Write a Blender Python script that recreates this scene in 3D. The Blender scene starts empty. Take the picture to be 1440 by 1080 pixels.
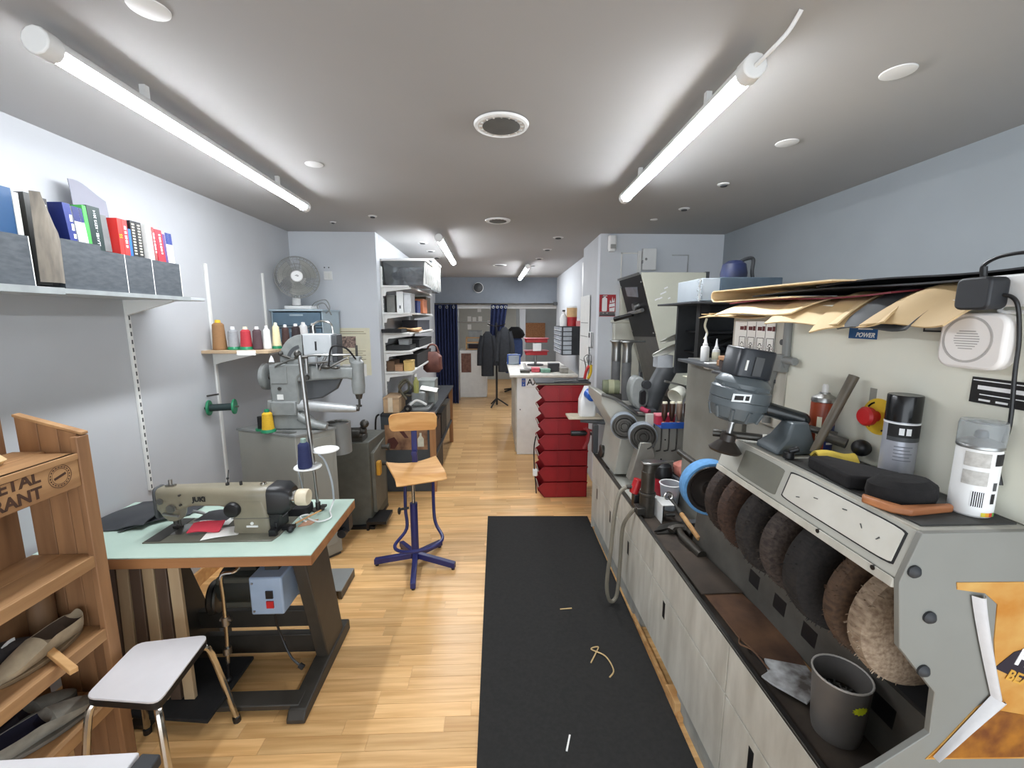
import bpy, bmesh, math, random
from mathutils import Vector, Matrix
random.seed(7)
S = bpy.context.scene
COL = S.collection

# ---------------------------------------------------------------- camera, world, exposure
EYE = 1.7
cam_d = bpy.data.cameras.new('camera')
cam = bpy.data.objects.new('camera', cam_d); COL.objects.link(cam)
cam_d.sensor_width = 36.0; cam_d.lens = 15.0; cam_d.clip_start = 0.02
PITCH = math.atan(92/600); YAW = math.atan(22/600*math.cos(PITCH))
cam.location = (0, 0, EYE)
cam.rotation_euler = (math.pi/2-PITCH, 0, -YAW)
S.camera = cam
W = bpy.data.worlds.new('world'); S.world = W; W.use_nodes = True
bgn = W.node_tree.nodes['Background']
bgn.inputs[0].default_value = (0.86, 0.93, 1.0, 1); bgn.inputs[1].default_value = 2.7
S.view_settings.view_transform = 'Standard'; S.view_settings.look = 'None'
S.view_settings.gamma = 1; S.view_settings.use_curve_mapping = False
S.view_settings.exposure = 0.36
TUBE_POWER = 71.0

# ---------------------------------------------------------------- materials
def lin(c):
    return tuple((v/255/12.92 if v/255 <= .04045 else ((v/255+.055)/1.055)**2.4) for v in c)
MC = {}
def mat(name, rgb, rough=.5, metal=0, var=.12, scale=14, bump=0, clear=0, stretch=(1,1,1), spec=.5, rgb2=None, rand=0, sheen=0):
    """procedural: base colour with a soft noise variation, optional relief; rand = variation from object to object"""
    if name in MC: return MC[name]
    m = bpy.data.materials.new(name); m.use_nodes = True; MC[name] = m
    N = m.node_tree.nodes; L = m.node_tree.links; p = N['Principled BSDF']
    p.inputs['Roughness'].default_value = rough; p.inputs['Metallic'].default_value = metal
    p.inputs['Specular IOR Level'].default_value = spec
    if sheen: p.inputs['Sheen Weight'].default_value = sheen
    tc = N.new('ShaderNodeTexCoord'); mp = N.new('ShaderNodeMapping'); mp.inputs['Scale'].default_value = stretch
    L.new(tc.outputs['Object'], mp.inputs[0])
    nz = N.new('ShaderNodeTexNoise'); nz.inputs['Scale'].default_value = scale; nz.inputs['Detail'].default_value = 5
    L.new(mp.outputs[0], nz.inputs['Vector'])
    c = lin(rgb)
    lo = tuple(v*(1-var) for v in c); hi = tuple(min(1, v*(1+var)) for v in c)
    if rgb2: lo, hi = c, lin(rgb2)
    r = N.new('ShaderNodeValToRGB'); r.color_ramp.elements[0].position = .32; r.color_ramp.elements[1].position = .68
    r.color_ramp.elements[0].color = (*lo, 1); r.color_ramp.elements[1].color = (*hi, 1)
    L.new(nz.outputs['Fac'], r.inputs[0]); out = r.outputs[0]
    if rand:
        oi = N.new('ShaderNodeObjectInfo'); hs = N.new('ShaderNodeHueSaturation')
        mr = N.new('ShaderNodeMapRange'); mr.inputs[3].default_value = 1-rand; mr.inputs[4].default_value = 1+rand
        L.new(oi.outputs['Random'], mr.inputs[0]); L.new(mr.outputs[0], hs.inputs['Value']); L.new(out, hs.inputs['Color'])
        out = hs.outputs[0]
        ad = N.new('ShaderNodeVectorMath'); ad.operation = 'ADD'; sc = N.new('ShaderNodeVectorMath'); sc.operation = 'SCALE'
        sc.inputs[0].default_value = (7, 13, 5); L.new(oi.outputs['Random'], sc.inputs['Scale'])
        L.new(tc.outputs['Object'], ad.inputs[0]); L.new(sc.outputs[0], ad.inputs[1]); L.new(ad.outputs[0], mp.inputs[0])
    L.new(out, p.inputs['Base Color'])
    if bump:
        b = N.new('ShaderNodeBump'); b.inputs['Strength'].default_value = bump; b.inputs['Distance'].default_value = .004
        L.new(nz.outputs['Fac'], b.inputs['Height']); L.new(b.outputs[0], p.inputs['Normal'])
    if clear:
        p.inputs['Transmission Weight'].default_value = clear; p.inputs['IOR'].default_value = 1.2
    return m
def glow(name, rgb, power):
    m = bpy.data.materials.new(name); m.use_nodes = True
    p = m.node_tree.nodes['Principled BSDF']; p.inputs['Base Color'].default_value = (.9, .9, .9, 1)
    p.inputs['Emission Color'].default_value = (*lin(rgb), 1); p.inputs['Emission Strength'].default_value = power
    return m
def wood(name, a, b, rough=.5, axis=0, rings=9, rand=.1):
    """grain stretched along one axis of the object"""
    st = [rings]*3; st[axis] = .8
    return mat(name, a, rough, rgb2=b, scale=2.2, stretch=st, bump=.08, rand=rand)

# ---------------------------------------------------------------- mesh builder
def frame(d):
    d = Vector(d).normalized(); u = Vector((0, 0, 1)) if abs(d.z) < .95 else Vector((1, 0, 0))
    x = u.cross(d).normalized(); return x, d.cross(x).normalized(), d
def rot(rx=0, ry=0, rz=0):
    return (Matrix.Rotation(math.radians(rz), 4, 'Z') @ Matrix.Rotation(math.radians(ry), 4, 'Y') @ Matrix.Rotation(math.radians(rx), 4, 'X'))
def spline(pts, k=6, closed=False):
    P = [Vector(p) for p in pts]; n = len(P); o = []
    for i in range(n if closed else n-1):
        if closed: a, b, c, d = P[i-1], P[i], P[(i+1) % n], P[(i+2) % n]
        else: a, b, c, d = P[max(i-1, 0)], P[i], P[i+1], P[min(i+2, n-1)]
        for j in range(k):
            t = j/k
            o.append(.5*((2*b)+(c-a)*t+(2*a-5*b+4*c-d)*t*t+(3*b-a-3*c+d)*t**3))
    if not closed: o.append(P[-1])
    return o
class B:
    def __init__(s): s.bm = bmesh.new()
    def quadstrip(s, rings, closed=True, caps=True):
        R = [[s.bm.verts.new(v) for v in r] for r in rings]; n = len(R[0])
        for a, b in zip(R, R[1:]):
            for i in range(n if closed else n-1):
                j = (i+1) % n
                s.bm.faces.new((a[i], a[j], b[j], b[i]))
        if caps and closed:
            for r in (R[0][::-1], R[-1]):
                try: s.bm.faces.new(r)
                except ValueError: pass
        return s
    def box(s, c, d, rx=0, ry=0, rz=0):
        m = Matrix.Translation(c) @ rot(rx, ry, rz) @ Matrix.Diagonal((*d, 1))
        bmesh.ops.create_cube(s.bm, size=1, matrix=m); return s
    def bb(s, x0, x1, y0, y1, z0, z1):
        return s.box(((x0+x1)/2, (y0+y1)/2, (z0+z1)/2), (abs(x1-x0), abs(y1-y0), abs(z1-z0)))
    def cyl(s, a, b, r, r2=None, n=16):
        r2 = r if r2 is None else r2; a = Vector(a); b = Vector(b); x, y, _ = frame(b-a)
        rings = [[q+(x*math.cos(t*2*math.pi/n)+y*math.sin(t*2*math.pi/n))*k for t in range(n)] for q, k in ((a, r), (b, r2))]
        return s.quadstrip(rings)
    def lathe(s, prof, c=(0, 0, 0), d=(0, 0, 1), n=20, ring=False):
        """prof: (radius, height along d)"""
        c = Vector(c); x, y, z = frame(d)
        rings = [[c+z*h+(x*math.cos(t*2*math.pi/n)+y*math.sin(t*2*math.pi/n))*max(r, .0004) for t in range(n)] for r, h in (prof+prof[:1] if ring else prof)]
        return s.quadstrip(rings, caps=not ring)
    def tube(s, pts, r, n=8, k=6, closed=False, smooth=True, flat=1):
        P = spline(pts, k, closed) if smooth else [Vector(p) for p in pts]
        rings = []; px = None
        for i, p in enumerate(P):
            if closed: t = P[(i+1) % len(P)]-P[i-1]
            else: t = P[min(i+1, len(P)-1)]-P[max(i-1, 0)]
            t = t.normalized()
            if px is None: px, py, _ = frame(t)
            px = (px-t*px.dot(t)).normalized(); py = t.cross(px)
            rr = r(i/max(1, len(P)-1)) if callable(r) else r
            rings.append([p+px*math.cos(q*2*math.pi/n)*rr+py*math.sin(q*2*math.pi/n)*rr*flat for q in range(n)])
        if closed: rings.append(rings[0]); return s.quadstrip(rings, caps=False)
        return s.quadstrip(rings)
    def prism(s, poly, a, b, axis='y'):
        """polygon in the plane across AXIS, from a to b along it"""
        def P(p, h): return {'y': (p[0], h, p[1]), 'x': (h, p[0], p[1]), 'z': (p[0], p[1], h)}[axis]
        return s.quadstrip([[P(p, a) for p in poly], [P(p, b) for p in poly]])
    def sheet(s, f, nu, nv, t=.002):
        """a sheet with thickness: f(u,v) -> point"""
        g = [[Vector(f(i/nu, j/nv)) for j in range(nv+1)] for i in range(nu+1)]
        top = []; bot = []
        for i in range(nu+1):
            a = []; b = []
            for j in range(nv+1):
                du = g[min(i+1, nu)][j]-g[max(i-1, 0)][j]; dv = g[i][min(j+1, nv)]-g[i][max(j-1, 0)]
                n = du.cross(dv); n = n.normalized() if n.length > 1e-9 else Vector((0, 0, 1))
                a.append(s.bm.verts.new(g[i][j]+n*t/2)); b.append(s.bm.verts.new(g[i][j]-n*t/2))
            top.append(a); bot.append(b)
        F = s.bm.faces.new
        for i in range(nu):
            for j in range(nv):
                F((top[i][j], top[i+1][j], top[i+1][j+1], top[i][j+1])); F((bot[i][j], bot[i][j+1], bot[i+1][j+1], bot[i+1][j]))
        for i in range(nu):
            F((top[i][0], bot[i][0], bot[i+1][0], top[i+1][0])); F((top[i][nv], top[i+1][nv], bot[i+1][nv], bot[i][nv]))
        for j in range(nv):
            F((top[0][j], top[0][j+1], bot[0][j+1], bot[0][j])); F((top[nu][j], bot[nu][j], bot[nu][j+1], top[nu][j+1]))
        return s
    def sph(s, c, r, n=14, sc=(1, 1, 1), rz=0, rx=0, ry=0):
        m = Matrix.Translation(c) @ rot(rx, ry, rz) @ Matrix.Diagonal((r*sc[0], r*sc[1], r*sc[2], 1))
        bmesh.ops.create_uvsphere(s.bm, u_segments=n, v_segments=max(6, n*2//3), radius=1, matrix=m); return s
def rrect(w, h, r, k=4, cx=0, cy=0):
    o = []
    for qx, qy, a0 in ((1, 1, 0), (-1, 1, 90), (-1, -1, 180), (1, -1, 270)):
        for i in range(k+1):
            a = math.radians(a0+90*i/k); o.append((cx+qx*(w/2-r)+r*math.cos(a), cy+qy*(h/2-r)+r*math.sin(a)))
    return o
def circ(r, n=16, cx=0, cy=0): return [(cx+r*math.cos(i*2*math.pi/n), cy+r*math.sin(i*2*math.pi/n)) for i in range(n)]
def wpos(o):
    v = Vector((0, 0, 0))
    while o: v += o.location; o = o.parent
    return v
def ob(name, b, m, parent=None, bev=0, loc=None, angle=38, seg=2):
    """links builder B as one mesh; its coordinates are world ones, taken back to the parent's origin"""
    me = bpy.data.meshes.new(name)
    bmesh.ops.recalc_face_normals(b.bm, faces=b.bm.faces)
    off = wpos(parent) if parent else Vector((0, 0, 0))
    org = Vector(loc) if loc is not None else off
    b.bm.transform(Matrix.Translation(-org)); b.bm.to_mesh(me); b.bm.free()
    for ms in (m if isinstance(m, (list, tuple)) else [m]): me.materials.append(ms)
    for p in me.polygons: p.use_smooth = True
    me.set_sharp_from_angle(angle=math.radians(angle))
    o = bpy.data.objects.new(name, me); COL.objects.link(o)
    o.parent = parent; o.location = org-off
    if bev:
        q = o.modifiers.new('edge', 'BEVEL'); q.width = bev; q.segments = seg; q.limit_method = 'ANGLE'; q.angle_limit = math.radians(40)
    return o
def tag(o, label, cat, group=None, kind=None):
    if label: o['label'] = label
    if cat: o['category'] = cat
    if group: o['group'] = group
    if kind: o['kind'] = kind
    return o
def thing(name, label, cat, loc=(0, 0, 0), group=None):
    o = bpy.data.objects.new(name, None); o.empty_display_size = .05; COL.objects.link(o); o.location = loc
    return tag(o, label, cat, group)
def struct(name, b, m, parent=None, bev=0):
    o = ob(name, b, m, parent, bev)
    if not parent: o['kind'] = 'structure'
    return o
def dup(root, loc=None, rz=None, label=None, group=None, parent=None, keep=None):
    r = root.copy(); COL.objects.link(r)
    if parent: r.parent = parent
    if loc is not None: r.location = loc
    if rz is not None: r.rotation_euler = (0, 0, math.radians(rz))
    if label: r['label'] = label
    if group: r['group'] = group
    for ch in list(root.children):
        c = ch.copy(); COL.objects.link(c); c.parent = r
        for g in ch.children:
            d = g.copy(); COL.objects.link(d); d.parent = c
    return r
def spin(o, rx=0, ry=0, rz=0):
    o.rotation_euler = rot(rx, ry, rz).to_euler(); return o
def text(s, size, loc, right, up, m, parent=None, name='lettering', align='CENTER', bold=0, shear=0):
    cu = bpy.data.curves.new(name, 'FONT'); cu.body = s; cu.size = size; cu.extrude = .0004; cu.offset = bold; cu.shear = shear
    cu.align_x = align; cu.align_y = 'CENTER'; cu.materials.append(m); cu.resolution_u = 3
    tmp = bpy.data.objects.new(name, cu); me = bpy.data.meshes.new_from_object(tmp); me.name = name
    bpy.data.objects.remove(tmp); bpy.data.curves.remove(cu)
    o = bpy.data.objects.new(name, me); COL.objects.link(o)
    r = Vector(right).normalized(); u = Vector(up); u = (u-r*u.dot(r)).normalized(); n = r.cross(u)
    M = Matrix((r, u, n)).transposed().to_4x4()
    off = wpos(parent) if parent else Vector((0, 0, 0))
    o.parent = parent; o.rotation_euler = M.to_euler(); o.location = Vector(loc)-off
    return o
# ---------------------------------------------------------------- common materials
white_wall = mat('wall_paint', (186, 188, 191), .75, var=.03, scale=3, bump=.03)
end_wall = mat('wall_paint_brightened', (208, 212, 217), .75, var=.03, scale=3)  # wall paint lightened: missing light on the end walls put into the colour
ceil_paint = mat('ceiling_paint', (172, 171, 170), .8, var=.02, scale=2)
blue_wall = mat('grey_blue_paint', (152, 158, 162), .75, var=.03, scale=3, bump=.03)
lintel_paint = mat('lintel_paint', (128, 134, 142), .8, var=.03)
white_metal = mat('white_lacquer', (226, 226, 222), .4, var=.03)
white_plastic = mat('white_plastic', (232, 232, 230), .35, var=.02)
cream_metal = mat('cream_enamel', (208, 207, 194), .42, var=.06, scale=6)
grey_metal = mat('grey_enamel', (172, 173, 168), .45, var=.08, scale=5)
midgrey = mat('mid_grey_enamel', (128, 130, 128), .45, var=.08, scale=6)
machine_grey = mat('hammered_grey', (132, 135, 133), .38, var=.1, scale=20)
dark_grey = mat('dark_grey_enamel', (72, 74, 76), .5, var=.12)
charcoal = mat('charcoal', (44, 46, 49), .6, var=.15)
black = mat('black_plastic', (22, 22, 24), .4, var=.15)
black_matte = mat('black_matte', (20, 20, 21), .85, var=.25, scale=40, bump=.2)
rubber = mat('rubber', (28, 28, 28), .75, var=.2)
chrome = mat('chrome', (200, 198, 192), .18, 1, var=.05)
steel = mat('steel', (160, 160, 158), .34, 1, var=.12)
dark_steel = mat('dark_steel', (84, 82, 78), .45, .8, var=.2)
brass = mat('brass', (176, 140, 72), .35, 1)
paper = mat('paper', (238, 237, 232), .85, var=.02)
cream_paper = mat('cream_paper', (226, 221, 196), .85, var=.03)
red_plastic = mat('red_plastic', (176, 30, 36), .38, var=.1)
red = mat('red', (190, 32, 34), .45)
blue_plastic = mat('blue_plastic', (38, 80, 158), .4)
navy = mat('navy_cloth', (26, 36, 72), .9, var=.2, scale=30, bump=.1)
yellow = mat('yellow', (226, 186, 44), .6)
green_plastic = mat('green_plastic', (28, 122, 82), .4)
cardboard = mat('cardboard', (178, 146, 108), .85, var=.08)
clear_plastic = mat('clear_plastic', (232, 236, 238), .12, clear=.85, var=.02)
frost = mat('frosted_plastic', (206, 214, 220), .35, clear=.55, var=.03)
ink = mat('ink_black', (26, 24, 24), .7)
white_ink = mat('white_ink', (240, 240, 240), .6, var=.01)
tan_wood = wood('pine', (190, 138, 84), (222, 178, 122), axis=0)
LW, RW, CZ, BY = -1.93, 2.2, 2.5, 4.2

# ---------------------------------------------------------------- the shell
def floor_material():
    m = bpy.data.materials.new('laminate_far'); m.use_nodes = True; N = m.node_tree.nodes; L = m.node_tree.links; p = N['Principled BSDF']
    p.inputs['Roughness'].default_value = .34
    tc = N.new('ShaderNodeTexCoord'); br = N.new('ShaderNodeTexBrick'); br.inputs['Scale'].default_value = 1
    br.inputs['Brick Width'].default_value = .45; br.inputs['Row Height'].default_value = .07; br.inputs['Mortar Size'].default_value = .0008
    br.inputs['Color1'].default_value = (*lin((212, 172, 118)), 1); br.inputs['Color2'].default_value = (*lin((186, 142, 92)), 1)
    br.inputs['Mortar'].default_value = (*lin((128, 92, 58)), 1)
    L.new(tc.outputs['Object'], br.inputs[0]); L.new(br.outputs[0], p.inputs['Base Color']); return m
fl = struct('floor', B().bb(-2.2, 3.2, -1.6, 16, -.1, -.002), floor_material())
plank_mat = mat('laminate_strip', (212, 162, 102), .34, rgb2=(240, 196, 136), scale=2.6, stretch=(.9, 16, 9), rand=.16)
proto = {}
for L_ in (.34, .42, .5, .58):
    me_o = ob('plank', B().bb(-L_/2+.0006, L_/2-.0006, -.0344, .0344, -.008, 0), plank_mat, fl)
    proto[L_] = me_o
row = 0; y = 1.02; first = set()
while y < 4.05:
    x = -1.9+random.uniform(-.2, 0)
    while x < .88:
        L_ = random.choice((.42, .5, .58, .5))
        if x+L_/2 > -1.85:
            o = proto[L_] if L_ not in first else proto[L_].copy()
            if L_ in first: COL.objects.link(o)
            first.add(L_); o.location = (x+L_/2, y, 0)
        x += L_
    y += .07
for k in proto:
    if k not in first: bpy.data.objects.remove(proto[k])
struct('wall_left', B().bb(LW-.12, LW, -1.6, BY, 0, CZ), white_wall)
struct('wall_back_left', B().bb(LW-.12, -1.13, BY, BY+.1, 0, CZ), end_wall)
struct('wall_return_left', B().prism([(-1.13, BY+.1), (-1.13, BY+.1), (-1.2, 8.6), (-1.3, 8.6), (-1.23, BY+.1)][1:], 0, CZ, 'z'), white_wall)
struct('wall_right', B().bb(RW, RW+.12, -1.6, BY, 0, CZ), blue_wall)
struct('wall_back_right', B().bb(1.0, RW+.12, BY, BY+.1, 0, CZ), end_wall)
wr = struct('wall_return_right', B().prism([(1.0, BY+.1), (1.02, 5.1), (1.12, 5.1), (1.1, BY+.1)], 0, CZ, 'z'), white_wall)
struct('wall_far_right', B().prism([(1.14, 5.1), (1.2, 8.6), (1.3, 8.6), (1.26, 5.1)], 0, CZ, 'z'), white_wall)
struct('trim_1', B().bb(1.02, 1.16, 5.1, 5.16, 0, 2.35), white_metal)
struct('wall_lintel', B().bb(-1.3, 1.3, 8.6, 8.72, 1.98, CZ), lintel_paint)
struct('ceiling', B().bb(-2.2, 3.2, -1.6, 16, CZ, CZ+.1), ceil_paint)
struct('baseboard_left', B().bb(LW, LW+.016, .3, BY, 0, .095), tan_wood)
struct('baseboard_back_left', B().bb(LW, -1.13, BY-.014, BY, 0, .07), white_metal)
# room beyond the lintel
struct('wall_shop_left', B().bb(-1.4, -1.3, 8.72, 13, 0, CZ), white_wall)
struct('wall_shop_right', B().bb(2.4, 2.5, 8.72, 16, 0, CZ), white_wall)
struct('wall_shop_back', B().bb(-1.4, .55, 12, 12.1, 0, CZ), mat('putty_paint', (176, 176, 168), .8, var=.03))
struct('wall_shop_end', B().bb(.4, 2.5, 15, 15.1, 0, CZ), blue_wall)
struct('wall_shop_jamb', B().bb(1.3, 2.4, 8.62, 8.72, 0, CZ), white_wall)
struct('trim_2', B().bb(-1.25, 1.22, 8.74, 8.9, 1.9, 1.975), white_metal)

# ---------------------------------------------------------------- ceiling tubes
tube_glow = glow('tube_light', (244, 249, 255), TUBE_POWER)
def tube_light(a, b, label, r=.032):
    a = Vector(a); b = Vector(b); d = (b-a).normalized(); x = Vector((0, 0, 1)).cross(d).normalized()
    t = thing('tube_light', label, 'ceiling light', (a+b)/2, 'batten tube lights on the ceiling')
    def arc(a0, a1, n, rr, up): return [(x*math.cos(math.radians(a0+(a1-a0)*i/n))*rr+Vector((0, 0, 1))*(math.sin(math.radians(a0+(a1-a0)*i/n))*rr+up)) for i in range(n+1)]
    g = [p-Vector((0, 0, 1))*(.25*min(0, p.z)) for p in arc(-175, -5, 12, r, 0)]
    ob('diffuser', B().quadstrip([[a+d*.05+p for p in g], [b-d*.05+p for p in g]]), tube_glow, t)
    hs = arc(-5, 185, 8, r*1.03, .001)
    ob('housing', B().quadstrip([[a+d*.05+p for p in hs], [b-d*.05+p for p in hs]]), white_plastic, t)
    full = arc(0, 330, 11, r*1.12, .002)
    for q, w in ((a, d), (b-d*.05, d)): ob('end_cap', B().quadstrip([[q+p for p in full], [q+w*.05+p for p in full]]), white_plastic, t, .004)
    for f in (.22, .78):
        q = a+(b-a)*f
        ob('bracket', B().box((q.x, q.y, CZ-.0225), (.02, .02, .045)), white_plastic, t)
    return t
LZ = 2.425
tube_light((-1.21, 1.29, LZ), (-1.25, 3.0, LZ), 'long lit tube on the ceiling above the left wall shelf')
t = tube_light((.755, 1.335, LZ), (.785, 2.72, LZ), 'lit tube on the ceiling above the right hand machines, with a supply cable')
ob('cable', B().tube([(.755, 1.335, LZ), (.765, 1.28, LZ+.01), (.79, 1.25, LZ+.04), (.80, 1.22, CZ-.003)], .006), white_plastic, t)
tube_light((-.52, 4.05, LZ), (-.56, 5.85, LZ), 'lit tube on the ceiling above the alcove shelves')
tube_light((.45, 6.2, LZ), (.44, 8.1, LZ), 'small lit tube on the ceiling near the grey lintel')
tube_light((.62, 9.6, LZ-.2), (.68, 10.9, LZ-.2), 'farthest lit tube, in the room beyond the curtains')

# vents, blank covers and spots
vent_dark = mat('vent_dark', (52, 52, 50), .7)
def vent(x, y, r, label):
    t = thing('ceiling_vent', label, 'vent', (x, y, CZ), 'round vents in the ceiling')
    ob('rim', B().lathe([(r*.82, -.002), (r, -.004), (r*.96, -.012), (r*.87, -.016), (r*.82, -.010)], (x, y, CZ), n=40), white_plastic, t)
    ob('backing', B().lathe([(0, -.003), (r*.83, -.003), (r*.83, -.006), (0, -.006)], (x, y, CZ), n=32), vent_dark, t)
    ob('centre_plate', B().lathe([(0, -.008), (r*.64, -.008), (r*.68, -.013), (r*.6, -.016), (0, -.017)], (x, y, CZ), n=32), mat('vent_grey', (96, 97, 95), .6), t)
    for i in range(16):
        a = i*math.pi/8
        ob('vane', B().box((x+math.cos(a)*r*.75, y+math.sin(a)*r*.75, CZ-.01), (r*.12, .006, .008), rz=math.degrees(a)), white_plastic, t)
vent(.025, 1.915, .115, 'large round vent in the ceiling nearest the viewer, between two tube lights')
vent(.017, 3.66, .105, 'second round vent in the ceiling, farther along the middle')
vent(.05, 6.6, .105, 'small round vent in the ceiling before the dark lintel')
def cover(x, y, r, label, dark=False, g='small fittings on the ceiling'):
    t = thing('ceiling_cover', label, 'cover', (x, y, CZ), g)
    ob('plate', B().lathe([(0, -.001), (r, -.001), (r*.97, -.004), (r*.8, -.006), (0, -.006)], (x, y, CZ), n=28), white_plastic, t)
    if dark: ob('lens', B().lathe([(0, -.01), (r*.55, -.01), (r*.5, -.016), (0, -.018)], (x, y, CZ), n=16), charcoal, t)
cover(1.32, 1.49, .05, 'beige round blank cover at the top right of the ceiling')
cover(1.34, 2.06, .048, 'white round blank cover at right, beyond the beige one')
cover(1.37, 2.67, .035, 'small ceiling spot with dark lens at right, nearest of two', True)
cover(1.385, 3.25, .04, 'small ceiling spot with dark lens at right, farther of two', True)
cover(-.95, 2.42, .045, 'white round cover on the ceiling beside the long left tube')
cover(-.97, 3.56, .035, 'small dark spot on the ceiling above the left back wall', True)
cover(-1.36, 3.78, .025, 'tiny spot on the ceiling near the left back corner', True)
cover(-.90, 1.28, .048, 'largest blank cover, at the top left ceiling edge')
cover(1.29, 3.6, .03, 'tiny white cover on the ceiling above the fire sign')
for k in range(4): cover(.62-.02*k, 4.4+.75*k, .055, ('nearest', 'second', 'third', 'farthest')[k]+' of the four dark ringed downlights in the right row of the far ceiling', True, 'far downlights on the ceiling, right row')
for k in range(3): cover(-.78, 4.75+.55*k, .055, ('nearest', 'middle', 'farthest')[k]+' of the three dark ringed downlights left of the far tube', True, 'far downlights on the ceiling, left row')
t = thing('smoke_detector', 'grey smoke detector on the dark lintel', 'detector', (-.35, 8.6, 2.3))
ob('dome', B().lathe([(0, 0), (.09, 0), (.09, .04), (.05, .07), (0, .075)], (-.35, 8.6, 2.3), (0, -1, 0)), dark_grey, t)
ob('base', B().lathe([(0, 0), (.1, 0), (.1, .02), (0, .02)], (-.35, 8.6, 2.3), (0, -1, 0)), white_plastic, t)
# ================================================================ LEFT: wall shelf with files
t = thing('wall_shelf', 'long grey wall shelf carrying the dark file boxes', 'shelf', (LW, 2.07, 1.80), 'thin grey shelves high on the left wall')
ob('board', B().bb(LW, -1.62, 1.675, 2.48, 1.795, 1.812), mat('shelf_grey', (176, 180, 182), .5, var=.04), t, .003)
ob('bracket', B().prism([(LW, 1.795), (-1.68, 1.795), (-1.68, 1.787), (LW+.02, 1.72), (LW, 1.72)], 2.315, 2.335), white_metal, t)
ob('lip', B().bb(-1.62, -1.614, 1.675, 2.36, 1.794, 1.812), mat('shelf_lip', (150, 155, 155), .5), t)
t = thing('wall_shelf', 'nearer stretch of grey wall shelf at the left edge', 'shelf', (LW, 1.2, 1.80), 'thin grey shelves high on the left wall')
ob('board', B().bb(LW, -1.60, .8, 1.67, 1.792, 1.81), MC['shelf_grey'], t, .003)
ob('bracket', B().prism([(LW, 1.792), (-1.66, 1.792), (-1.66, 1.784), (LW+.02, 1.72), (LW, 1.72)], 1.02, 1.04), white_metal, t)
ob('lip', B().bb(-1.60, -1.592, .8, 1.67, 1.788, 1.812), MC['shelf_lip'], t)
track_dark = mat('slot_dark', (78, 80, 80), .7)
def track(y, z0, z1, label, slots=True):
    t = thing('shelf_track', label, 'rail', (LW, y, z0), 'slotted shelf rails on the left wall')
    ob('channel', B().bb(LW, LW+.014, y-.011, y+.011, z0, z1), white_metal, t, .002)
    if slots:
        p = None; z = z0+.02
        while z < z1-.02:
            if p is None: p = q = ob('slot', B().bb(LW+.0138, LW+.0152, y-.004, y+.004, z-.011, z+.011), track_dark, t)
            else: q = p.copy(); COL.objects.link(q); q.location.z = p.location.z+(z-z0-.02)
            z += .042
track(2.325, .76, 1.80, 'slotted rail with dark slots below the file boxes')
track(2.98, .55, 2.06, 'long rail behind the left end of the thread shelf', False)
track(3.68, 1.5, 2.07, 'shorter rail above the thread shelf near the corner', False)
box_paper = mat('moire_grey_card', (62, 67, 72), .7, rgb2=(78, 83, 88), scale=9, stretch=(1, 3, 9))
def filebox(y0, y1, h, label, h2=None):
    t = thing('file_box', label, 'file box', (-1.77, (y0+y1)/2, 1.812), 'dark grey file boxes on the wall shelf')
    x0, x1, z0 = -1.92, -1.635, 1.813; w = .004
    y1 -= .004
    f = B()
    if h2: f.prism([(y0, z0), (y1, z0), (y1, z0+h2), ((y0+y1)/2+.03, z0+h2), ((y0+y1)/2+.03, z0+h), (y0, z0+h)], x1-w, x1, 'x')
    else: f.bb(x1-w, x1, y0, y1, z0, z0+h)
    ob('front', f, box_paper, t)
    ob('shell', B().bb(x0, x1-w, y0, y0+w, z0, z0+h).bb(x0, x1-w, y1-w, y1, z0, z0+(h2 or h)).bb(x0, x1-w, y0, y1, z0, z0+w).bb(x0, x0+w, y0, y1, z0, z0+h), box_paper, t)
    ob('edge', B().bb(x1-w-.0005, x1+.0008, y1, y1+.003, z0, z0+(h2 or h)), paper, t)
filebox(.95, 1.615, .172, 'dark grey file box cut by the left edge of the photo')
filebox(1.72, 2.005, .186, 'widest file box, with a stepped front and the green and black books', .166)
filebox(2.005, 2.155, .166, 'narrow file box holding the red books')
filebox(2.155, 2.335, .164, 'last file box at the right end of the wall shelf')
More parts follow.
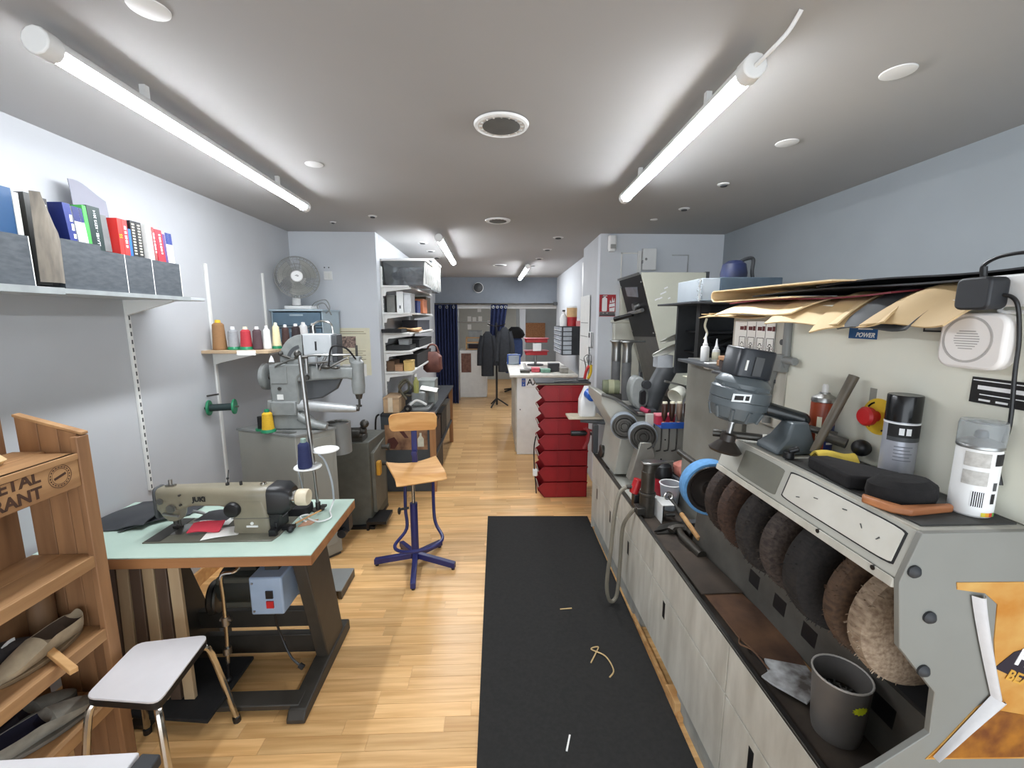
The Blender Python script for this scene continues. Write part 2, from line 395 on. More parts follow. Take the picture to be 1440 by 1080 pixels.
def bk(name, y0, y1, z1, rgb, label, lean=0, cat='book', depth=.2, cap=None, txt=None, tcol=None, tsize=.02, front=None, h=.30, vert=True):
    """a book standing in a file box with its spine to the room; lean shifts the top along the shelf"""
    z0 = 1.822; x1 = -1.655
    m = mat('cover_%02x%02x%02x' % rgb, rgb, .4, var=.04)
    t = thing(name, label, cat, (x1-depth/2, (y0+y1)/2-lean, z0), 'catalogues and books in the file boxes')
    def sh(x0, x1, a, b, z0_, z1_):
        q = B(); k = lambda z: lean*(z-z0)/(z1-z0)
        q.quadstrip([[(x0, a+k(z0_)-lean, z0_), (x1, a+k(z0_)-lean, z0_), (x1, b+k(z0_)-lean, z0_), (x0, b+k(z0_)-lean, z0_)],
                     [(x0, a+k(z1_)-lean, z1_), (x1, a+k(z1_)-lean, z1_), (x1, b+k(z1_)-lean, z1_), (x0, b+k(z1_)-lean, z1_)]]); return q
    ob('cover', sh(x1-.003, x1, y0, y1, z0, z1), m, t)
    ob('front_cover', sh(x1-depth, x1-.003, y0, y0+.002, z0, z1), m, t)
    ob('back_cover', sh(x1-depth, x1-.003, y1-.002, y1, z0, z1), m, t)
    ob('pages', sh(x1-depth+.004, x1-.003, y0+.002, y1-.002, z0+.003, z1-.004), paper, t)
    if cap: ob('spine_band', sh(x1-.0005, x1+.0006, y0, y1, z1-.055, z1), mat('cover_%02x%02x%02x' % cap, cap, .4), t)
    if txt and txt[0] == '#':
        # lettering too small to read: short printed dashes down the spine
        n = int(txt[1:]); w = min(.010, (y1-y0)*.5); ym = (y0+y1)/2-lean*.45; k = B()
        for i in range(n): k.box((x1+.001, ym+lean*.9*(i/n-.5)*.4, 2.02+.1*i/n), (.0008, w, .1/n*(.75 if i % 3 else .5)))
        ob('spine_print', k, tcol or white_ink, t)
    elif txt:
        ym = (y0+y1)/2-lean*.45
        text(txt, tsize, (x1+.0012, ym, (1.985+z1)/2), (0, -lean/.33, -1) if vert == 'down' else (0, lean/.33, 1), (0, -1, 0) if vert != 'down' else (0, 1, 0), tcol or white_ink, t)
    return t
blk = (30, 32, 34)
bk('catalogue', 1.535, 1.60, 2.14, (42, 76, 114), 'blue catalogue with a white bird at the left edge of the shelf', depth=.24)
o = bk('catalogue', 1.603, 1.622, 2.13, (236, 236, 234), 'white spined catalogue beside the blue one', depth=.24)
bk('book', 1.640, 1.695, 2.14, (66, 66, 64), 'dark grey book with pale title right of the blue catalogue', txt='SLIM FIX', tsize=.024, depth=.22)
bk('book', 1.697, 1.718, 2.135, (48, 46, 46), 'thin black book with speckled white lettering', txt='#9', depth=.22)
bk('book', 1.775, 1.805, 2.14, (38, 50, 116), 'blue book leaning behind the brown folder', -.03, txt='#3')
bk('book', 1.810, 1.838, 2.135, (196, 198, 200), 'white book with navy top beside the blue leaning book', -.03, cap=(32, 42, 98))
bk('book', 1.840, 1.852, 2.135, (232, 232, 232), 'thin white book with navy top before the green one', -.03, cap=(32, 42, 98))
bk('book', 1.855, 1.872, 2.15, (66, 158, 72), 'thin bright green book', -.02)
bk('book', 1.875, 1.932, 2.155, (24, 44, 42), 'black-green book with a white title about keys', -.01, txt='LLAVES - KEYS 2014', tsize=.0165, vert='up')
bk('book', 2.012, 2.034, 2.135, (204, 48, 44), 'red book with orange spine title, left of two', 0, txt='55', tcol=yellow, tsize=.02)
bk('book', 2.036, 2.062, 2.135, (214, 52, 50), 'red book with white spine title, right of two', 0, txt='#5')
bk('book', 2.064, 2.078, 2.10, (46, 104, 180), 'thin light blue book between red and patterned ones', 0)
b1 = bk('book', 2.080, 2.108, 2.14, (34, 34, 36), 'black book with a pale checked spine, left of two', 0)
b2 = bk('book', 2.110, 2.140, 2.14, (38, 38, 40), 'black book with a pale checked spine, right of two', 0)
for r_, ya in ((b1, 2.094), (b2, 2.125)):
    p = None
    for i in range(11):
        if p is None: p = ob('check', B().box((-1.6545, ya, 1.995), (.001, .013, .006)), cream_paper, r_)
        else: q = p.copy(); COL.objects.link(q); q.location.z += i*.013
bk('book', 2.165, 2.196, 2.14, (234, 232, 228), 'thick white book right of the checked ones', -.012)
bk('book', 2.199, 2.214, 2.135, (146, 72, 70), 'brownish red thin book with lettering', -.012, txt='#6')
bk('book', 2.217, 2.262, 2.13, (206, 40, 54), 'thick red book near the end of the row', -.02, txt='#7')
bk('book', 2.265, 2.280, 2.115, (92, 66, 120), 'thin purple book near the end of the row', -.02)
bk('book', 2.283, 2.303, 2.125, (224, 224, 232), 'white book with blue top, left of two at the end', -.015, cap=(34, 52, 118))
bk('book', 2.305, 2.325, 2.125, (228, 228, 232), 'white book with blue top, last of the row', -.012, cap=(34, 52, 118))
# bird on the blue catalogue (a white streak)
ob('bird_print', B().prism([(-1.652, 2.09), (-1.66, 2.1), (-1.70, 2.105), (-1.665, 2.095), (-1.66, 2.075)], 1.5338, 1.5344), white_ink, bpy.data.objects['catalogue'])
ob('label_print', B().bb(-1.72, -1.66, 1.5338, 1.5344, 1.985, 2.01), white_ink, bpy.data.objects['catalogue'])
folder_m = mat('worn_folder', (126, 118, 106), .75, rgb2=(98, 92, 84), scale=10, stretch=(1, 6, 1))
def fold(u, v):
    z = 1.83+v*.31; y = 1.625+u*(.085 if v < .55 else .085*(1-(v-.55)*1.9))+.01*math.sin(u*3); x = -1.63+.02*math.sin(u*math.pi)+.01*v
    return (x, y, z)
tag(ob('folder', B().sheet(fold, 6, 12, .004), folder_m), 'worn brown folder sticking out between two file boxes', 'folder')
def shp(u, v):
    return (-1.868+.008*math.sin(v*3), 2.045+u*.175, 2.0+v*(.305-.05*u*u)+.006*math.sin(u*6))
tag(ob('paper_sheet', B().sheet(shp, 8, 10, .003), mat('grey_sheet', (140, 140, 150), .8, var=.02)), 'large pale grey sheet standing behind the black-green book', 'paper')
tag(ob('paper_sheet', B().sheet(lambda u, v: (-1.70+.01*u, 1.955+u*.055*(1-v*.2), 1.99+v*.15), 4, 6, .003), mat('grey_card', (122, 124, 124), .8)), 'grey card between the black-green book and the red books', 'paper')
tag(ob('paper_sheet', B().sheet(lambda u, v: (-1.875, 1.99+u*.045, 2.10+v*.10*u), 4, 4, .002), mat('torn_sheet', (140, 136, 126), .8)), 'torn paper corner peeping out above the blue leaning books', 'paper')

# ================================================================ thread shelf
t = thing('thread_shelf', 'pale wooden shelf with thread cones on the left wall', 'shelf', (LW, 3.35, 1.48))
ob('board', B().bb(LW, -1.5, 2.86, 4.15, 1.472, 1.492), mat('beech_board', (196, 172, 140), .5, rgb2=(176, 150, 120), scale=3, stretch=(1, 9, 9)), t, .002)
ob('price_strip', B().bb(-1.70, -1.58, 2.856, 2.860, 1.462, 1.494), paper, t)
for y in (2.98, 3.68): ob('bracket', B().prism([(LW+.014, 1.472), (-1.62, 1.472), (-1.62, 1.462), (LW+.04, 1.40), (LW+.014, 1.39)], y-.008, y+.008), white_metal, t)
def cone(x, y, z, h, r, rgb, label, cap=None, base=None, r2=None, cat='thread cone'):
    t = thing('thread_cone', label, cat, (x, y, z), 'thread cones')
    tm = mat('thread_%02x%02x%02x' % rgb, rgb, .75, var=.1, scale=60, stretch=(1, 1, 8), bump=.25)
    zb = z
    if base:
        ob('base_disc', B().lathe([(0, 0), (r*1.25, 0), (r*1.25, .006), (r*1.05, .02), (0, .02)], (x, y, z)), base, t); zb = z+.012
    r2 = r2 or r*.82; hh = z+h-zb-.02
    prof = [(r*.9, 0), (r, .004)]
    for i in range(10): prof.append(((r+(r2-r)*i/9)*(1+.012*(i % 2)), .004+(hh-.022)*(i+.5)/10))
    prof += [(r2, hh-.012), (r2*.62, hh)]
    ob('thread', B().lathe(prof, (x, y, zb)), tm, t)
    ob('core', B().lathe([(r*.3, 0), (r*.42, hh), (r*.38, hh+.018), (r*.2, hh+.02)], (x, y, zb)), cap or white_plastic, t)
    return t
zt = 1.4925
cone(-1.862, 2.95, zt, .20, .042, (146, 108, 70), 'tall brown thread cone with yellow core, first on the shelf', yellow)
cone(-1.775, 2.96, zt, .155, .034, (150, 152, 154), 'grey thread cone on a green base', None, green_plastic)
cone(-1.692, 2.96, zt, .155, .036, (176, 48, 58), 'red thread cone on a green base', cream_paper, green_plastic)
cone(-1.622, 2.97, zt, .155, .032, (78, 58, 62), 'dark maroon thread cone right of the red one')
cone(-1.568, 2.99, zt, .16, .026, (226, 226, 224), 'white thread cone at the shelf corner, before the cream one')
cone(-1.535, 3.05, zt, .18, .027, (224, 212, 170), 'cream thread cone on a green base', cream_paper, green_plastic)
cone(-1.533, 3.18, zt, .165, .028, (70, 48, 44), 'dark brown thread cone behind the cream one')
cone(-1.531, 3.34, zt, .17, .035, (54, 44, 46), 'black-brown thread cone behind the patching machine')
cone(-1.535, 3.48, zt, .18, .036, (228, 228, 228), 'fat white thread cone near the drawers')
cone(-1.53, 3.64, zt, .17, .03, (66, 70, 74), 'dark grey thread cone before the drawers')
t = thing('thread_spool', 'green bobbin of dark thread hung on the left wall', 'spool', (-1.86, 2.86, 1.115))
for a in (-1.905, -1.765): ob('flange', B().lathe([(0, 0), (.05, 0), (.052, .006), (.05, .012), (0, .012)], (a-.006, 2.86-(.02 if a < -1.8 else -.02), 1.115), (1, .28, 0)), green_plastic, t)
ob('thread', B().cyl((-1.9, 2.84, 1.115), (-1.765, 2.88, 1.115), .024), mat('thread_dark', (26, 44, 44), .7, scale=80), t)
ob('peg', B().cyl((LW, 2.832, 1.115), (-1.74, 2.888, 1.115), .006).cyl((LW, 2.87, 1.19), (-1.86, 2.88, 1.20), .006), dark_steel, t)

# ================================================================ drawers and fan
t = thing('drawer_unit', 'pale blue plastic drawer unit under the fan', 'drawers', (-1.735, 3.95, zt))
bl = mat('blue_frost', (116, 140, 158), .3, clear=.25, var=.04)
ob('frame', B().bb(-1.92, -1.49, 4.14, 4.15, zt, 1.765).bb(-1.92, -1.91, 3.76, 4.14, zt, 1.765).bb(-1.5, -1.49, 3.76, 4.14, zt, 1.765).bb(-1.93+.002, -1.48, 3.74, 4.15, 1.762, 1.778).bb(-1.91, -1.5, 3.76, 4.14, 1.625, 1.633).bb(-1.91, -1.5, 3.76, 4.14, zt, zt+.006), mat('blue_rim', (168, 186, 196), .35, var=.03), t, .003)
for z in (zt+.01, 1.637):
    d = ob('drawer', B().bb(-1.905, -1.505, 3.75, 4.12, z, z+.115), bl, t, .006)
    ob('handle', B().bb(-1.76, -1.65, 3.742, 3.75, z+.085, z+.1), MC['blue_rim'], d)
t = thing('desk_fan', 'white table fan with round grille on the drawers', 'fan', (-1.74, 3.95, 1.778))
ob('base', B().prism(rrect(.24, .2, .03, cx=-1.74, cy=3.95), 1.778, 1.812, 'z'), white_plastic, t, .008)
ob('post', B().cyl((-1.80, 3.98, 1.80), (-1.80, 3.99, 2.07), .036, .028), white_plastic, t)
ob('buttons', B().bb(-1.79, -1.69, 3.858, 3.87, 1.80, 1.816), charcoal, t)
fc = Vector((-1.73, 3.88, 2.055)); fd = Vector((.34, -.93, .08)).normalized(); fx, fy, _ = frame(fd)
ob('motor', B().lathe([(0, -.16), (.05, -.155), (.065, -.1), (.065, -.04), (.03, -.03), (0, -.03)], fc, fd), white_plastic, t)
fan_grey = mat('fan_wire', (150, 150, 146), .4); R_ = .178
gr = B()
def fp(r, a, h): return fc+fx*(r*math.cos(a))+fy*(r*math.sin(a))+fd*h
for rr, h in ((R_, 0), (R_*.98, .03), (R_*.8, .052), (R_*.6, .06), (R_*.42, .064), (R_*.98, -.03), (R_*.7, -.055)):
    gr.tube([fp(rr, i*2*math.pi/40, h) for i in range(40)], .0035 if rr == R_ else .0016, 5, closed=True, smooth=False)
ob('grille_rings', gr, fan_grey, t)
p = None
sp = B()
for i in range(72):
    a = i*2*math.pi/72
    sp.tube([fp(R_*.27, a, .066), fp(R_*.6, a+.1, .06), fp(R_*.85, a+.16, .047), fp(R_, a+.18, 0)], .0016, 4, smooth=False)
    if i % 2 == 0: sp.tube([fp(R_*.3, a, -.06), fp(R_*.7, a, -.055), fp(R_, a, 0)], .0016, 4, smooth=False)
tag(ob('grille_wires', sp, fan_grey, t), None, None, kind='stuff')
blade_m = mat('fan_blade', (186, 186, 180), .35, clear=.2)
for k in range(3):
    a0 = k*2*math.pi/3
    ob('blade', B().sheet(lambda u, v: fp(.03+v*.125, a0+u*1.5*(.5+.5*v), -.012+.03*u), 8, 5, .002), blade_m, t)
ob('hub_badge', B().lathe([(0, .05), (.05, .05), (.05, .064), (.042, .072), (0, .074)], fc, fd), white_plastic, t)
ob('emblem', B().box(tuple(fc+fd*.075), (.028, .001, .004), ry=20, rz=20).box(tuple(fc+fd*.075+fx*.006+fy*.006), (.02, .001, .004), ry=20, rz=20), dark_grey, t)
ob('cord', B().tube([(-1.64, 3.9, 1.80), (-1.58, 3.86, 1.84), (-1.49, 3.86, 1.86), (-1.46, 3.85, 1.78), (-1.52, 3.84, 1.74), (-1.56, 3.84, 1.81), (-1.50, 3.85, 1.83), (-1.45, 3.86, 1.73)], .005), midgrey, t)
# wall switch, poster
t = thing('wall_switch', 'white double switch on the back wall beside the fan', 'switch', (-1.585, BY, 2.11))
ob('plate', B().bb(-1.625, -1.545, BY-.012, BY, 2.06, 2.14), white_plastic, t, .004)
ob('rocker', B().bb(-1.612, -1.588, BY-.018, BY-.012, 2.075, 2.125).bb(-1.584, -1.56, BY-.018, BY-.012, 2.075, 2.125), white_metal, t)
for x in (-1.615, -1.575): ob('screw', B().cyl((x, BY-.006, 2.175), (x, BY, 2.175), .006, n=8), dark_grey, t)
t = thing('wall_poster', 'cream notice with a group photo on the back wall', 'poster', (-1.38, BY, 1.38))
ob('sheet', B().bb(-1.525, -1.225, BY-.003, BY, 1.15, 1.61), cream_paper, t)
ob('photo', B().bb(-1.51, -1.36, BY-.0045, BY-.003, 1.42, 1.53), mat('crowd_print', (66, 58, 54), .6, rgb2=(176, 150, 138), scale=60), t)
pp = B()
for i, w in enumerate((.22, .24)): pp.bb(-1.50, -1.50+w, BY-.0042, BY-.003, 1.572-i*.018, 1.578-i*.018)
for i in range(5): pp.bb(-1.50, -1.27-.03*(i % 2), BY-.0042, BY-.003, 1.385-i*.02, 1.39-i*.02)
ob('text_lines', pp, mat('faded_ink', (150, 138, 110), .8), t)
tag(ob('note_card', B().bb(-1.50, -1.27, BY-.0062, BY-.0046, 1.14, 1.26), paper), 'white note pinned over the foot of the cream notice', 'note')

# ================================================================ patching machine on its cabinet
A_, B_, C_ = Vector((-1.314, 2.74)), Vector((-1.134, 2.95)), Vector((-1.795, 2.94)); D_ = C_+B_-A_
cab = mat('green_grey_enamel', (146, 146, 138), .5, var=.06, scale=4)
t = thing('machine_cabinet', 'tall grey metal cabinet under the patching machine', 'cabinet', (-1.46, 2.94, 0))
ctr = (A_+B_+C_+D_)/4
ob('body', B().prism([tuple(p) for p in (A_, B_, D_, C_)], 0.02, .935, 'z'), cab, t, .004)
ob('top', B().prism([tuple(ctr+(p-ctr)*1.03) for p in (A_, B_, D_, C_)], .935, .95, 'z'), midgrey, t, .002)
ob('foot', B().prism([tuple(ctr+(p-ctr)*.96) for p in (A_, B_, D_, C_)], 0, .02, 'z'), dark_grey, t)
dv = (B_-A_).normalized(); nv_ = Vector((dv.y, -dv.x))
dq = [A_+dv*.03+nv_*.002, A_+dv*.245+nv_*.002, A_+dv*.245+nv_*.007, A_+dv*.03+nv_*.007]
dr = ob('door', B().prism([tuple(p) for p in dq], .1, .90, 'z'), cab, t, .002)
hq = A_+dv*.05+nv_*.012
ob('knob', B().sph((hq.x, hq.y, .78), .01), chrome, dr)
t = thing('floor_pedal', 'grey metal foot pedal on the floor by the cabinet', 'pedal', (-1.0, 2.56, 0))
ob('plate', B().prism([(-1.19, 2.42), (-.955, 2.42), (-.955, 2.66), (-1.19, 2.66)], .05, .058, 'z'), midgrey, t, .002)
ob('frame', B().bb(-1.19, -1.17, 2.42, 2.66, 0, .05).bb(-.975, -.955, 2.42, 2.66, 0, .05).cyl((-1.19, 2.54, .025), (-.955, 2.54, .025), .01), dark_steel, t)

t = thing('patching_machine', 'grey long arm patching machine standing on the grey cabinet', 'sewing machine', (-1.4, 2.95, .95))
mg = machine_grey; Y0 = 2.95
ob('base', B().prism([(-1.55, .95), (-1.25, .95), (-1.19, .95), (-1.19, .972), (-1.28, 1.0), (-1.40, 1.12), (-1.55, 1.16)], Y0-.07, Y0+.05), mg, t, .012)
ob('toe', B().tube([(-1.34, Y0-.06, 1.04), (-1.24, Y0-.07, .985), (-1.16, Y0-.075, .968)], lambda f: .032-.012*f, 10), mg, t)
ob('column', B().prism([(-1.52, 1.12), (-1.33, 1.12), (-1.34, 1.30), (-1.29, 1.36), (-1.29, 1.40), (-1.52, 1.40)], Y0-.07, Y0+.06), mg, t, .012)
ob('cover_plate', B().prism([(-1.51, 1.27), (-1.40, 1.27), (-1.40, 1.385), (-1.51, 1.385)], Y0-.077, Y0-.07), mg, t, .002)
ob('badge', B().bb(-1.475, -1.435, Y0-.0745, Y0-.07, 1.16, 1.195), white_metal, t)
ob('screw', B().cyl((-1.455, Y0-.078, 1.235), (-1.455, Y0-.07, 1.235), .012, n=10).cyl((-1.475, Y0-.078, 1.10), (-1.475, Y0-.07, 1.10), .007, n=8), dark_steel, t)
ob('upper_arm', B().quadstrip([[(x, Y0+a, zc+b) for a, b in rrect(w, h, .018)] for x, w, h, zc in ((-1.36, .12, .12, 1.335), (-1.2, .1, .095, 1.335), (-1.02, .085, .08, 1.335), (-.98, .08, .09, 1.33))]), mg, t)
ob('arm_web', B().prism([(-1.34, 1.14), (-1.20, 1.16), (-1.10, 1.22), (-1.06, 1.30), (-1.33, 1.30)], Y0-.02, Y0+.03), dark_grey, t, .01)
ob('cylinder_arm', B().tube([(-1.50, Y0-.03, 1.11), (-1.38, Y0-.03, 1.115), (-1.2, Y0-.03, 1.10), (-1.03, Y0-.03, 1.088), (-.965, Y0-.03, 1.085)], lambda f: .05-.03*f, 14), mat('bright_grey', (186, 188, 188), .3, .3), t)
ob('arm_bracket', B().bb(-1.52, -1.35, Y0-.09, Y0+.02, 1.05, 1.15), mg, t, .01)
ob('arm_tip', B().cyl((-.985, Y0-.03, 1.085), (-.95, Y0-.03, 1.085), .017).cyl((-.955, Y0-.03, 1.085), (-.955, Y0-.03, 1.105), .01), dark_steel, t)
ob('head', B().lathe([(.02, 1.18), (.04, 1.19), (.045, 1.24), (.042, 1.34), (.045, 1.40), (.03, 1.42), (.012, 1.43)], (-.955, Y0, 0), n=18), mg, t)
ob('head_plate', B().bb(-1.0, -.93, Y0-.03, Y0+.03, 1.40, 1.445), mg, t, .006)
ob('needle_bar', B().cyl((-.955, Y0, 1.42), (-.955, Y0, 1.52), .008).cyl((-.955, Y0, 1.19), (-.955, Y0, 1.15), .028, .018).cyl((-.955, Y0, 1.16), (-.955, Y0, 1.10), .008).box((-.96, Y0, 1.10), (.04, .015, .012)), dark_steel, t)
fl_ = ob('flywheel', B().lathe([(.03, -.02), (.085, -.016), (.092, -.012), (.092, .012), (.085, .016), (.03, .02)], (-1.57, Y0, 1.31), (1, 0, 0), n=28), mg, t)
ob('flywheel_hub', B().cyl((-1.6, Y0, 1.31), (-1.5, Y0, 1.31), .025), dark_steel, fl_)
q = [(-1.47+.02, 1.40)]+[(-1.30-.155*math.cos(a), 1.42+.175*math.sin(a)) for a in [i*math.pi/20 for i in range(11)]]+[(-1.30, 1.40)]
ob('cam_plate', B().prism(q, Y0-.04, Y0-.022), mg, t, .003)
ob('cam_slot', B().quadstrip([[(-1.30-r*math.cos(a), Y0-.0425, 1.42+r*math.sin(a)) for r in (.085, .108)]+[(-1.30-r*math.cos(a), Y0-.039, 1.42+r*math.sin(a)) for r in (.108, .085)] for a in [.25+i*.1 for i in range(12)]]), dark_grey, t)
ob('cam_lever', B().cyl((-1.44, Y0-.05, 1.46), (-1.36, Y0-.05, 1.43), .008).sph((-1.44, Y0-.05, 1.47), .017, 8).box((-1.42, Y0-.05, 1.40), (.03, .01, .04)), dark_steel, t)
ob('gear_box', B().bb(-1.287, -1.10, Y0-.06, Y0+.06, 1.405, 1.60), mat('pale_grey_enamel', (176, 180, 182), .38, var=.05), t, .008)
ob('gear_box_side', B().bb(-1.10, -1.065, Y0-.055, Y0+.055, 1.41, 1.595), dark_grey, t, .006)
ob('slot', B().bb(-1.208, -1.196, Y0-.0615, Y0-.058, 1.49, 1.55), black, t)
ob('knob', B().cyl((-1.18, Y0-.075, 1.455), (-1.18, Y0-.06, 1.455), .011, n=10), dark_steel, t)
ob('carry_handle', B().tube([(-1.235, Y0, 1.60), (-1.235, Y0, 1.655), (-1.20, Y0, 1.68), (-1.15, Y0, 1.68), (-1.115, Y0, 1.66), (-1.105, Y0, 1.60)], .007), chrome, t)
ob('lifting_rods', B().tube([(-1.47, Y0-.08, 1.385), (-1.36, Y0-.09, 1.43), (-1.22, Y0-.09, 1.46), (-1.06, Y0-.07, 1.46), (-.97, Y0-.05, 1.46)], .008).cyl((-1.30, Y0-.08, 1.40), (-1.10, Y0-.08, 1.42), .006).cyl((-1.12, Y0-.07, 1.38), (-1.0, Y0-.06, 1.44), .008).cyl((-1.26, Y0-.085, 1.34), (-1.26, Y0-.085, 1.44), .012).cyl((-1.20, Y0-.07, 1.38), (-1.20, Y0-.07, 1.45), .006).cyl((-1.19, Y0-.06, 1.36), (-1.13, Y0-.06, 1.47), .009), steel, t)
ob('cable', B().tube([(-1.12, Y0-.08, 1.38), (-1.09, Y0-.1, 1.50), (-1.05, Y0-.1, 1.525), (-.99, Y0-.08, 1.50), (-.955, Y0-.03, 1.43)], .006), black, t)
ob('tension_parts', B().sph((-1.14, Y0-.075, 1.38), .022, 8, (1.6, .8, .7)).sph((-1.08, Y0-.07, 1.375), .018, 8, (1.8, .8, .6)).cyl((-1.27, Y0-.095, 1.31), (-1.27, Y0-.07, 1.31), .018).sph((-1.29, Y0-.075, 1.41), .02, 8), dark_steel, t)
ob('tie_strap', B().prism([(-1.505, 1.415), (-1.47, 1.415), (-1.475, 1.44), (-1.487, 1.46), (-1.497, 1.44)], Y0-.085, Y0-.08), white_plastic, t)
cone(-1.53, 2.835, .9505, .155, .038, (214, 170, 40), 'yellow thread cone on the grey cabinet', green_plastic, green_plastic)
t = thing('thread_cone', 'small black bobbin beside the yellow cone', 'thread cone', (-1.585, 2.87, .95))
ob('thread', B().cyl((-1.60, 2.88, .963), (-1.60, 2.88, 1.045), .02), black_matte, t)
ob('base_disc', B().cyl((-1.60, 2.88, .9505), (-1.60, 2.88, .963), .036), green_plastic, t)
t = thing('scissors', 'pair of shears lying behind the foot of the patching machine', 'scissors', (-1.17, 3.08, .95))
sc = B()
for cx, cy in ((-1.20, 3.06), (-1.165, 3.10)): sc.tube([(cx+.026*math.cos(a), cy+.018*math.sin(a), .957) for a in [i*math.pi/6 for i in range(12)]], .005, 6, closed=True, k=2)
ob('handles', sc, dark_steel, t); ob('blades', B().box((-1.13, 3.09, .961), (.09, .012, .004), rz=-20).box((-1.13, 3.095, .955), (.09, .012, .004), rz=-8), steel, t)
tag(ob('metal_plate', B().prism([(-1.47, 2.80), (-1.36, 2.765), (-1.33, 2.80), (-1.44, 2.84)], .9505, .957, 'z'), steel), 'small flat plate on the cabinet edge beside the yellow cone', 'plate')

# dark machine behind the patching machine
t = thing('splitting_machine', 'dark floor standing machine between the cabinet and back wall', 'machine', (-1.1, 3.5, 0))
ob('body', B().prism([(-1.33, 3.3), (-1.03, 3.35), (-1.0, 3.75), (-1.33, 3.75)], .02, .72, 'z'), mat('machine_black_green', (84, 84, 76), .5, var=.15), t, .008)
ob('side_panel', B().prism([(3.4, .1), (3.7, .1), (3.72, .66), (3.38, .62)], -1.03, -1.0, 'x'), mat('machine_panel', (104, 102, 92), .5), t, .004)
ob('foot', B().bb(-1.33, -1.0, 3.3, 3.75, 0, .025), black, t)
ob('head', B().cyl((-1.17, 3.42, .72), (-1.17, 3.42, .80), .05).cyl((-1.26, 3.40, .80), (-1.06, 3.40, .80), .025).sph((-1.07, 3.40, .86), .036, 10).cyl((-1.12, 3.4, .80), (-1.06, 3.4, .87), .012).bb(-1.25, -1.08, 3.36, 3.5, .72, .76).cyl((-1.22, 3.4, .78), (-1.10, 3.4, .78), .05), dark_steel, t)
ob('yellow_switch', B().prism(rrect(.06, .12, .014, cx=3.45, cy=.47), -1.0, -.97, 'x'), mat('ochre', (206, 150, 48), .5), t, .004)
ob('side_knobs', B().cyl((-1.0, 3.62, .60), (-.95, 3.62, .60), .02).cyl((-.95, 3.62, .60), (-.935, 3.62, .60), .03).cyl((-1.0, 3.62, .45), (-.96, 3.62, .45), .018), dark_steel, t)
ob('column', B().cyl((-1.17, 3.1, .72), (-1.17, 3.1, .95), .09), midgrey, t)
ob('pedal', B().bb(-1.06, -.90, 3.28, 3.50, .05, .075).cyl((-1.06, 3.4, .06), (-1.2, 3.4, .1), .01).bb(-1.06, -1.04, 3.28, 3.5, 0, .05), black, t)
# ================================================================ sewing table with its machine
mint = mat('mint_laminate', (188, 207, 194), .45, rgb2=(174, 197, 184), scale=5)
table_steel = mat('table_steel', (52, 48, 42), .5, var=.15)
t = thing('sewing_table', 'sewing table with pale green top and dark steel frame', 'table', (-1.3, 1.9, 0))
ob('tabletop', B().bb(-1.90, -.762, 1.645, 2.19, .742, .748), mint, t, .002)
ob('edge_band', B().bb(-1.90, -.762, 1.645, 2.19, .698, .742), wood('edge_wood', (140, 92, 54), (172, 122, 78), axis=0), t, .003)
for x, w in ((-1.575, .06), (-.835, -.06)):
    tp = -.035 if w > 0 else -.005; bt = .045 if w > 0 else .005
    ob('leg', B().quadstrip([[(x+tp, 1.74, .698), (x+tp+w, 1.74, .698), (x+tp+w, 1.97, .698), (x+tp, 1.97, .698)],
                             [(x+bt, 1.90, .05), (x+bt+w, 1.90, .05), (x+bt+w, 2.10, .05), (x+bt, 2.10, .05)]]), table_steel, t, .006)
    ob('foot', B().quadstrip([[(x+bt+w/2+a, y, max(0, .0+b)) for a, b in ((-.04, 0), (.04, 0), (.038, h), (-.038, h))] for y, h in ((1.60, .02), (1.625, .05), (1.9, .065), (2.16, .065), (2.17, .05))]), table_steel, t, .006)
ob('stretcher', B().bb(-1.53, -.86, 1.98, 2.02, .165, .255), table_steel, t, .004)
ob('stretcher', B().bb(-1.53, -.86, 1.98, 2.02, .02, .12), table_steel, t, .004)
ob('foot_bar', B().bb(-1.53, -.86, 1.64, 1.72, .03, .055), table_steel, t, .004)
ob('treadle', B().prism([(-1.545, 1.60), (-1.19, 1.56), (-1.19, 1.90), (-1.50, 1.90)], .058, .075, 'z'), black_matte, t, .004)
ob('leg_bracket', B().bb(-.90, -.76, 2.08, 2.13, .62, .698).cyl((-.79, 2.05, .62), (-.79, 2.16, .62), .022), black, t)
mo = ob('motor', B().lathe([(.03, -.17), (.085, -.16), (.092, -.14), (.092, .10), (.08, .13), (.03, .135)], (-1.16, 1.96, .43), (1, 0, 0), n=24), mat('motor_black', (46, 48, 44), .45), t)
ob('motor_housing', B().bb(-1.32, -1.04, 1.90, 2.05, .33, .46).bb(-1.32, -1.0, 1.88, 2.06, .46, .50), mat('motor_dark_olive', (78, 78, 70), .5), t, .008)
ob('drive_pulley', B().lathe([(.02, -.02), (.075, -.02), (.08, -.012), (.066, 0), (.08, .012), (.075, .02), (.02, .02)], (-1.37, 1.95, .36), (1, .2, 0), n=28), dark_steel, t)
ob('motor_hanger', B().bb(-1.25, -1.15, 1.92, 2.0, .50, .698), table_steel, t, .004)
cbx = ob('control_box', B().bb(-1.07, -.93, 1.72, 1.90, .425, .60), mat('control_blue_grey', (146, 164, 186), .4, var=.05), t, .008)
ob('switch', B().bb(-1.0, -.97, 1.714, 1.721, .505, .54), black, cbx); ob('red_switch', B().bb(-1.0, -.97, 1.714, 1.721, .46, .492), red, cbx)
ob('screws', B().cyl((-1.055, 1.7165, .445), (-1.055, 1.722, .445), .005, n=8).cyl((-1.055, 1.7165, .575), (-1.055, 1.722, .575), .005, n=8), steel, cbx)
ob('control_bracket', B().bb(-1.03, -.97, 1.78, 1.84, .60, .698), table_steel, t)
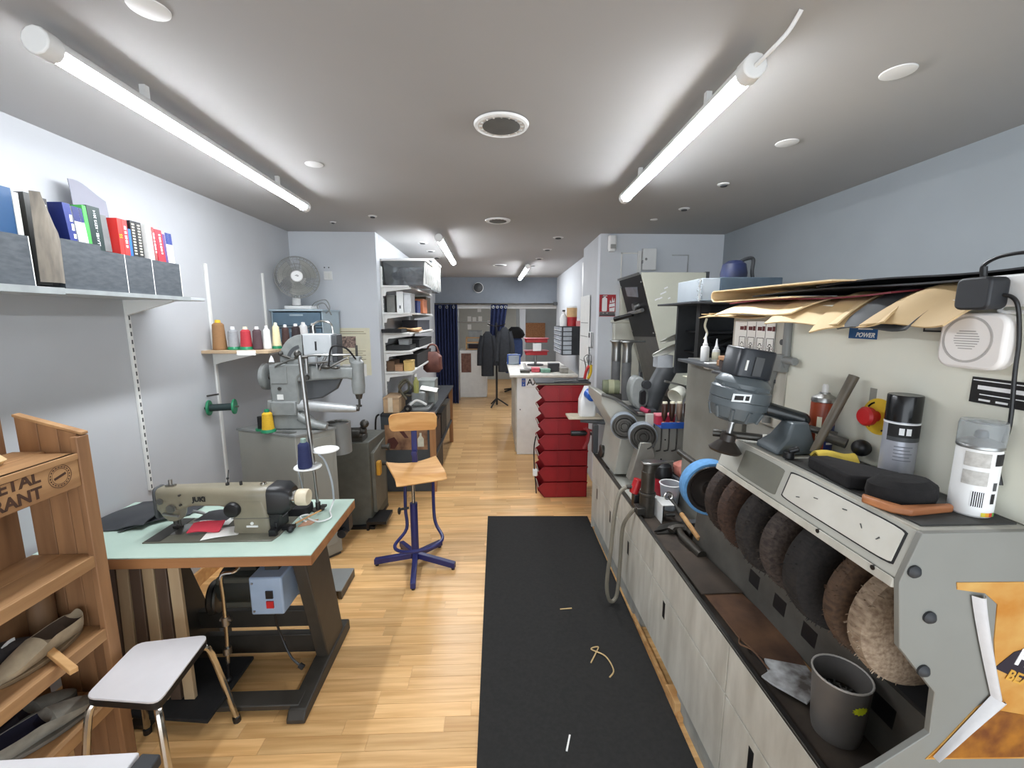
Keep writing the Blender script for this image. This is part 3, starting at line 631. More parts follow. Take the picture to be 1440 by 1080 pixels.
ob('knee_rod', B().tube([(-1.12, 1.80, .66), (-1.13, 1.74, .625), (-1.185, 1.73, .61), (-1.195, 1.74, .5), (-1.205, 1.75, .3), (-1.215, 1.75, .17)], .0085), chrome, t)
ob('knee_rod_clamps', B().cyl((-1.203, 1.75, .36), (-1.203, 1.75, .40), .016).cyl((-1.21, 1.75, .22), (-1.21, 1.75, .25), .018).cyl((-1.225, 1.75, .385), (-1.175, 1.75, .385), .008), steel, t)
ob('treadle_rod', B().cyl((-1.215, 1.75, .17), (-1.22, 1.75, .08), .005).sph((-1.22, 1.75, .085), .016, 8), black, t)
ob('oil_pan', B().bb(-1.45, -1.05, 1.76, 1.98, .655, .698), black, t, .01)
ob('cables', B().tube([(-.95, 1.85, .50), (-.90, 1.88, .42), (-.88, 1.92, .50), (-.865, 1.95, .62), (-.87, 1.96, .70)], .009).tube([(-.94, 1.87, .48), (-.89, 1.92, .44), (-.87, 1.95, .55), (-.875, 1.97, .70)], .006).tube([(-1.0, 1.86, .43), (-.96, 1.90, .40), (-.91, 1.93, .42), (-.88, 1.95, .5)], .007), mat('cable_grey', (132, 128, 118), .5), t)
ob('mains_cable', B().tube([(-1.02, 1.80, .43), (-1.02, 1.82, .3), (-1.0, 1.82, .22), (-.96, 1.80, .15), (-.92, 1.79, .115)], .005).tube([(-.92, 1.79, .115), (-.90, 1.785, .105)], .012, smooth=False), black, t)
ob('floor_cable', B().tube([(-1.28, 2.12, .01), (-1.15, 2.06, .012), (-1.0, 2.05, .012), (-.9, 2.10, .04), (-.86, 2.14, .012)], .006), dark_grey, t)

# sewing machine head
olive = mat('olive_grey_enamel', (146, 138, 118), .38, rgb2=(122, 116, 98), scale=5, spec=.5)
t = thing('sewing_machine', 'olive grey industrial sewing machine head on the green table', 'sewing machine', (-1.25, 1.88, .748))
ob('bed', B().prism([(-1.52, 1.755), (-.975, 1.755), (-.965, 1.80), (-.965, 1.985), (-1.52, 1.985)], .746, .753, 'z'), mat('bed_enamel', (98, 96, 84), .35), t, .003)
ob('needle_plate', B().bb(-1.50, -1.40, 1.82, 1.92, .7532, .7545), steel, t)
ob('slide_plate', B().bb(-1.515, -1.45, 1.762, 1.98, .7532, .7548), dark_steel, t)
Yc = 1.885
ob('arm', B().quadstrip([[(x, Yc+a, zc+b) for a, b in rrect(w, h, min(w, h)*.3)] for x, w, h, zc in ((-1.515, .07, .105, .898), (-1.50, .085, .12, .894), (-1.43, .09, .105, .902), (-1.36, .095, .085, .913), (-1.24, .105, .085, .913), (-1.18, .115, .10, .906), (-1.12, .12, .12, .896), (-1.03, .12, .12, .896), (-1.02, .11, .11, .896))]), olive, t)
ob('column', B().quadstrip([[(cx+a, Yc+b, z) for a, b in rrect(w, .125, .02)] for z, cx, w in ((.752, -1.095, .175), (.78, -1.095, .165), (.84, -1.10, .16), (.88, -1.105, .16), (.90, -1.11, .155))]), olive, t)
ob('column_seam', B().bb(-1.18, -1.01, Yc-.0635, Yc-.0615, .822, .824), dark_grey, t)
ob('head', B().quadstrip([[(cx+a, Yc+b, z) for a, b in rrect(w, d, .02)] for z, cx, w, d in ((.80, -1.46, .05, .06), (.82, -1.465, .075, .07), (.86, -1.47, .09, .085), (.90, -1.475, .085, .09))]), olive, t)
ob('face_plate', B().prism(rrect(.075, .15, .025, cx=Yc, cy=.882), -1.53, -1.515, 'x'), dark_grey, t, .006)
ob('thread_guide', B().cyl((-1.47, Yc, .95), (-1.47, Yc, .985), .008).bb(-1.49, -1.45, Yc-.008, Yc+.008, .954, .962).cyl((-1.49, Yc-.03, .90), (-1.49, Yc-.05, .90), .014), steel, t)
ob('tension_lever', B().cyl((-1.44, Yc-.05, .87), (-1.44, Yc-.06, .87), .018).cyl((-1.48, Yc-.05, .845), (-1.41, Yc-.055, .835), .006).tube([(-1.41, Yc+.03, .82), (-1.38, Yc+.05, .80), (-1.36, Yc+.05, .79)], .007), steel, t)
ob('needle_bar', B().cyl((-1.465, Yc, .80), (-1.465, Yc, .775), .012).cyl((-1.45, Yc, .80), (-1.45, Yc, .765), .006).box((-1.46, Yc, .759), (.04, .014, .01)).cyl((-1.465, Yc, .775), (-1.465, Yc, .755), .003), dark_steel, t)
ob('stitch_dial', B().lathe([(.03, 0), (.034, .004), (.034, .018), (.03, .024), (.012, .026), (0, .026)], (-1.165, Yc-.06, .868), (0, -1, 0), n=20), black, t)
ob('belt_guard', B().quadstrip([[(x, Yc+a, .893+b) for a, b in rrect(w, w*1.05, .03)] for x, w in ((-1.02, .13), (-.96, .125), (-.93, .09))]), black, t)
ob('guard_leg', B().prism([(-1.02, .752), (-.99, .752), (-.975, .82), (-.96, .88), (-1.02, .88)], Yc-.055, Yc-.02).bb(-1.0, -.985, Yc-.06, Yc+.05, .752, .80), black, t, .003)
ob('handwheel', B().lathe([(.02, -.02), (.03, -.015), (.03, .005), (.024, .012), (.036, .014), (.038, .02), (.038, .055), (.034, .063), (0, .065)], (-.925, Yc, .893), (1, 0, 0), n=24), mat('ivory', (216, 204, 178), .4), t)
ob('wheel_ring', B().cyl((-.935, Yc, .893), (-.915, Yc, .893), .034), chrome, t)
ob('oil_window', B().cyl((-1.06, Yc, .954), (-1.06, Yc, .962), .014).cyl((-1.06, Yc, .96), (-1.06, Yc, .968), .007), chrome, t)
ob('spool_pin', B().cyl((-1.22, Yc, .955), (-1.22, Yc, .965), .008).cyl((-1.22, Yc, .96), (-1.222, Yc+.02, 1.02), .002).sph((-1.22, Yc+.005, .985), .006, 8).cyl((-1.16, Yc, .955), (-1.16, Yc, .972), .006), black, t)
text('JUKI', .03, (-1.315, Yc-.0545, .911), (1, 0, 0), (0, 0, 1), ink, t, bold=.0012)
ob('badge', B().cyl((-1.09, Yc-.066, .80), (-1.09, Yc-.062, .80), .007).bb(-1.115, -1.065, Yc-.066, Yc-.062, .782, .79), white_metal, t)
for x, z in ((-1.40, .93), (-1.30, .92), (-1.18, .925), (-1.40, .885)): ob('screw', B().cyl((x, Yc-.054, z), (x, Yc-.045, z), .005, n=8), dark_steel, t)
ob('base_parts', B().box((-.95, 1.86, .76), (.05, .03, .016)).sph((-.93, 1.83, .765), .016, 8).box((-.99, 1.80, .765), (.03, .02, .03)), black, t)

t = thing('thread_stand', 'tall thread stand clamped at the back of the green table', 'thread stand', (-.90, 2.06, .748))
ob('pole', B().cyl((-.90, 2.06, .748), (-.905, 2.05, 1.0), .007).cyl((-.905, 2.05, 1.0), (-.925, 2.04, 1.53), .011), steel, t)
ob('base', B().cyl((-.90, 2.06, .748), (-.90, 2.06, .756), .03).cyl((-.90, 2.06, .756), (-.90, 2.06, .79), .012).bb(-.885, -.86, 2.05, 2.07, .765, .775), dark_steel, t)
for z, x_, y_ in ((.985, -.92, 2.025), (1.05, -.855, 2.088)): ob('tray', B().lathe([(0, 0), (.062, 0), (.064, .003), (.062, .007), (0, .005)], (x_, y_, z), n=28), white_plastic, t)
ob('side_arm', B().tube([(-.88, 2.06, 1.04), (-.85, 2.06, 1.0), (-.825, 2.06, .90), (-.82, 2.06, .80)], .005).tube([(-.95, 2.05, 1.05), (-.98, 2.05, 1.0), (-.97, 2.05, .9), (-.955, 2.05, .8)], .003), frost, t)
ob('top_guide', B().cyl((-.95, 2.04, 1.52), (-.89, 2.04, 1.52), .006).sph((-.935, 2.04, 1.535), .018, 8), dark_steel, t)
ob('cord', B().tube([(-.82, 2.06, .80), (-.83, 2.03, .757), (-.80, 1.96, .755), (-.84, 1.92, .755), (-.90, 1.95, .756), (-.92, 1.99, .757), (-.95, 1.97, .756), (-.90, 1.92, .755)], .004), white_plastic, t)
cone(-.922, 2.002, .9925, .145, .032, (34, 42, 84), 'navy blue thread cone on the thread stand', mat('grey_green_core', (128, 150, 140), .5))
blk_sheet = mat('black_leather', (52, 54, 58), .5, var=.08, bump=.08, scale=40)
def lf(u, v):
    x = -1.89+u*(.28-.03*v)+v*.04; y = 1.86+v*.32+.02*u
    z = .752+.034*math.sin(math.pi*min(1, max(0, v*1.1)))*(.4+.6*u)+(.02*math.cos(u*7) if v < .2 else 0)*.5+.012*u
    return (x, y, max(.7515, z))
tag(ob('leather_sheet', B().sheet(lf, 14, 10, .004), blk_sheet), 'folded black leather sheet on the left of the green table', 'leather')
tag(ob('leather_strip', B().sheet(lambda u, v: (-1.70+u*.20, 1.85+v*.12+u*.17, .7535+.012*math.sin(u*3.1)), 8, 3, .003), blk_sheet), 'flat black leather strip beside the folded sheet', 'leather')
tag(ob('paper_sheet', B().sheet(lambda u, v: (-1.28+u*.13-v*.02, 1.76+v*.09+u*.05, .7555+.002*math.sin(u*4)), 5, 4, .0012), paper), 'white paper sheet under the front of the sewing machine arm', 'paper')
tag(ob('paper_sheet', B().sheet(lambda u, v: (-1.395+u*.15, 1.90+v*.09, .756+.012*v), 5, 4, .0012), paper), 'white paper sheet behind the red cloth under the machine arm', 'paper')
t = thing('cloth_swatch', 'red and grey cloth piece under the sewing machine arm', 'cloth', (-1.32, 1.86, .757))
ob('red_half', B().sheet(lambda u, v: (-1.37+u*.13, 1.81+v*.05+.015*u, .765+.03*v*(.7+.3*u)+.004*math.sin(u*5)), 6, 4, .005), mat('crimson_cloth', (206, 62, 78), .85), t)
ob('grey_half', B().sheet(lambda u, v: (-1.37+u*.135+.03*v, 1.86+v*.06+.015*u, .795+.025*v*(.7+.3*u)+.004*math.sin(u*5)), 6, 4, .004), mat('grey_felt', (92, 92, 96), .9), t)
tag(ob('cardboard_scrap', B().prism([(-.92, 1.88), (-.87, 1.90), (-.855, 1.95), (-.91, 1.93)], .7485, .754, 'z'), mat('pinkish_card', (196, 150, 122), .8)), 'small pinkish scrap behind the handwheel', 'scrap')
t = thing('wood_stick', 'thin pale stick behind the handwheel', 'stick'); t.location = (-.90, 1.95, .76)
ob('shaft', B().cyl((-.94, 1.90, .758), (-.87, 2.02, .765), .004, n=8), tan_wood, t)
tag(ob('black_pouch', B().quadstrip([[(-1.0+a*k, 2.04+b*k, z) for a, b in rrect(.15, .10, .03)] for z, k in ((.7485, 1), (.785, .97), (.80, .6))]), black_matte), 'black pouch behind the belt guard of the sewing machine', 'pouch')
t = thing('leaning_boards', 'row of brown and beige boards leaning behind the crate shelf', 'boards', (-1.62, 1.66, 0))
for i in range(9):
    x = -1.80+i*.052; z0 = 0 if x < -1.62 else .0775
    ob('board', B().quadstrip([[(x+.004*i, 1.66, z0), (x+.044+.004*i, 1.66, z0), (x+.044+.004*i, 1.68, z0), (x+.004*i, 1.68, z0)], [(x, 1.70, .69), (x+.046, 1.70, .69), (x+.046, 1.715, .69), (x, 1.715, .69)]]), wood('board_dark', (74, 58, 46), (92, 74, 60), axis=2) if i % 2 else wood('board_pale', (164, 140, 108), (184, 160, 126), axis=2), t, .002)

# ================================================================ drafting stool
t = thing('work_stool', 'tall wooden work stool with backrest and navy five star base', 'stool', (-.57, 2.77, 0))
nv = mat('navy_enamel', (34, 38, 92), .4, var=.1); ply = wood('beech_ply', (196, 142, 82), (220, 172, 112), axis=0, rand=0)
for a in (-83, -12, 60, 122, 178):
    c, s_ = math.cos(math.radians(a)), math.sin(math.radians(a))
    l = ob('star_leg', B().quadstrip([[(-.57+c*r-s_*w, 2.77+s_*r+c*w, z+h) for w, h in ((-.017, 0), (.017, 0), (.017, .04), (-.017, .04))] for r, z in ((.02, .06), (.285, .012))]), nv, t, .003)
    ob('glide', B().cyl((-.57+c*.27, 2.77+s_*.27, 0), (-.57+c*.27, 2.77+s_*.27, .018), .012, n=10), black, l)
ob('column', B().cyl((-.57, 2.77, .05), (-.57, 2.77, .46), .026), nv, t)
ob('inner_post', B().cyl((-.57, 2.77, .46), (-.57, 2.77, .655), .012), chrome, t)
ob('height_knob', B().cyl((-.60, 2.76, .43), (-.65, 2.74, .43), .008).sph((-.66, 2.735, .42), .02, 8, (.6, 1, 1.3)), black, t)
ob('foot_ring', B().tube([(-.64, 2.86, .63), (-.64, 2.83, .40), (-.63, 2.80, .26), (-.68, 2.66, .215), (-.62, 2.58, .215), (-.50, 2.57, .225), (-.40, 2.62, .235), (-.37, 2.70, .245), (-.43, 2.82, .28), (-.45, 2.87, .36), (-.45, 2.87, .63)], .0115, k=5), nv, t)
def R2(x, y, a=22):
    c, s_ = math.cos(math.radians(a)), math.sin(math.radians(a)); return (-.555+x*c-y*s_, 2.84+x*s_+y*c)
def seatf(u, v):
    w = .36*(1-.08*(1-v)); x = (u-.5)*w; y = (v-.5)*.36
    k = .03*((u-.5)*2)**2-.012; z = .672+k*v-.035*max(0, (.12-v)/.12)**1.6
    e = .02*(max(0, abs(u-.5)*2-.75)/.25)**2
    y = y*(1-e*2)
    p = R2(x, y); return (p[0], p[1], z)
ob('seat', B().sheet(seatf, 16, 14, .014), ply, t, .003)
def backf(u, v):
    a = (u-.5)*2; hh = .07*(1-.12*a*a)
    rr = min(1, (1-abs(a))/.16); hh *= math.sqrt(max(.0, 1-(1-rr)**2))*.45+.55
    x = a*.165; z = .975+(v-.5)*2*hh
    p = R2(x, .155-.03*a*a-.02*(v-.5), 8); return (p[0]-.02, p[1], z)
ob('backrest', B().sheet(backf, 24, 8, .012), ply, t, .003)
p0 = R2(0, .168, 8); 
ob('back_post', B().bb(p0[0]-.04, p0[0], p0[1]-.004, p0[1]+.012, .655, .97).bb(p0[0]-.04, p0[0], 2.76, p0[1]+.012, .645, .66), nv, t, .003)
ob('back_knob', B().cyl((p0[0]-.02, p0[1], .74), (p0[0]-.02, p0[1]-.03, .74), .02), nv, t)

# ================================================================ low white stool and the table at the lower edge
t = thing('low_stool', 'low stool with white seat and chrome legs by the crate shelf', 'stool', (-1.26, 1.43, 0))
Q = [(-1.385, 1.30), (-1.12, 1.27), (-1.155, 1.58), (-1.41, 1.545)]
def rounded(Q, r=.035, k=4):
    o = []; n = len(Q)
    for i in range(n):
        p = Vector(Q[i]); a = (Vector(Q[i-1])-p).normalized(); b = (Vector(Q[(i+1) % n])-p).normalized()
        for j in range(k+1):
            s_ = j/k; o.append(tuple((p+a*r)*(1-s_)**2+p*2*s_*(1-s_)+(p+b*r)*s_*s_))
    return o
ob('seat', B().prism(rounded(Q), .442, .450, 'z'), mat('white_laminate', (226, 224, 226), .4, var=.02), t, .002)
ob('seat_edge', B().prism(rounded(Q), .418, .442, 'z'), black, t, .002)
for (x, y), (fx_, fy_) in zip(Q, ((-1.42, 1.275), (-1.075, 1.225), (-1.115, 1.625), (-1.455, 1.585))):
    cx, cy = x+(-1.27-x)*.25, y+(1.42-y)*.25
    l = ob('leg', B().tube([(cx+(-1.27-x)*.2, cy+(1.42-y)*.2, .412), (cx, cy, .408), (x*.85+fx_*.15+(-1.27-x)*.06, y*.85+fy_*.15+(1.42-y)*.06, .37), (fx_, fy_, .015)], .0115, k=5), chrome, t)
    ob('foot_cap', B().cyl((fx_, fy_, 0), (fx_-(fx_-x)*.05, fy_-(fy_-y)*.05, .025), .015, n=10), black, l)
t = thing('front_table', 'corner of a white topped table at the bottom left', 'table', (-1.1, .6, 0))
ob('top', B().prism([(-1.40, .30), (-.80, .30), (-.822, .868), (-1.40, .855)], .705, .72, 'z'), MC['white_laminate'], t, .003)
ob('side_rail', B().prism([(-.795, .30), (-.74, .30), (-.772, .865), (-.817, .868)], .69, .717, 'z'), charcoal, t, .004)
for x, y in ((-1.36, .36), (-.84, .36), (-1.36, .80), (-.86, .82)): ob('leg', B().cyl((x, y, 0), (x, y, .705), .018), charcoal, t)

# ================================================================ crate shelf
cw = wood('crate_wood_up', (124, 88, 58), (160, 118, 80), rough=.65, axis=2, rings=8); cwy = wood('crate_wood_along', (148, 108, 70), (188, 146, 100), rough=.65, axis=1, rings=8)
t = thing('crate_shelf', 'rough wooden crate shelf with stencilled front plank at the left edge', 'shelf', (-1.58, 1.1, 0))
for i, (x0, x1, z0, z1) in enumerate(((-1.652, -1.582, 1.367, 1.346), (-1.58, -1.517, 1.345, 1.326), (-1.515, -1.455, 1.325, 1.306))):
    ob('end_board', B().prism([(x0, 0), (x1, 0), (x1, z1), (x0, z0)], 1.485, 1.505), cw, t, .002)
ob('front_post', B().bb(-1.457, -1.434, 1.462, 1.508, 0, 1.30), cw, t, .003)
ob('end_cap', B().prism([(-1.655, 1.368), (-1.434, 1.302), (-1.434, 1.312), (-1.655, 1.378)], 1.482, 1.508), cwy, t, .002)
for k, (y0, y1) in enumerate(((1.345, 1.468), (1.18, 1.31), (1.0, 1.145), (.80, .96))):
    ob('back_slat', B().bb(-1.692, -1.675, y0, y1, 0, 1.385), cw, t, .002)
ob('front_plank', B().bb(-1.456, -1.438, .5, 1.462, 1.128, 1.245), cwy, t, .003)
for z, x1 in ((1.245, -1.436), (.862, -1.44), (.575, -1.44), (.30, -1.44)):
    ob('shelf_board', B().bb(-1.672, -1.565, .5, 1.483, z-.022, z), cwy, t, .002)
    ob('shelf_board', B().bb(-1.563, x1, .5, 1.462 if x1 > -1.437 else 1.483, z-.022, z), cwy, t, .002)
    if z < 1: ob('shelf_lip', B().bb(-1.452, -1.436, .5, 1.462, z-.04, z+.004), cwy, t, .002)
stencil = mat('stencil_brown', (70, 44, 28), .8, var=.2)
text('VEGETAL', .052, (-1.4375, 1.335, 1.208), (0, 1, 0), (0, 0, 1), stencil, t, align='RIGHT', bold=.0016)
text('COLORANT', .052, (-1.4375, 1.335, 1.158), (0, 1, 0), (0, 0, 1), stencil, t, align='RIGHT', bold=.0016)
ring = B()
for r0, r1 in ((.036, .038), (.025, .0265)):
    ring.quadstrip([[(-1.4378, 1.395+r0*math.cos(a), 1.187+r0*math.sin(a)) for a in [i*math.pi/16 for i in range(32)]], [(-1.4374, 1.395+r1*math.cos(a), 1.187+r1*math.sin(a)) for a in [i*math.pi/16 for i in range(32)]]], caps=False)
for i in range(20):
    a = i*math.pi/10; ring.box((-1.4376, 1.395+.031*math.cos(a), 1.187+.031*math.sin(a)), (.0006, .0055, .003), rx=math.degrees(a)+90)
ring.box((-1.4376, 1.395, 1.187), (.0006, .04, .008), rx=15)
ob('round_stamp', ring, stencil, t)
tag(ob('bread_bag', B().quadstrip([[(-1.62+x+a, 1.24+y+b, z) for a, b in rrect(w, d, .03)] for z, w, d, x, y in ((1.247, .15, .22, 0, 0), (1.262, .17, .24, 0, 0), (1.285, .12, .18, .01, .02), (1.305, .05, .07, .02, .05))], ), mat('waxed_paper', (226, 202, 156), .6, rgb2=(206, 176, 128), scale=12, bump=.4)), 'crumpled cream bag lying on top of the crate shelf', 'bag')
# worn shoes on the crate shelves
def shoe(x, y, z, rz, rgb, label, inner=(30, 32, 46), sole=(60, 54, 48), sc=1, stripe=None):
    """a low shoe, toe along its own +y, with an open collar and a sole"""
    t = thing('shoe', label, 'shoe', (0, 0, 0), 'worn shoes on the crate shelf')
    m = mat('upper_%02x%02x%02x' % rgb, rgb, .75, var=.2, scale=22, bump=.2); rings = []; lin_ = []
    for i in range(17):
        f = i/16; w = .036+.010*math.sin(f*3.0)-.006*math.exp(-((f-.42)/.12)**2); w *= max(.18, min(1, (f+.03)/.10))**.5*max(.12, min(1, (1.02-f)/.16))**.55
        h = (.062 if f < .45 else .062-.042*((f-.45)/.55)**1.2); op = max(0, min(1, (.56-f)/.10))*max(0, min(1, (f-.03)/.06))
        o = [(w*math.cos(-k*math.pi/9), max(.0, h+h*1.2*math.sin(-k*math.pi/9))) for k in range(10)]
        n = []
        for j in range(1, 6):
            b = math.pi-j*math.pi/6; n.append((w*.86*math.cos(b), h+(-.75*h*op+.42*h*(1-op)*min(1, w/.03))*math.sin(b)))
        yy = (-.13+.265*f)*sc
        rings.append([(px*sc, yy, pz*sc+.012) for px, pz in o+n])
        if .06 < f < .56: lin_.append([(px*sc*1.02, yy, pz*sc+.0135) for px, pz in [(-w*.9, h-.002)]+n+[(w*.9, h-.002)]])
    ob('upper', B().quadstrip(rings), m, t)
    ob('lining', B().quadstrip(lin_, closed=False), mat('lining_%02x%02x%02x' % inner, inner, .9), t)
    ob('sole', B().prism([((.041+.005*math.cos(a*2))*sc*math.cos(a)*(1+.1*math.sin(a)), (.0025+.138*math.sin(a))*sc) for a in [k*math.pi/10 for k in range(20)]], 0, .014, 'z'), mat('sole_%02x%02x%02x' % sole, sole, .7), t, .003)
    if stripe: ob('stripe', B().sheet(lambda u, v: ((.030-.012*u)*sc, (.02+.05*u)*sc, (.060+.012*v+.006*math.sin(u*3))*sc+.012), 4, 2, .002), stripe, t)
    t.location = (x, y, z+.0005); t.rotation_euler = (0, 0, math.radians(rz)); return t
ZM, ZL = .576, .3005
shoe(-1.525, 1.335, ZM, 178, (168, 152, 126), 'beige shoe with its round heel to the right on the middle crate shelf', (70, 56, 44), (120, 100, 74), .95)
shoe(-1.605, 1.375, ZM+.001, -20, (46, 42, 42), 'dark shoe with a white stripe behind the beige one on the middle crate shelf', (22, 22, 24), (40, 36, 34), .9, white_plastic) if False else None
shoe(-1.625, 1.27, ZM, -3, (52, 48, 48), 'dark shoe with a white stripe at the left of the middle crate shelf', (22, 22, 24), (40, 36, 34), .9, white_plastic)
t = thing('heel_block', 'round wooden block at the back of the middle crate shelf', 'block', (-1.62, 1.44, ZM))
ob('block', B().cyl((-1.625, 1.44, ZM+.001), (-1.625, 1.44, ZM+.16), .036), wood('block_wood', (104, 78, 54), (128, 98, 70), axis=2), t, .004)
ob('pin', B().cyl((-1.625, 1.44, ZM+.16), (-1.625, 1.44, ZM+.175), .010), dark_steel, t)
tag(ob('wood_stick', B().box((-1.435, 1.30, .592), (.17, .022, .018), rz=-26, ry=6), tan_wood, bev=.002), 'short wooden stick poking out over the middle crate shelf', 'stick')
shoe(-1.535, 1.305, ZL, -24, (150, 148, 138), 'pale grey shoe with navy lining at the front of the bottom crate shelf', (28, 28, 48), (120, 114, 104), 1.0)
shoe(-1.622, 1.34, ZL, -18, (112, 112, 104), 'darker grey shoe behind the pale one on the bottom crate shelf', (40, 36, 44), (84, 80, 74), .95)
# ================================================================ rubber mat and litter
matm = mat('mat_rubber', (31, 30, 28), .9, var=.2, scale=60, bump=.3)
tag(ob('floor_mat', B().prism([(-.085, 1.0), (.755, 1.0), (.78, 3.46), (-.083, 3.49)], .0005, .008, 'z'), matm, bev=.002), 'long black rubber mat in front of the finishing machine', 'mat')
scrap = mat('tan_strip', (196, 168, 120), .7)
tag(ob('leather_strip', B().tube([(.46, 1.87, .010), (.50, 1.93, .014), (.52, 1.97, .011), (.48, 1.955, .012), (.54, 1.90, .018), (.56, 1.82, .012), (.53, 1.78, .010)], .0035), scrap), 'curled tan leather strip on the black mat', 'strip')
for x, y, r_, l in ((.40, 2.27, 5, 'pale sliver on the black mat, farthest of two'), (.28, 1.47, 70, 'pale sliver near the lower edge of the black mat')):
    tag(ob('leather_scrap', B().box((x, y, .0115), (.07, .007, .003), rz=r_), paper if r_ > 50 else scrap), l, 'scrap')

# ================================================================ shoe finishing machine
enamel = mat('machine_enamel', (182, 181, 172), .42, rgb2=(164, 163, 154), scale=3.5, spec=.4)
apron = mat('apron_enamel', (206, 203, 192), .5, rgb2=(178, 174, 162), scale=4, stretch=(1, 4, 1))
board_m = mat('backboard_enamel', (222, 221, 207), .55, var=.04, scale=3)
dusty = mat('dusty_tray', (56, 48, 42), .85, rgb2=(76, 66, 56), scale=14, bump=.3)
dark_in = mat('dark_inside', (40, 39, 38), .85, var=.2)
fm = thing('finishing_machine', 'long grey shoe finishing machine with bench, brushes and hood along the right', 'machine', (1.1, 1.8, 0))
FX = .765
ob('bench_body', B().bb(FX+.012, 1.30, .70, 3.24, .10, .615), enamel, fm)
ob('plinth', B().bb(FX+.02, 1.28, .70, 1.62, 0, .10).bb(FX+.02, 1.28, 2.12, 3.22, 0, .10), mat('plinth_grey', (164, 166, 160), .6, rgb2=(132, 132, 126), scale=12), fm)
ob('plinth_board', B().bb(FX+.005, FX+.02, 1.55, 2.2, 0, .022).bb(FX-.005, FX+.035, 1.58, 1.68, .0, .06), tan_wood, fm)
ys = (.70, 1.24, 1.92, 2.46, 2.86, 3.24)
for a, b_ in zip(ys, ys[1:]):
    d = ob('door_panel', B().bb(FX, FX+.014, a+.0025, b_-.0025, .12, .443), apron, fm, .002)
    ob('finger_slot', B().bb(FX-.001, FX+.006, b_-.17, b_-.145, .33, .41), black, d)
    ob('apron_panel', B().bb(FX, FX+.014, a+.0025, b_-.0025, .449, .632), apron, fm, .002)
ob('apron_lip', B().bb(FX, FX+.016, .70, 3.24, .632, .642), dark_steel, fm, .002)
ob('end_panel', B().bb(FX, 1.3, 3.24, 3.256, .02, .64), apron, fm, .002)
ob('tray', B().bb(FX+.016, 1.30, .70, 2.34, .612, .622).bb(FX+.016, .80, 2.34, 2.95, .612, .63).bb(.97, 1.3, 2.34, 2.95, .612, .63).bb(FX+.016, 1.3, 2.95, 3.24, .612, .638), dusty, fm)
ob('bin_hole', B().bb(.80, .97, 2.34, 2.95, .40, .405).bb(.797, .80, 2.34, 2.95, .40, .625).bb(.97, .973, 2.34, 2.95, .40, .625).bb(.80, .97, 2.337, 2.34, .40, .62), black_matte, fm)
hp = ob('back_rail', B().prism([(.955, .622), (.968, .622), (.985, .80), (.972, .80)], .72, 1.92), mat('rail_grey', (88, 85, 79), .6, rgb2=(68, 65, 60), scale=9), fm)
for y in (.90, 1.02, 1.158, 1.298, 1.443): ob('rail_hole', B().prism([(.9625, .70), (.966, .70), (.9705, .755), (.967, .755)], y-.03, y+.03), black, hp)
ob('hopper', B().bb(1.055, 1.07, .703, 1.92, .62, 1.209).prism([(.985, .80), (1.055, .84), (1.055, .80)], .72, 1.92).bb(1.0, 1.07, .703, .708, .62, 1.21), dark_in, fm)
# near cheek plate with its notched edge
ck = [(.764, 1.318), (.97, 1.318), (.985, 1.318), (1.6, 1.318), (1.6, 0), (.70, 0), (.70, .80), (.742, .825), (.841, .899), (.837, .99), (.753, 1.089), (.734, 1.222)]
che = ob('cheek_plate', B().prism(ck, .690, .702), mat('cheek_enamel', (134, 134, 128), .45, rgb2=(126, 126, 120), scale=4), fm, .0015)
for x, z in ((.757, 1.245), (.80, 1.152), (.805, 1.04)): ob('bolt', B().lathe([(.012, 0), (.012, .004), (.007, .009), (0, .01)], (x, .690, z), (0, -1, 0), n=14), charcoal, che)
ob('side_cabinet', B().bb(1.07, 1.6, .702, 1.745, 0, 1.318), enamel, fm)
# hood
ob('hood', B().prism([(.737, 1.224), (.767, 1.316), (1.15, 1.316), (1.15, 1.21), (.757, 1.21)], .702, 1.345), enamel, fm, .002)
ob('hood_edge', B().prism([(.731, 1.205), (.7345, 1.224), (.757, 1.212), (.757, 1.20)], .702, 1.345), apron, fm, .002)
def onhood(y0, y1, f0, f1, h):
    def P(f, y, k): return (.737+.030*f-.0095*k/.01, y, 1.224+.092*f+.003*k/.01)
    r = rrect(y1-y0, f1-f0, .05 if f1-f0 > .5 else .03, cx=(y0+y1)/2, cy=(f0+f1)/2, k=3)
    r = [(max(y0, min(y1, y)), f) for y, f in r]
    return B().quadstrip([[P(f, y, -.001) for y, f in r], [P(f, y, h) for y, f in r]])
ob('cover_seam', onhood(.715, 1.035, .16, .93, .0006), black, fm)
ob('cover_panel', onhood(.720, 1.030, .19, .90, .0022), mat('cover_cream', (214, 212, 202), .42, rgb2=(202, 199, 188), scale=9), fm, .001)
sc_ = B()
for y, f in ((.80, .55), (.85, .7), (.93, .6), (.98, .4), (.76, .5)): sc_.box((.737+.03*f-.0026, y, 1.224+.092*f+.0008), (.001, .012, .002), rx=random.uniform(-60, 60))
ob('scratches', sc_, dark_grey, fm)
ob('mirror_panel', onhood(1.055, 1.235, .08, .88, .0012), mat('smoked_panel', (120, 120, 110), .25, var=.05), fm)
for y in (.745, .89): ob('rim_hole', B().cyl((.732, y, 1.2185), (.7375, y, 1.2185), .005, n=10), black, fm)
ob('shelf_mat', B().bb(.79, .978, .72, 1.10, 1.316, 1.3195), mat('shelf_rubber', (64, 64, 62), .8, var=.12, scale=30), fm)
ob('shelf_lip', B().bb(.768, .774, .702, 1.345, 1.314, 1.319), apron, fm)
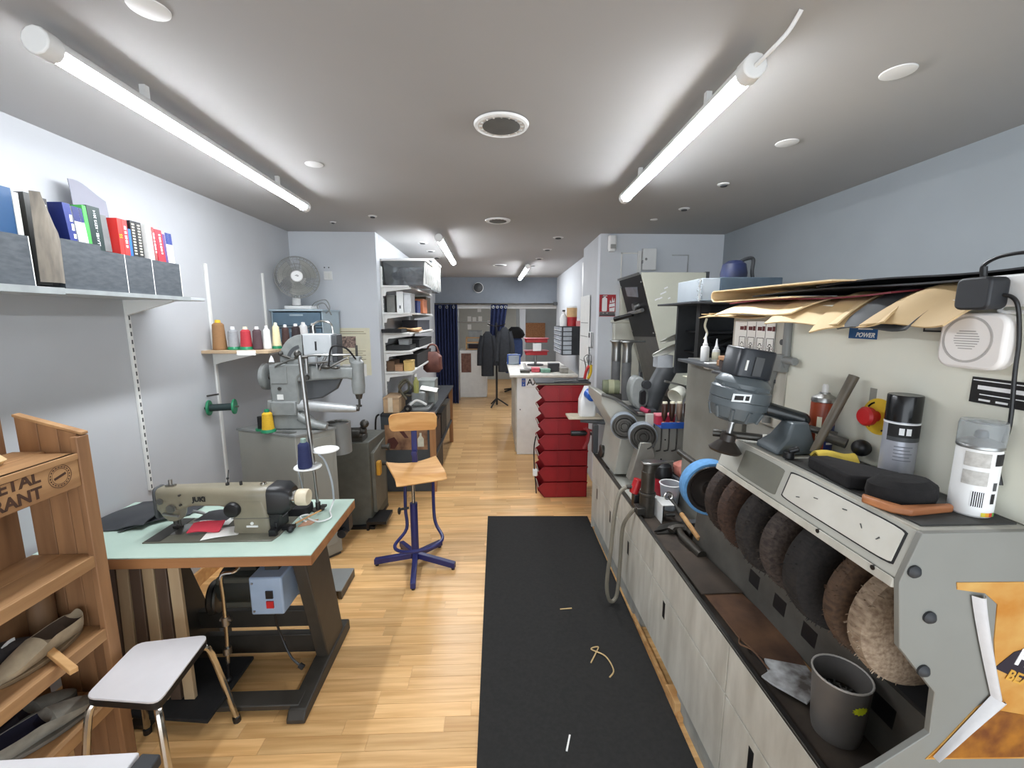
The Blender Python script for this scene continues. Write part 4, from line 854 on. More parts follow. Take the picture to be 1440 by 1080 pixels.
ob('end_post', B().prism([(.75, 1.21), (.79, 1.316), (1.0, 1.316), (1.0, 1.0), (.95, .95), (.90, 1.14)], 1.345, 1.36), enamel, fm, .002)
# backboard
ob('backboard', B().bb(.985, 1.0, .702, 1.40, 1.318, 1.74), board_m, fm, .001)
ob('backboard_far', B().bb(.980, 1.0, 1.40, 1.745, 1.318, 1.74), apron, fm, .001)
ob('upper_cabinet', B().bb(1.0, 1.6, .702, 1.745, 1.318, 1.72), board_m, fm)
ob('panel_screw', B().cyl((.974, 1.43, 1.62), (.98, 1.43, 1.62), .010, n=12), dark_grey, fm)
ob('rear_block', B().bb(1.05, 1.55, 1.745, 2.30, .62, 1.488), mat('rear_grey', (134, 133, 125), .55, rgb2=(120, 118, 110), scale=6), fm, .003)
ob('ledge', B().bb(.975, 1.5, 1.45, 2.26, 1.474, 1.488).bb(.90, .985, 1.46, 1.745, 1.474, 1.486), dark_grey, fm, .002)
ob('glue_drips', B().bb(1.0, 1.09, 1.97, 2.02, 1.462, 1.492).bb(1.02, 1.03, 1.97, 1.98, 1.445, 1.47).bb(1.055, 1.062, 1.97, 1.98, 1.44, 1.47), white_plastic, fm, .004)
ob('dust_box', B().bb(1.105, 1.55, 2.30, 2.42, .62, 1.365), mat('dust_box_enamel', (190, 188, 176), .5, rgb2=(170, 164, 148), scale=4), fm, .004)
ob('switch_box', B().bb(1.0, 1.05, 1.80, 1.85, .86, 1.0), midgrey, fm, .004)
ob('air_pipe', B().tube([(.975, 1.405, 1.74), (.975, 1.403, 1.60), (.975, 1.40, 1.545), (.972, 1.45, 1.52), (.972, 1.47, 1.44), (.965, 1.46, 1.33)], .013, 10), midgrey, fm)
ob('pipe_clamp', B().cyl((.97, 1.42, 1.562), (.965, 1.34, 1.562), .013).bb(.955, .985, 1.395, 1.44, 1.52, 1.58), midgrey, fm, .003)
# icons panel
ip = ob('icon_panel', B().bb(.976, .980, 1.475, 1.725, 1.535, 1.69), paper, fm)
ib = B(); ir = B()
for k in range(4):
    y0 = 1.69-k*.058
    for a, b2, c, d in ((y0-.002, y0, 1.555, 1.63), (y0-.042, y0-.04, 1.555, 1.63), (y0-.042, y0, 1.555, 1.557), (y0-.042, y0, 1.628, 1.63), (y0-.05, y0-.0485, 1.538, 1.688)): ib.bb(.9752, .976, a, b2, c, d)
    ir.bb(.9752, .976, y0-.045, y0-.03, 1.655, 1.672).bb(.9752, .976, y0-.027, y0-.002, 1.656, 1.670)
    for i in range(10):
        a = i*math.pi/5; ib.box((.9756, y0-.021+.011*math.cos(a), 1.592+.016*math.sin(a)), (.0008, .006, .003), rx=math.degrees(a)+90)
    ib.bb(.9752, .976, y0-.024, y0-.018, 1.575, 1.60 if k % 2 else 1.592)
ob('icons', ib, ink, ip); ob('icon_titles', ir, mat('red_brown_print', (92, 34, 34), .7), ip)
# brush wheels on the common shaft
AX, AZ = .90, 1.05
ob('shaft', B().cyl((AX, .72, AZ), (AX, 2.0, AZ), .014), dark_steel, fm)
def brush(y, r, w, rgb, rgb2, hub, name='brush_wheel'):
    m = mat('bristle_%02x%02x%02x' % rgb, rgb, .85, rgb2=rgb2, scale=110, stretch=(1, .3, 1), bump=.6)
    b = ob(name, B().lathe([(r*.42, -w/2), (r*.8, -w*.55), (r*.97, -w*.36), (r, 0), (r*.97, w*.36), (r*.8, w*.55), (r*.42, w/2)], (AX, y, AZ), (0, 1, 0), n=48), m, fm)
    bb_ = B()
    for i in range(150):
        a = random.uniform(0, 6.283); yy = y+random.uniform(-.42, .42)*w; r0 = r*.9; r1 = r*random.uniform(1.0, 1.035)
        bb_.cyl((AX+r0*math.cos(a), yy, AZ+r0*math.sin(a)), (AX+r1*math.cos(a+.02), yy, AZ+r1*math.sin(a+.02)), .0022, .0008, n=4)
    q = ob('bristles', bb_, m, b); q['kind'] = 'stuff'
    ob('hub', B().lathe([(0, -w*.72), (r*.28, -w*.72), (r*.44, -w*.5), (r*.44, w*.5), (r*.28, w*.7), (0, w*.7)], (AX, y, AZ), (0, 1, 0), n=30), hub, b)
hubw = wood('hub_wood', (150, 106, 60), (182, 136, 84), axis=1); hubd = wood('hub_dark', (74, 50, 32), (98, 68, 44), axis=1)
brush(.80, .140, .05, (116, 96, 78), (160, 142, 120), hubw)
brush(.872, .142, .04, (60, 44, 32), (88, 66, 48), hubd)
brush(.985, .155, .075, (20, 18, 18), (38, 34, 32), hubw)
brush(1.105, .145, .06, (44, 36, 33), (78, 68, 62), hubd)
brush(1.215, .155, .06, (24, 22, 22), (52, 46, 42), hubd)
brush(1.335, .150, .06, (48, 34, 27), (76, 54, 42), hubd)
brush(1.435, .145, .06, (34, 26, 22), (58, 44, 36), hubd)
# blue sanding wheel
sw = ob('sanding_wheel', B().lathe([(.085, -.032), (.108, -.032), (.111, -.028), (.111, .028), (.108, .032), (.085, .032)], (.865, 1.63, 1.02), (.12, 1, 0), 44, True), mat('abrasive_blue', (92, 146, 196), .8, var=.12, scale=60), fm)
ob('wheel_disc', B().lathe([(0, -.028), (.03, -.03), (.034, -.02), (.05, -.016), (.078, -.022), (.086, -.034), (.096, -.036), (.1, -.03), (.1, .03), (0, .03)], (.865, 1.63, 1.02), (.12, 1, 0), n=44), mat('wheel_black', (44, 40, 38), .35), sw)
ob('wheel_hub', B().cyl((.861, 1.595, 1.02), (.864, 1.62, 1.02), .022).cyl((.869, 1.66, 1.02), (.93, 1.9, 1.02), .016).cyl((.88, 1.60, .93), (.90, 1.60, 1.13), .009), dark_steel, sw)
ob('wheel_guard', B().prism([(.88, 1.0), (.99, .98), (.99, 1.21), (.90, 1.18)], 1.50, 1.56).bb(.90, .99, 1.52, 1.55, 1.10, 1.20), black, fm, .004)
# far unit: panel, sander, belts, rack
ob('press_panel', B().bb(.95, 1.45, 2.62, 2.64, .62, 1.10), enamel, fm, .003)
for x, z in ((1.0, .93), (1.02, .95), (1.08, .93), (1.06, .80)): ob('panel_hole', B().cyl((x, 2.617, z), (x, 2.621, z), .005, n=8), black, fm)
ob('sander_body', B().prism([(.80, .638), (1.1, .638), (1.12, .95), (1.05, 1.06), (.92, 1.07), (.78, 1.17), (.70, 1.20), (.70, 1.14), (.80, .98), (.84, .90)], 2.78, 3.20), enamel, fm, .008)
ob('belt_edge', B().tube([(.70, 2.77, 1.20), (.80, 2.77, 1.165), (.93, 2.77, 1.075), (.96, 2.77, 1.06), (1.12, 2.77, 1.06)], .012), steel, fm)
for (x, y, z, r) in ((.84, 2.72, 1.0, .088), (.925, 2.60, .962, .088)):
    b = ob('belt_pulley', B().lathe([(r*.93, -.03), (r*.97, -.03), (r, -.026), (r, .035), (r*.9, .035), (r*.9, -.02)], (x, y, z), (.18, 1, 0), 40, True), mat('pulley_grey', (150, 158, 166), .4, .2), fm)
    ob('pulley_face', B().lathe([(0, -.034), (.02, -.034), (.024, -.022), (.034, -.022), (.038, -.032), (.052, -.032), (.056, -.018), (r*.78, -.018), (r*.84, -.036), (r*.93, -.036), (r*.95, -.02), (0, -.005)], (x, y, z), (.18, 1, 0), n=40), dark_steel, b)
ob('sander_arm', B().prism([(.84, .68), (.90, .66), (1.0, .84), (.97, .93), (.90, .93)], 2.56, 2.64).bb(.93, .97, 2.55, 2.66, .70, .78), mat('worn_metal', (150, 148, 140), .45, .4), fm, .005)
ob('side_motor', B().cyl((.80, 3.12, .70), (.98, 3.10, .70), .045).cyl((.80, 3.12, .70), (.79, 3.12, .70), .05).prism([(.79, .64), (.98, .64), (.93, .82), (.85, .82)], 3.14, 3.22), dark_steel, fm, .004)
ob('drive_shaft', B().cyl((.60, 3.34, .78), (.72, 3.34, .78), .022).cyl((.72, 3.34, .78), (.80, 3.30, .78), .012), black, fm)
ob('red_lever', B().tube([(.72, 3.33, .83), (.74, 3.32, .79), (.73, 3.31, .72), (.70, 3.31, .66)], .013).cyl((.70, 3.33, .82), (.80, 3.31, .80), .010), mat('dark_red', (140, 34, 36), .5), fm)
ob('support_arm', B().prism([(.68, 3.38), (.98, 3.24), (1.0, 3.34), (.70, 3.44)], .86, .885, 'z').bb(.76, .80, 3.24, 3.30, .64, .87), dark_grey, fm, .004)
ob('jug_board', B().prism([(.585, 3.37), (.86, 3.36), (.86, 3.54), (.585, 3.54)], .887, .903, 'z'), mat('beige_board', (198, 186, 164), .6), fm, .002)
ob('duct', B().tube([(1.10, 3.0, 1.06), (1.16, 3.02, 1.2), (1.25, 3.05, 1.35)], .07, 14), dark_grey, fm)
tr = ob('blue_rack', B().bb(1.0, 1.24, 2.50, 2.62, 1.035, 1.042).bb(1.0, 1.24, 2.495, 2.50, 1.035, 1.075), blue_plastic, fm, .002)

# last stand and air fittings (parts of the bench, bolted on)
ls = thing('shoe_last_stand', 'dark iron shoe anvil standing on the bench beside the red valve', 'anvil', (.825, 2.2, .622))
iron = mat('worn_iron', (72, 68, 62), .42, .6, var=.2)
def anvil(root, x, y, z0, z1, ln=.11):
    ob('post', B().cyl((x, y, z0), (x, y, z0+(z1-z0)*.38), .041).cyl((x, y, z0+(z1-z0)*.38), (x, y, z0+(z1-z0)*.43), .045).cyl((x, y, z0+(z1-z0)*.43), (x, y, z1-.06), .036), iron, root, .003)
    ob('neck', B().quadstrip([[(x+dx+rx*math.cos(a), y+ry*math.sin(a), z) for a in [i*math.pi/8 for i in range(16)]] for z, dx, rx, ry in ((z1-.075, 0, .036, .036), (z1-.045, .006, .036, .034), (z1-.02, .02, .05, .03))]), iron, root)
    ob('foot_plate', B().prism([(x-.04+ln*1.6*f, y+(.022+.014*math.sin(f*5.2))*(1-f**6)*s_) for s_, fs in ((-1, range(0, 13)), (1, range(12, -1, -1))) for f in [k/12 for k in fs]], z1-.018, z1-.006, 'z'), steel, root, .004)
anvil(ls, .825, 2.2, .622, .94)
for i, (x, lab) in enumerate(((.97, 'left one of two tall polished shoe anvils in front of the fire sign wall'), (1.02, 'right one of two tall polished shoe anvils, with the long toe'))):
    a_ = thing('shoe_last_stand', lab, 'anvil', (x, 3.42-i*.12, 1.06), 'tall shoe anvils on the far bench'); z1 = 1.53; ya = 3.42-i*.12
    ob('post', B().cyl((x, ya, 1.0605), (x, ya, 1.36), .036), mat('post_grey', (92, 92, 92), .5), a_)
    ob('bright_neck', B().lathe([(.036, 1.36), (.038, 1.37), (.033, 1.45), (.036, 1.49), (.046, 1.515)], (x, ya, 0), n=24), steel, a_)
    ob('foot_plate', B().prism([(x-.05+.19*f, ya+(.028+.012*math.sin(f*5.2))*(1-f**5)*s_) for s_, fs in ((-1, range(0, 13)), (1, range(12, -1, -1))) for f in [k/12 for k in fs]], z1-.015, z1, 'z'), steel, a_, .004)
ob('post_shelf', B().bb(.88, 1.14, 3.20, 3.46, 1.04, 1.06).bb(.98, 1.02, 3.20, 3.24, .63, 1.04), enamel, fm, .003)
av = thing('air_valve', 'red air valve with grey hose at the bench edge', 'valve', (.785, 2.28, .70))
ob('valve_body', B().cyl((.775, 2.28, .72), (.80, 2.28, .80), .026).sph((.79, 2.28, .77), .032, 10, (.8, .8, 1.1)), red_plastic, av, .002)
ob('valve_clamp', B().bb(.77, .81, 2.25, 2.30, .622, .72), black, av, .004)
ob('fitting', B().cyl((.765, 2.28, .755), (.73, 2.28, .755), .012), chrome, av)
ob('hose', B().tube([(.735, 2.28, .755), (.69, 2.26, .73), (.66, 2.24, .62), (.645, 2.24, .4), (.635, 2.26, .18), (.655, 2.28, .06), (.69, 2.30, .035), (.715, 2.31, .09), (.72, 2.30, .3), (.715, 2.26, .52), (.74, 2.21, .63), (.76, 2.19, .665)], .011, 8), mat('hose_grey', (126, 120, 106), .6), av)
ob('pipe_block', B().bb(.755, .80, 2.15, 2.22, .645, .685).cyl((.75, 2.185, .665), (.785, 2.185, .665), .014), dark_steel, av, .003)
rg = thing('air_regulator', 'red air regulator with black cap on the bench', 'regulator', (1.0, 2.42, .632))
ob('bowl', B().lathe([(.0, 0), (.03, .0), (.05, .05), (.055, .12), (.045, .13)], (.99, 2.42, .632), n=20), mat('crimson_plastic', (176, 26, 46), .4), rg)
ob('cap', B().lathe([(.045, .125), (.058, .13), (.06, .16), (.052, .20), (.03, .215), (0, .22)], (.99, 2.42, .632), n=18), black, rg)
ob('ports', B().cyl((.92, 2.42, .75), (1.06, 2.42, .75), .016).cyl((.92, 2.42, .70), (.96, 2.42, .70), .012), chrome, rg)
# ================================================================ tools on the bench
t = thing('wire_bracket', 'white metal bracket with a ring on the bench', 'bracket', (.93, 2.18, .622))
ob('plate', B().bb(.87, .875, 2.10, 2.25, .622, .72).prism([(.87, 2.10), (.935, 2.10), (.935, 2.18), (.87, 2.25)], .72, .725, 'z'), white_metal, t, .001)
ob('ring', B().tube([(.93+.022*math.cos(a), 2.17, .745+.022*math.sin(a)) for a in [k*math.pi/6 for k in range(12)]], .004, 6, closed=True, k=2), chrome, t)
ob('screws', B().cyl((.89, 2.14, .622), (.89, 2.14, .70), .006).cyl((.91, 2.18, .622), (.91, 2.18, .69), .006).cyl((.90, 2.12, .66), (.95, 2.12, .66), .008), steel, t)
t = thing('scraper', 'dark leaf shaped scraper blade lying below the white bracket', 'scraper', (.88, 2.03, .622))
ob('blade', B().prism([(.79, 1.99), (.84, 2.05), (.93, 2.085), (1.01, 2.09), (1.01, 2.075), (.90, 2.03)], .632, .64, 'z').prism([(.80, 1.985), (.90, 2.03), (1.01, 2.06), (1.01, 1.99)], .623, .631, 'z'), dark_steel, t, .001)
ob('tang', B().bb(.96, 1.05, 2.02, 2.06, .64, .665), dark_grey, t, .003)
t = thing('iron_hammer', 'worn black iron shaping tool lying on the bench', 'tool', (.92, 1.9, .622))
ob('head', B().tube([(.87, 1.98, .645), (.89, 1.99, .655), (.95, 1.985, .655), (.97, 1.95, .645)], .02, 8), iron, t)
ob('handle', B().tube([(.915, 1.98, .648), (.905, 1.92, .645), (.915, 1.85, .64), (.925, 1.76, .638)], lambda f: .016+.007*f, 10), iron, t)
t = thing('tool_handle', 'tool with a pale wooden handle lying against the rail', 'tool', (1.0, 2.05, .622))
ob('handle', B().cyl((.958, 1.86, .665), (.952, 2.05, .70), .012, n=14), tan_wood, t, .003)
ob('ferrule', B().cyl((.952, 2.05, .70), (.951, 2.09, .707), .014).cyl((.951, 2.09, .707), (.95, 2.20, .73), .009), dark_steel, t)
t = thing('steel_plate', 'dark brown steel plate lying on the bench', 'plate', (.87, 1.64, .622))
ob('plate', B().quadstrip([[(.80, 1.83, .626), (.945, 1.80, .626), (.95, 1.48, .648), (.785, 1.475, .648)], [(.80, 1.83, .630), (.945, 1.80, .630), (.95, 1.48, .652), (.785, 1.475, .652)]]), mat('plate_brown', (58, 50, 43), .6, rgb2=(76, 64, 54), scale=8), t)
lp = mat('rusty_leather', (122, 88, 62), .8, rgb2=(70, 48, 36), scale=7, bump=.4)
t = thing('worn_scoop', 'long rusty brown strip with a white painted end on the bench', 'scoop', (.88, 1.24, .622))
ob('strip', B().prism([(.80, 1.50), (.945, 1.50), (.975, 1.24), (.945, 1.13), (.835, 1.165), (.805, 1.25)], .640, .646, 'z'), lp, t, .001)
ob('painted_end', B().prism([(.835, 1.165), (.945, 1.13), (.935, 1.05), (.855, 1.005), (.80, 1.07), (.785, 1.10), (.815, 1.115)], .6405, .6465, 'z'), mat('flaking_paint', (222, 224, 224), .7, rgb2=(92, 84, 78), scale=18, bump=.3), t, .001)
ob('curled_edge', B().tube([(.805, 1.25, .645), (.79, 1.22, .65), (.815, 1.19, .65), (.82, 1.12, .648)], .003), lp, t)
ob('spacer', B().bb(.83, .93, 1.08, 1.44, .6225, .640), dark_in, t)
tag(ob('wood_wedge', B().prism([(.935, 1.225), (.955, 1.23), (.955, 1.09), (.93, 1.11)], .6225, .645, 'z'), mat('wedge_wood', (142, 108, 70), .7), bev=.003), 'small wooden wedge under the rail behind the white painted end', 'wedge')
t = thing('nail_cup', 'dark plastic cup of nails with a yellow sticker on the bench', 'cup', (.888, .945, .622))
cupm = mat('smoke_plastic', (104, 100, 96), .45, var=.15, scale=8)
ob('cup', B().lathe([(0, 0), (.052, 0), (.056, .02), (.064, .165), (.066, .172), (.062, .17), (.053, .02), (0, .012)], (.888, .945, .6225), n=36), cupm, t)
ob('rim', B().tube([(.888+.064*math.cos(a), .945+.064*math.sin(a), .793) for a in [k*math.pi/16 for k in range(32)]], .0025, 6, closed=True, k=1, smooth=False), mat('rim_pale', (196, 190, 182), .4), t)
nb = B()
for i in range(70):
    a = random.uniform(0, 6.28); r0 = random.uniform(0, .04); p = Vector((.888+r0*math.cos(a), .945+r0*math.sin(a), .735+random.uniform(-.01, .01)))
    d = Vector((random.uniform(-1, 1), random.uniform(-1, 1), random.uniform(-.2, .4))).normalized()*.022
    nb.cyl(p-d*.5, p+d*.5, .0022, n=5)
q = ob('nails', nb, steel, t); q['kind'] = 'stuff'
ob('nail_bed', B().cyl((.888, .945, .70), (.888, .945, .728), .055, n=24), dark_steel, t)
st = []
for i in range(24):
    a = i*math.pi/12; r = 1 if i % 2 else .72; st.append((.021*r*math.cos(a), .012*r*math.sin(a)))
def oncup(s_, h): 
    a0 = math.radians(-88); a = a0+s_/.062
    return (.888+(.0615+.001+.0006*h)*math.cos(a), .945+(.0615+.001+.0006*h)*math.sin(a), 0)
sb = B().quadstrip([[(oncup(x, k)[0], oncup(x, k)[1], .744+y) for x, y in st] for k in (0, 1)])
ob('sticker', sb, mat('lime', (214, 224, 40), .6), t)
# ================================================================ things on the machine's hood shelf
ZS = 1.32
bm_ = thing('bench_motor', 'tilted grey bench motor with a suction cup, on a stand on the hood', 'motor', (.84, 1.18, 1.316))
mgrey = mat('motor_grey', (92, 100, 104), .35, rgb2=(80, 88, 92), scale=8)
ma = Vector((.712, 1.262, 1.30)); md = Vector((.05, -.01, .30)).normalized()*.84
def al(prof, n=32): return B().lathe([(r, h*.84) for r, h in prof], ma, md, n)
ob('suction_cup', al([(.006, -.018), (.044, -.012), (.048, -.004), (.03, .02), (.022, .03), (.022, .055), (.012, .06)]), mat('cup_rubber', (44, 38, 34), .35), bm_)
ob('spindle', al([(.009, .05), (.009, .10), (.014, .10), (.014, .115)], 14), steel, bm_)
ob('lower_housing', al([(.02, .105), (.046, .11), (.068, .125), (.075, .15), (.078, .165), (.082, .165), (.082, .19)]), mgrey, bm_)
ob('middle_band', al([(.08, .19), (.084, .192), (.084, .228), (.08, .23), (.075, .236)]), mgrey, bm_)
ob('upper_housing', al([(.075, .234), (.077, .25), (.064, .272), (.055, .276)]), mgrey, bm_)
mx, my, _z = frame(md)
for i in range(10):
    rb = B(); a = i*math.pi/5; q = ma+md*.252+(mx*math.cos(a)+my*math.sin(a))*.074
    rb.cyl(q-md*.02, q+md*.016-(mx*math.cos(a)+my*math.sin(a))*.012, .006, .004, 8); ob('cooling_rib', rb, mgrey, bm_); rb = B()
    q = ma+md*.14+(mx*math.cos(a)+my*math.sin(a))*.077
    rb.cyl(q-md*.02-(mx*math.cos(a)+my*math.sin(a))*.012, q+md*.02, .006, .006, 8)
    ob('cooling_rib', rb, mgrey, bm_)
cb = B(); rr = rrect(.112, .10, .018)
X_ = Vector((1, 0, -.16)).normalized(); Y_ = md.cross(X_).normalized()
cb.quadstrip([[ma+md*h+X_*a*k+Y_*b*k for a, b in rr] for h, k in ((.272, .9), (.276, 1.0), (.368, 1.0), (.376, .95))])
cbox = ob('capacitor_box', cb, mat('box_blue_black', (38, 42, 48), .3), bm_, .003)
F_ = ma+md*.32-Y_*(.051 if Y_.y > 0 else -.051)
ob('front_groove', B().quadstrip([[F_+X_*a+md*b+(Y_ if Y_.y < 0 else -Y_)*k for a, b in ((-.012, -.035), (.014, -.035), (.014, .03), (-.012, .03))] for k in (-.002, .003)]), dark_grey, cbox)
ob('front_label', B().quadstrip([[F_+X_*a+md*b+(Y_ if Y_.y < 0 else -Y_)*k for a, b in ((-.036, -.02), (-.030, -.02), (-.030, .015), (-.036, .015))] for k in (-.002, .0015)]), white_metal, cbox)
pl = ma+md*.21; nn = Vector((-.45, -.89, 0)).normalized(); tt = Vector((0, 0, 1)).cross(nn).normalized()
ob('rating_plate', B().quadstrip([[pl+nn*(.081+k)+tt*a+md*b for a, b in ((-.024, -.014), (.024, -.014), (.024, .014), (-.024, .014))] for k in (0, .004)]), steel, bm_)
ob('plate_text', B().quadstrip([[pl+nn*(.0845+k)+tt*a+md*b for a, b in ((-.018, -.008), (.005, -.008), (.005, .008), (-.018, .008))] for k in (0, .001)]).quadstrip([[pl+nn*(.0845+k)+tt*a+md*b for a, b in ((.01, -.008), (.02, -.008), (.02, .008), (.01, .008))] for k in (0, .001)]), ink, bm_)
ob('grip', B().cyl((.80, 1.235, 1.435), (.897, 1.193, 1.407), .022, .021, 20).sph((.897, 1.193, 1.407), .021), mat('grip_black', (34, 38, 40), .25), bm_)
ob('grip_collar', B().cyl((.785, 1.24, 1.44), (.805, 1.232, 1.434), .029, .028, 20), mgrey, bm_)
ob('stand', B().quadstrip([[(x0, y0, z), (x1, y0, z), (x1, y1, z), (x0, y1, z)] for z, x0, x1, y0, y1 in ((1.319, .785, .905, 1.13, 1.23), (1.335, .79, .90, 1.13, 1.23), (1.36, .82, .90, 1.14, 1.22), (1.405, .848, .895, 1.16, 1.21))]), mgrey, bm_, .006)
ob('cross_rod', B().cyl((.86, 1.21, 1.395), (.955, 1.13, 1.375), .010).cyl((.93, 1.14, 1.37), (.96, 1.10, 1.36), .014).cyl((.70, 1.32, 1.335), (.82, 1.25, 1.335), .012), dark_steel, bm_)
ob('lever', B().tube([(.872, 1.105, 1.335), (.90, 1.105, 1.40), (.958, 1.10, 1.548)], lambda f: .010+.003*f, 12, k=4), mat('lever_brown', (92, 84, 72), .5, .2), bm_)

def can(x, y, h, r, label, body, parts):
    t = thing('spray_can', label, 'spray can', (x, y, ZS), 'spray cans on the hood of the machine')
    ob('body', B().lathe([(r*.9, 0), (r, .004), (r, h*.68), (r*.97, h*.70)], (x, y, ZS), n=32), body, t)
    for nm, prof, m in parts: ob(nm, B().lathe([(a*r, b*h) for a, b in prof], (x, y, ZS), n=32), m, t)
    return t
def band(t, x, y, r, a0, a1, z0, z1, m, name='label', d=.0006):
    """a printed patch that follows the can; degrees, -90 faces the camera side"""
    n = 24; A = [math.radians(a0+(a1-a0)*i/n) for i in range(n+1)]
    b = B(); b.quadstrip([[(x+(r+k)*math.cos(a), y+(r+k)*math.sin(a), ZS+z) for a in A] for z, k in ((z0, d), (z1, d))], closed=False, caps=False)
    return ob(name, b, m, t)
orange = mat('can_orange', (150, 66, 40), .35); navyc = mat('can_navy', (36, 48, 104), .35)
x, y, r = .953, 1.188, .031
t = can(x, y, .20, r, 'orange and navy spray can with white nozzle, behind the tilted lever', orange, (('shoulder', [(.97, .70), (1.03, .71), (1.03, .73), (.95, .77), (.45, .82), (.42, .84), (0, .84)], steel), ('nozzle', [(.26, .83), (.26, .93), (.18, .96), (0, .96)], white_plastic)))
band(t, x, y, r, -110, 20, .0, .075, navyc, 'navy_print'); band(t, x, y, r, -95, -40, .082, .125, ink, 'black_panel'); band(t, x, y, r, -95, -40, .115, .12, white_ink, 'white_line', .001)
band(t, x, y, r, -100, -60, .045, .055, white_ink, 'white_text', .001); band(t, x, y, r, -100, -50, .02, .026, white_ink, 'white_text', .001); band(t, x, y, r, -150, -128, .03, .10, cream_paper, 'side_text', .001)
x, y, r = .953, .945, .0325
t = can(x, y, .205, r, 'silver spray can with tall black cap on the hood shelf', mat('can_silver', (172, 174, 182), .3, .3), (('cap', [(1.01, .70), (1.01, .99), (.97, 1.0), (.6, .995), (0, .995)], mat('cap_gloss', (14, 14, 15), .2)), ('ring', [(1.02, .675), (1.02, .69), (.9, .69)], white_ink)))
band(t, x, y, r, -180, 0, .108, .138, ink, 'black_band'); band(t, x, y, r, -180, 0, .098, .108, dark_grey, 'grey_band')
for a in (-140, -118): band(t, x, y, r, a, a+16, .114, .130, white_ink, 'pictogram', .001)
for i in range(5): band(t, x, y, r, -150, -90-8*(i % 2), .085-i*.008, .087-i*.008, mat('grey_print', (120, 122, 130), .5), 'text_line', .001)
band(t, x, y, r, -110, -80, .006, .018, ink, 'barcode', .001)
x, y, r = .938, .768, .0325
t = can(x, y, .19, r, 'white spray can with clear cap at the near end of the shelf', mat('can_white', (232, 232, 230), .35, var=.01), (('shoulder', [(.98, .70), (1.04, .71), (1.04, .735), (.92, .765), (.4, .80), (0, .80)], steel), ('nozzle', [(.3, .79), (.32, .80), (.3, .86), (.2, .88), (0, .88)], dark_grey)))
ob('clear_cap', B().lathe([(r*1.04, .14), (r*1.05, .178), (r*1.0, .186), (r*.2, .188), (r*.2, .186), (r*.98, .183), (r*1.02, .176), (r*1.01, .14)], (x, y, ZS), n=32), clear_plastic, t)
for z0, z1 in ((.10, .128), (.064, .092)): band(t, x, y, r, -172, -108, z0, z1, mat('fine_print', (196, 194, 188), .6, rgb2=(168, 164, 158), scale=90), 'fine_print')
band(t, x, y, r, -95, -52, .105, .128, ink, 'black_corner'); band(t, x, y, r, -142, -112, .022, .052, ink, 'barcode')
for i in range(6): band(t, x, y, r, -142+i*5, -140+i*5, .022, .052, white_ink, 'barcode_gap', .0009)
band(t, x, y, r, -92, -78, .03, .05, ink, 'gear_print'); band(t, x, y, r, -90, -76, .056, .072, dark_grey, 'large_letter')
for i, c in enumerate(((214, 200, 60), (228, 160, 40), (200, 70, 50), (96, 150, 70))): band(t, x, y, r, -112+i*12, -100+i*12, .004, .012, mat('stripe%d' % i, c, .5), 'colour_stripe', .0007)
# brushes and cloths on the shelf
t = thing('shoe_brush', 'black bristled shoe brush with a wooden back on the shelf edge', 'brush', (.86, .80, ZS))
bp = [(.758, .815), (.775, .765), (.80, .748), (.90, .762), (.905, .776), (.80, .772), (.785, .80), (.772, .83)]
ob('wooden_back', B().prism(bp, ZS+.0005, ZS+.016, 'z'), wood('brush_wood', (150, 92, 56), (184, 122, 78), axis=0), t, .004)
ob('bristles', B().quadstrip([[(.845+a*k, .815+b*k*.62+.004, z) for a, b in circ(.07, 20)] for z, k in ((ZS+.001, .92), (ZS+.02, 1.0), (ZS+.04, .96), (ZS+.052, .7))]), mat('black_bristle', (20, 18, 18), .95, var=.3, scale=60, bump=.5), t)
t = thing('polish_block', 'black felt polishing block behind the wooden brush', 'block', (.86, .92, ZS))
ob('felt', B().prism([(.785, .885), (.87, .86), (.925, .90), (.85, 1.03), (.80, 1.03)], ZS+.0005, ZS+.032, 'z'), mat('black_felt', (27, 25, 26), .95, var=.25, scale=50, bump=.4), t, .006)
t = thing('polish_cloth', 'yellow polishing cloth folded on the shelf beside the stand', 'cloth', (.90, 1.06, ZS))
ob('cloth', B().sheet(lambda u, v: (.845+u*.09, 1.045+v*.035-.02*u, ZS+.012+.018*math.sin(v*3)+.004*math.sin(u*6)), 10, 6, .006), mat('yellow_cloth', (216, 190, 82), .9, var=.12, scale=30, bump=.3), t)
tag(ob('locking_screw', B().cyl((.80, 1.10, ZS+.0005), (.80, 1.10, ZS+.02), .014).cyl((.80, 1.10, ZS+.02), (.82, 1.09, ZS+.03), .008), black, bev=.002), 'small black locking screw lying before the motor stand', 'screw')
# ================================================================ on the backboard
t = thing('emergency_stop', 'red emergency stop button on a yellow disc on the backboard', 'switch', (.985, 1.04, 1.45))
ob('disc', B().cyl((.982, 1.04, 1.45), (.985, 1.04, 1.45), .047, n=32), yellow, t)
db = B()
for a in (40, 130, 220, 310):
    for k in range(4): db.box((.9815, 1.04+.037*math.cos(math.radians(a+k*7)), 1.45+.037*math.sin(math.radians(a+k*7))), (.001, .004, .009), rx=a+k*7)
ob('print', db, ink, t)
ob('button', B().lathe([(.014, .0), (.014, .016), (.024, .018), (.025, .03), (.02, .036), (0, .037)], (.982, 1.045, 1.45), (-1, 0, 0), n=24), red, t)
t = thing('ball_lever', 'black ball knob on the backboard beside the black capped can', 'lever', (.985, 1.05, 1.362))
ob('ball', B().sph((.962, 1.055, 1.362), .022, 18), black, t); ob('stem', B().cyl((.985, 1.055, 1.362), (.96, 1.055, 1.362), .007), dark_steel, t)
t = thing('blue_sticker', 'blue sticker with white lettering on the backboard', 'sticker', (.985, 1.118, 1.668))
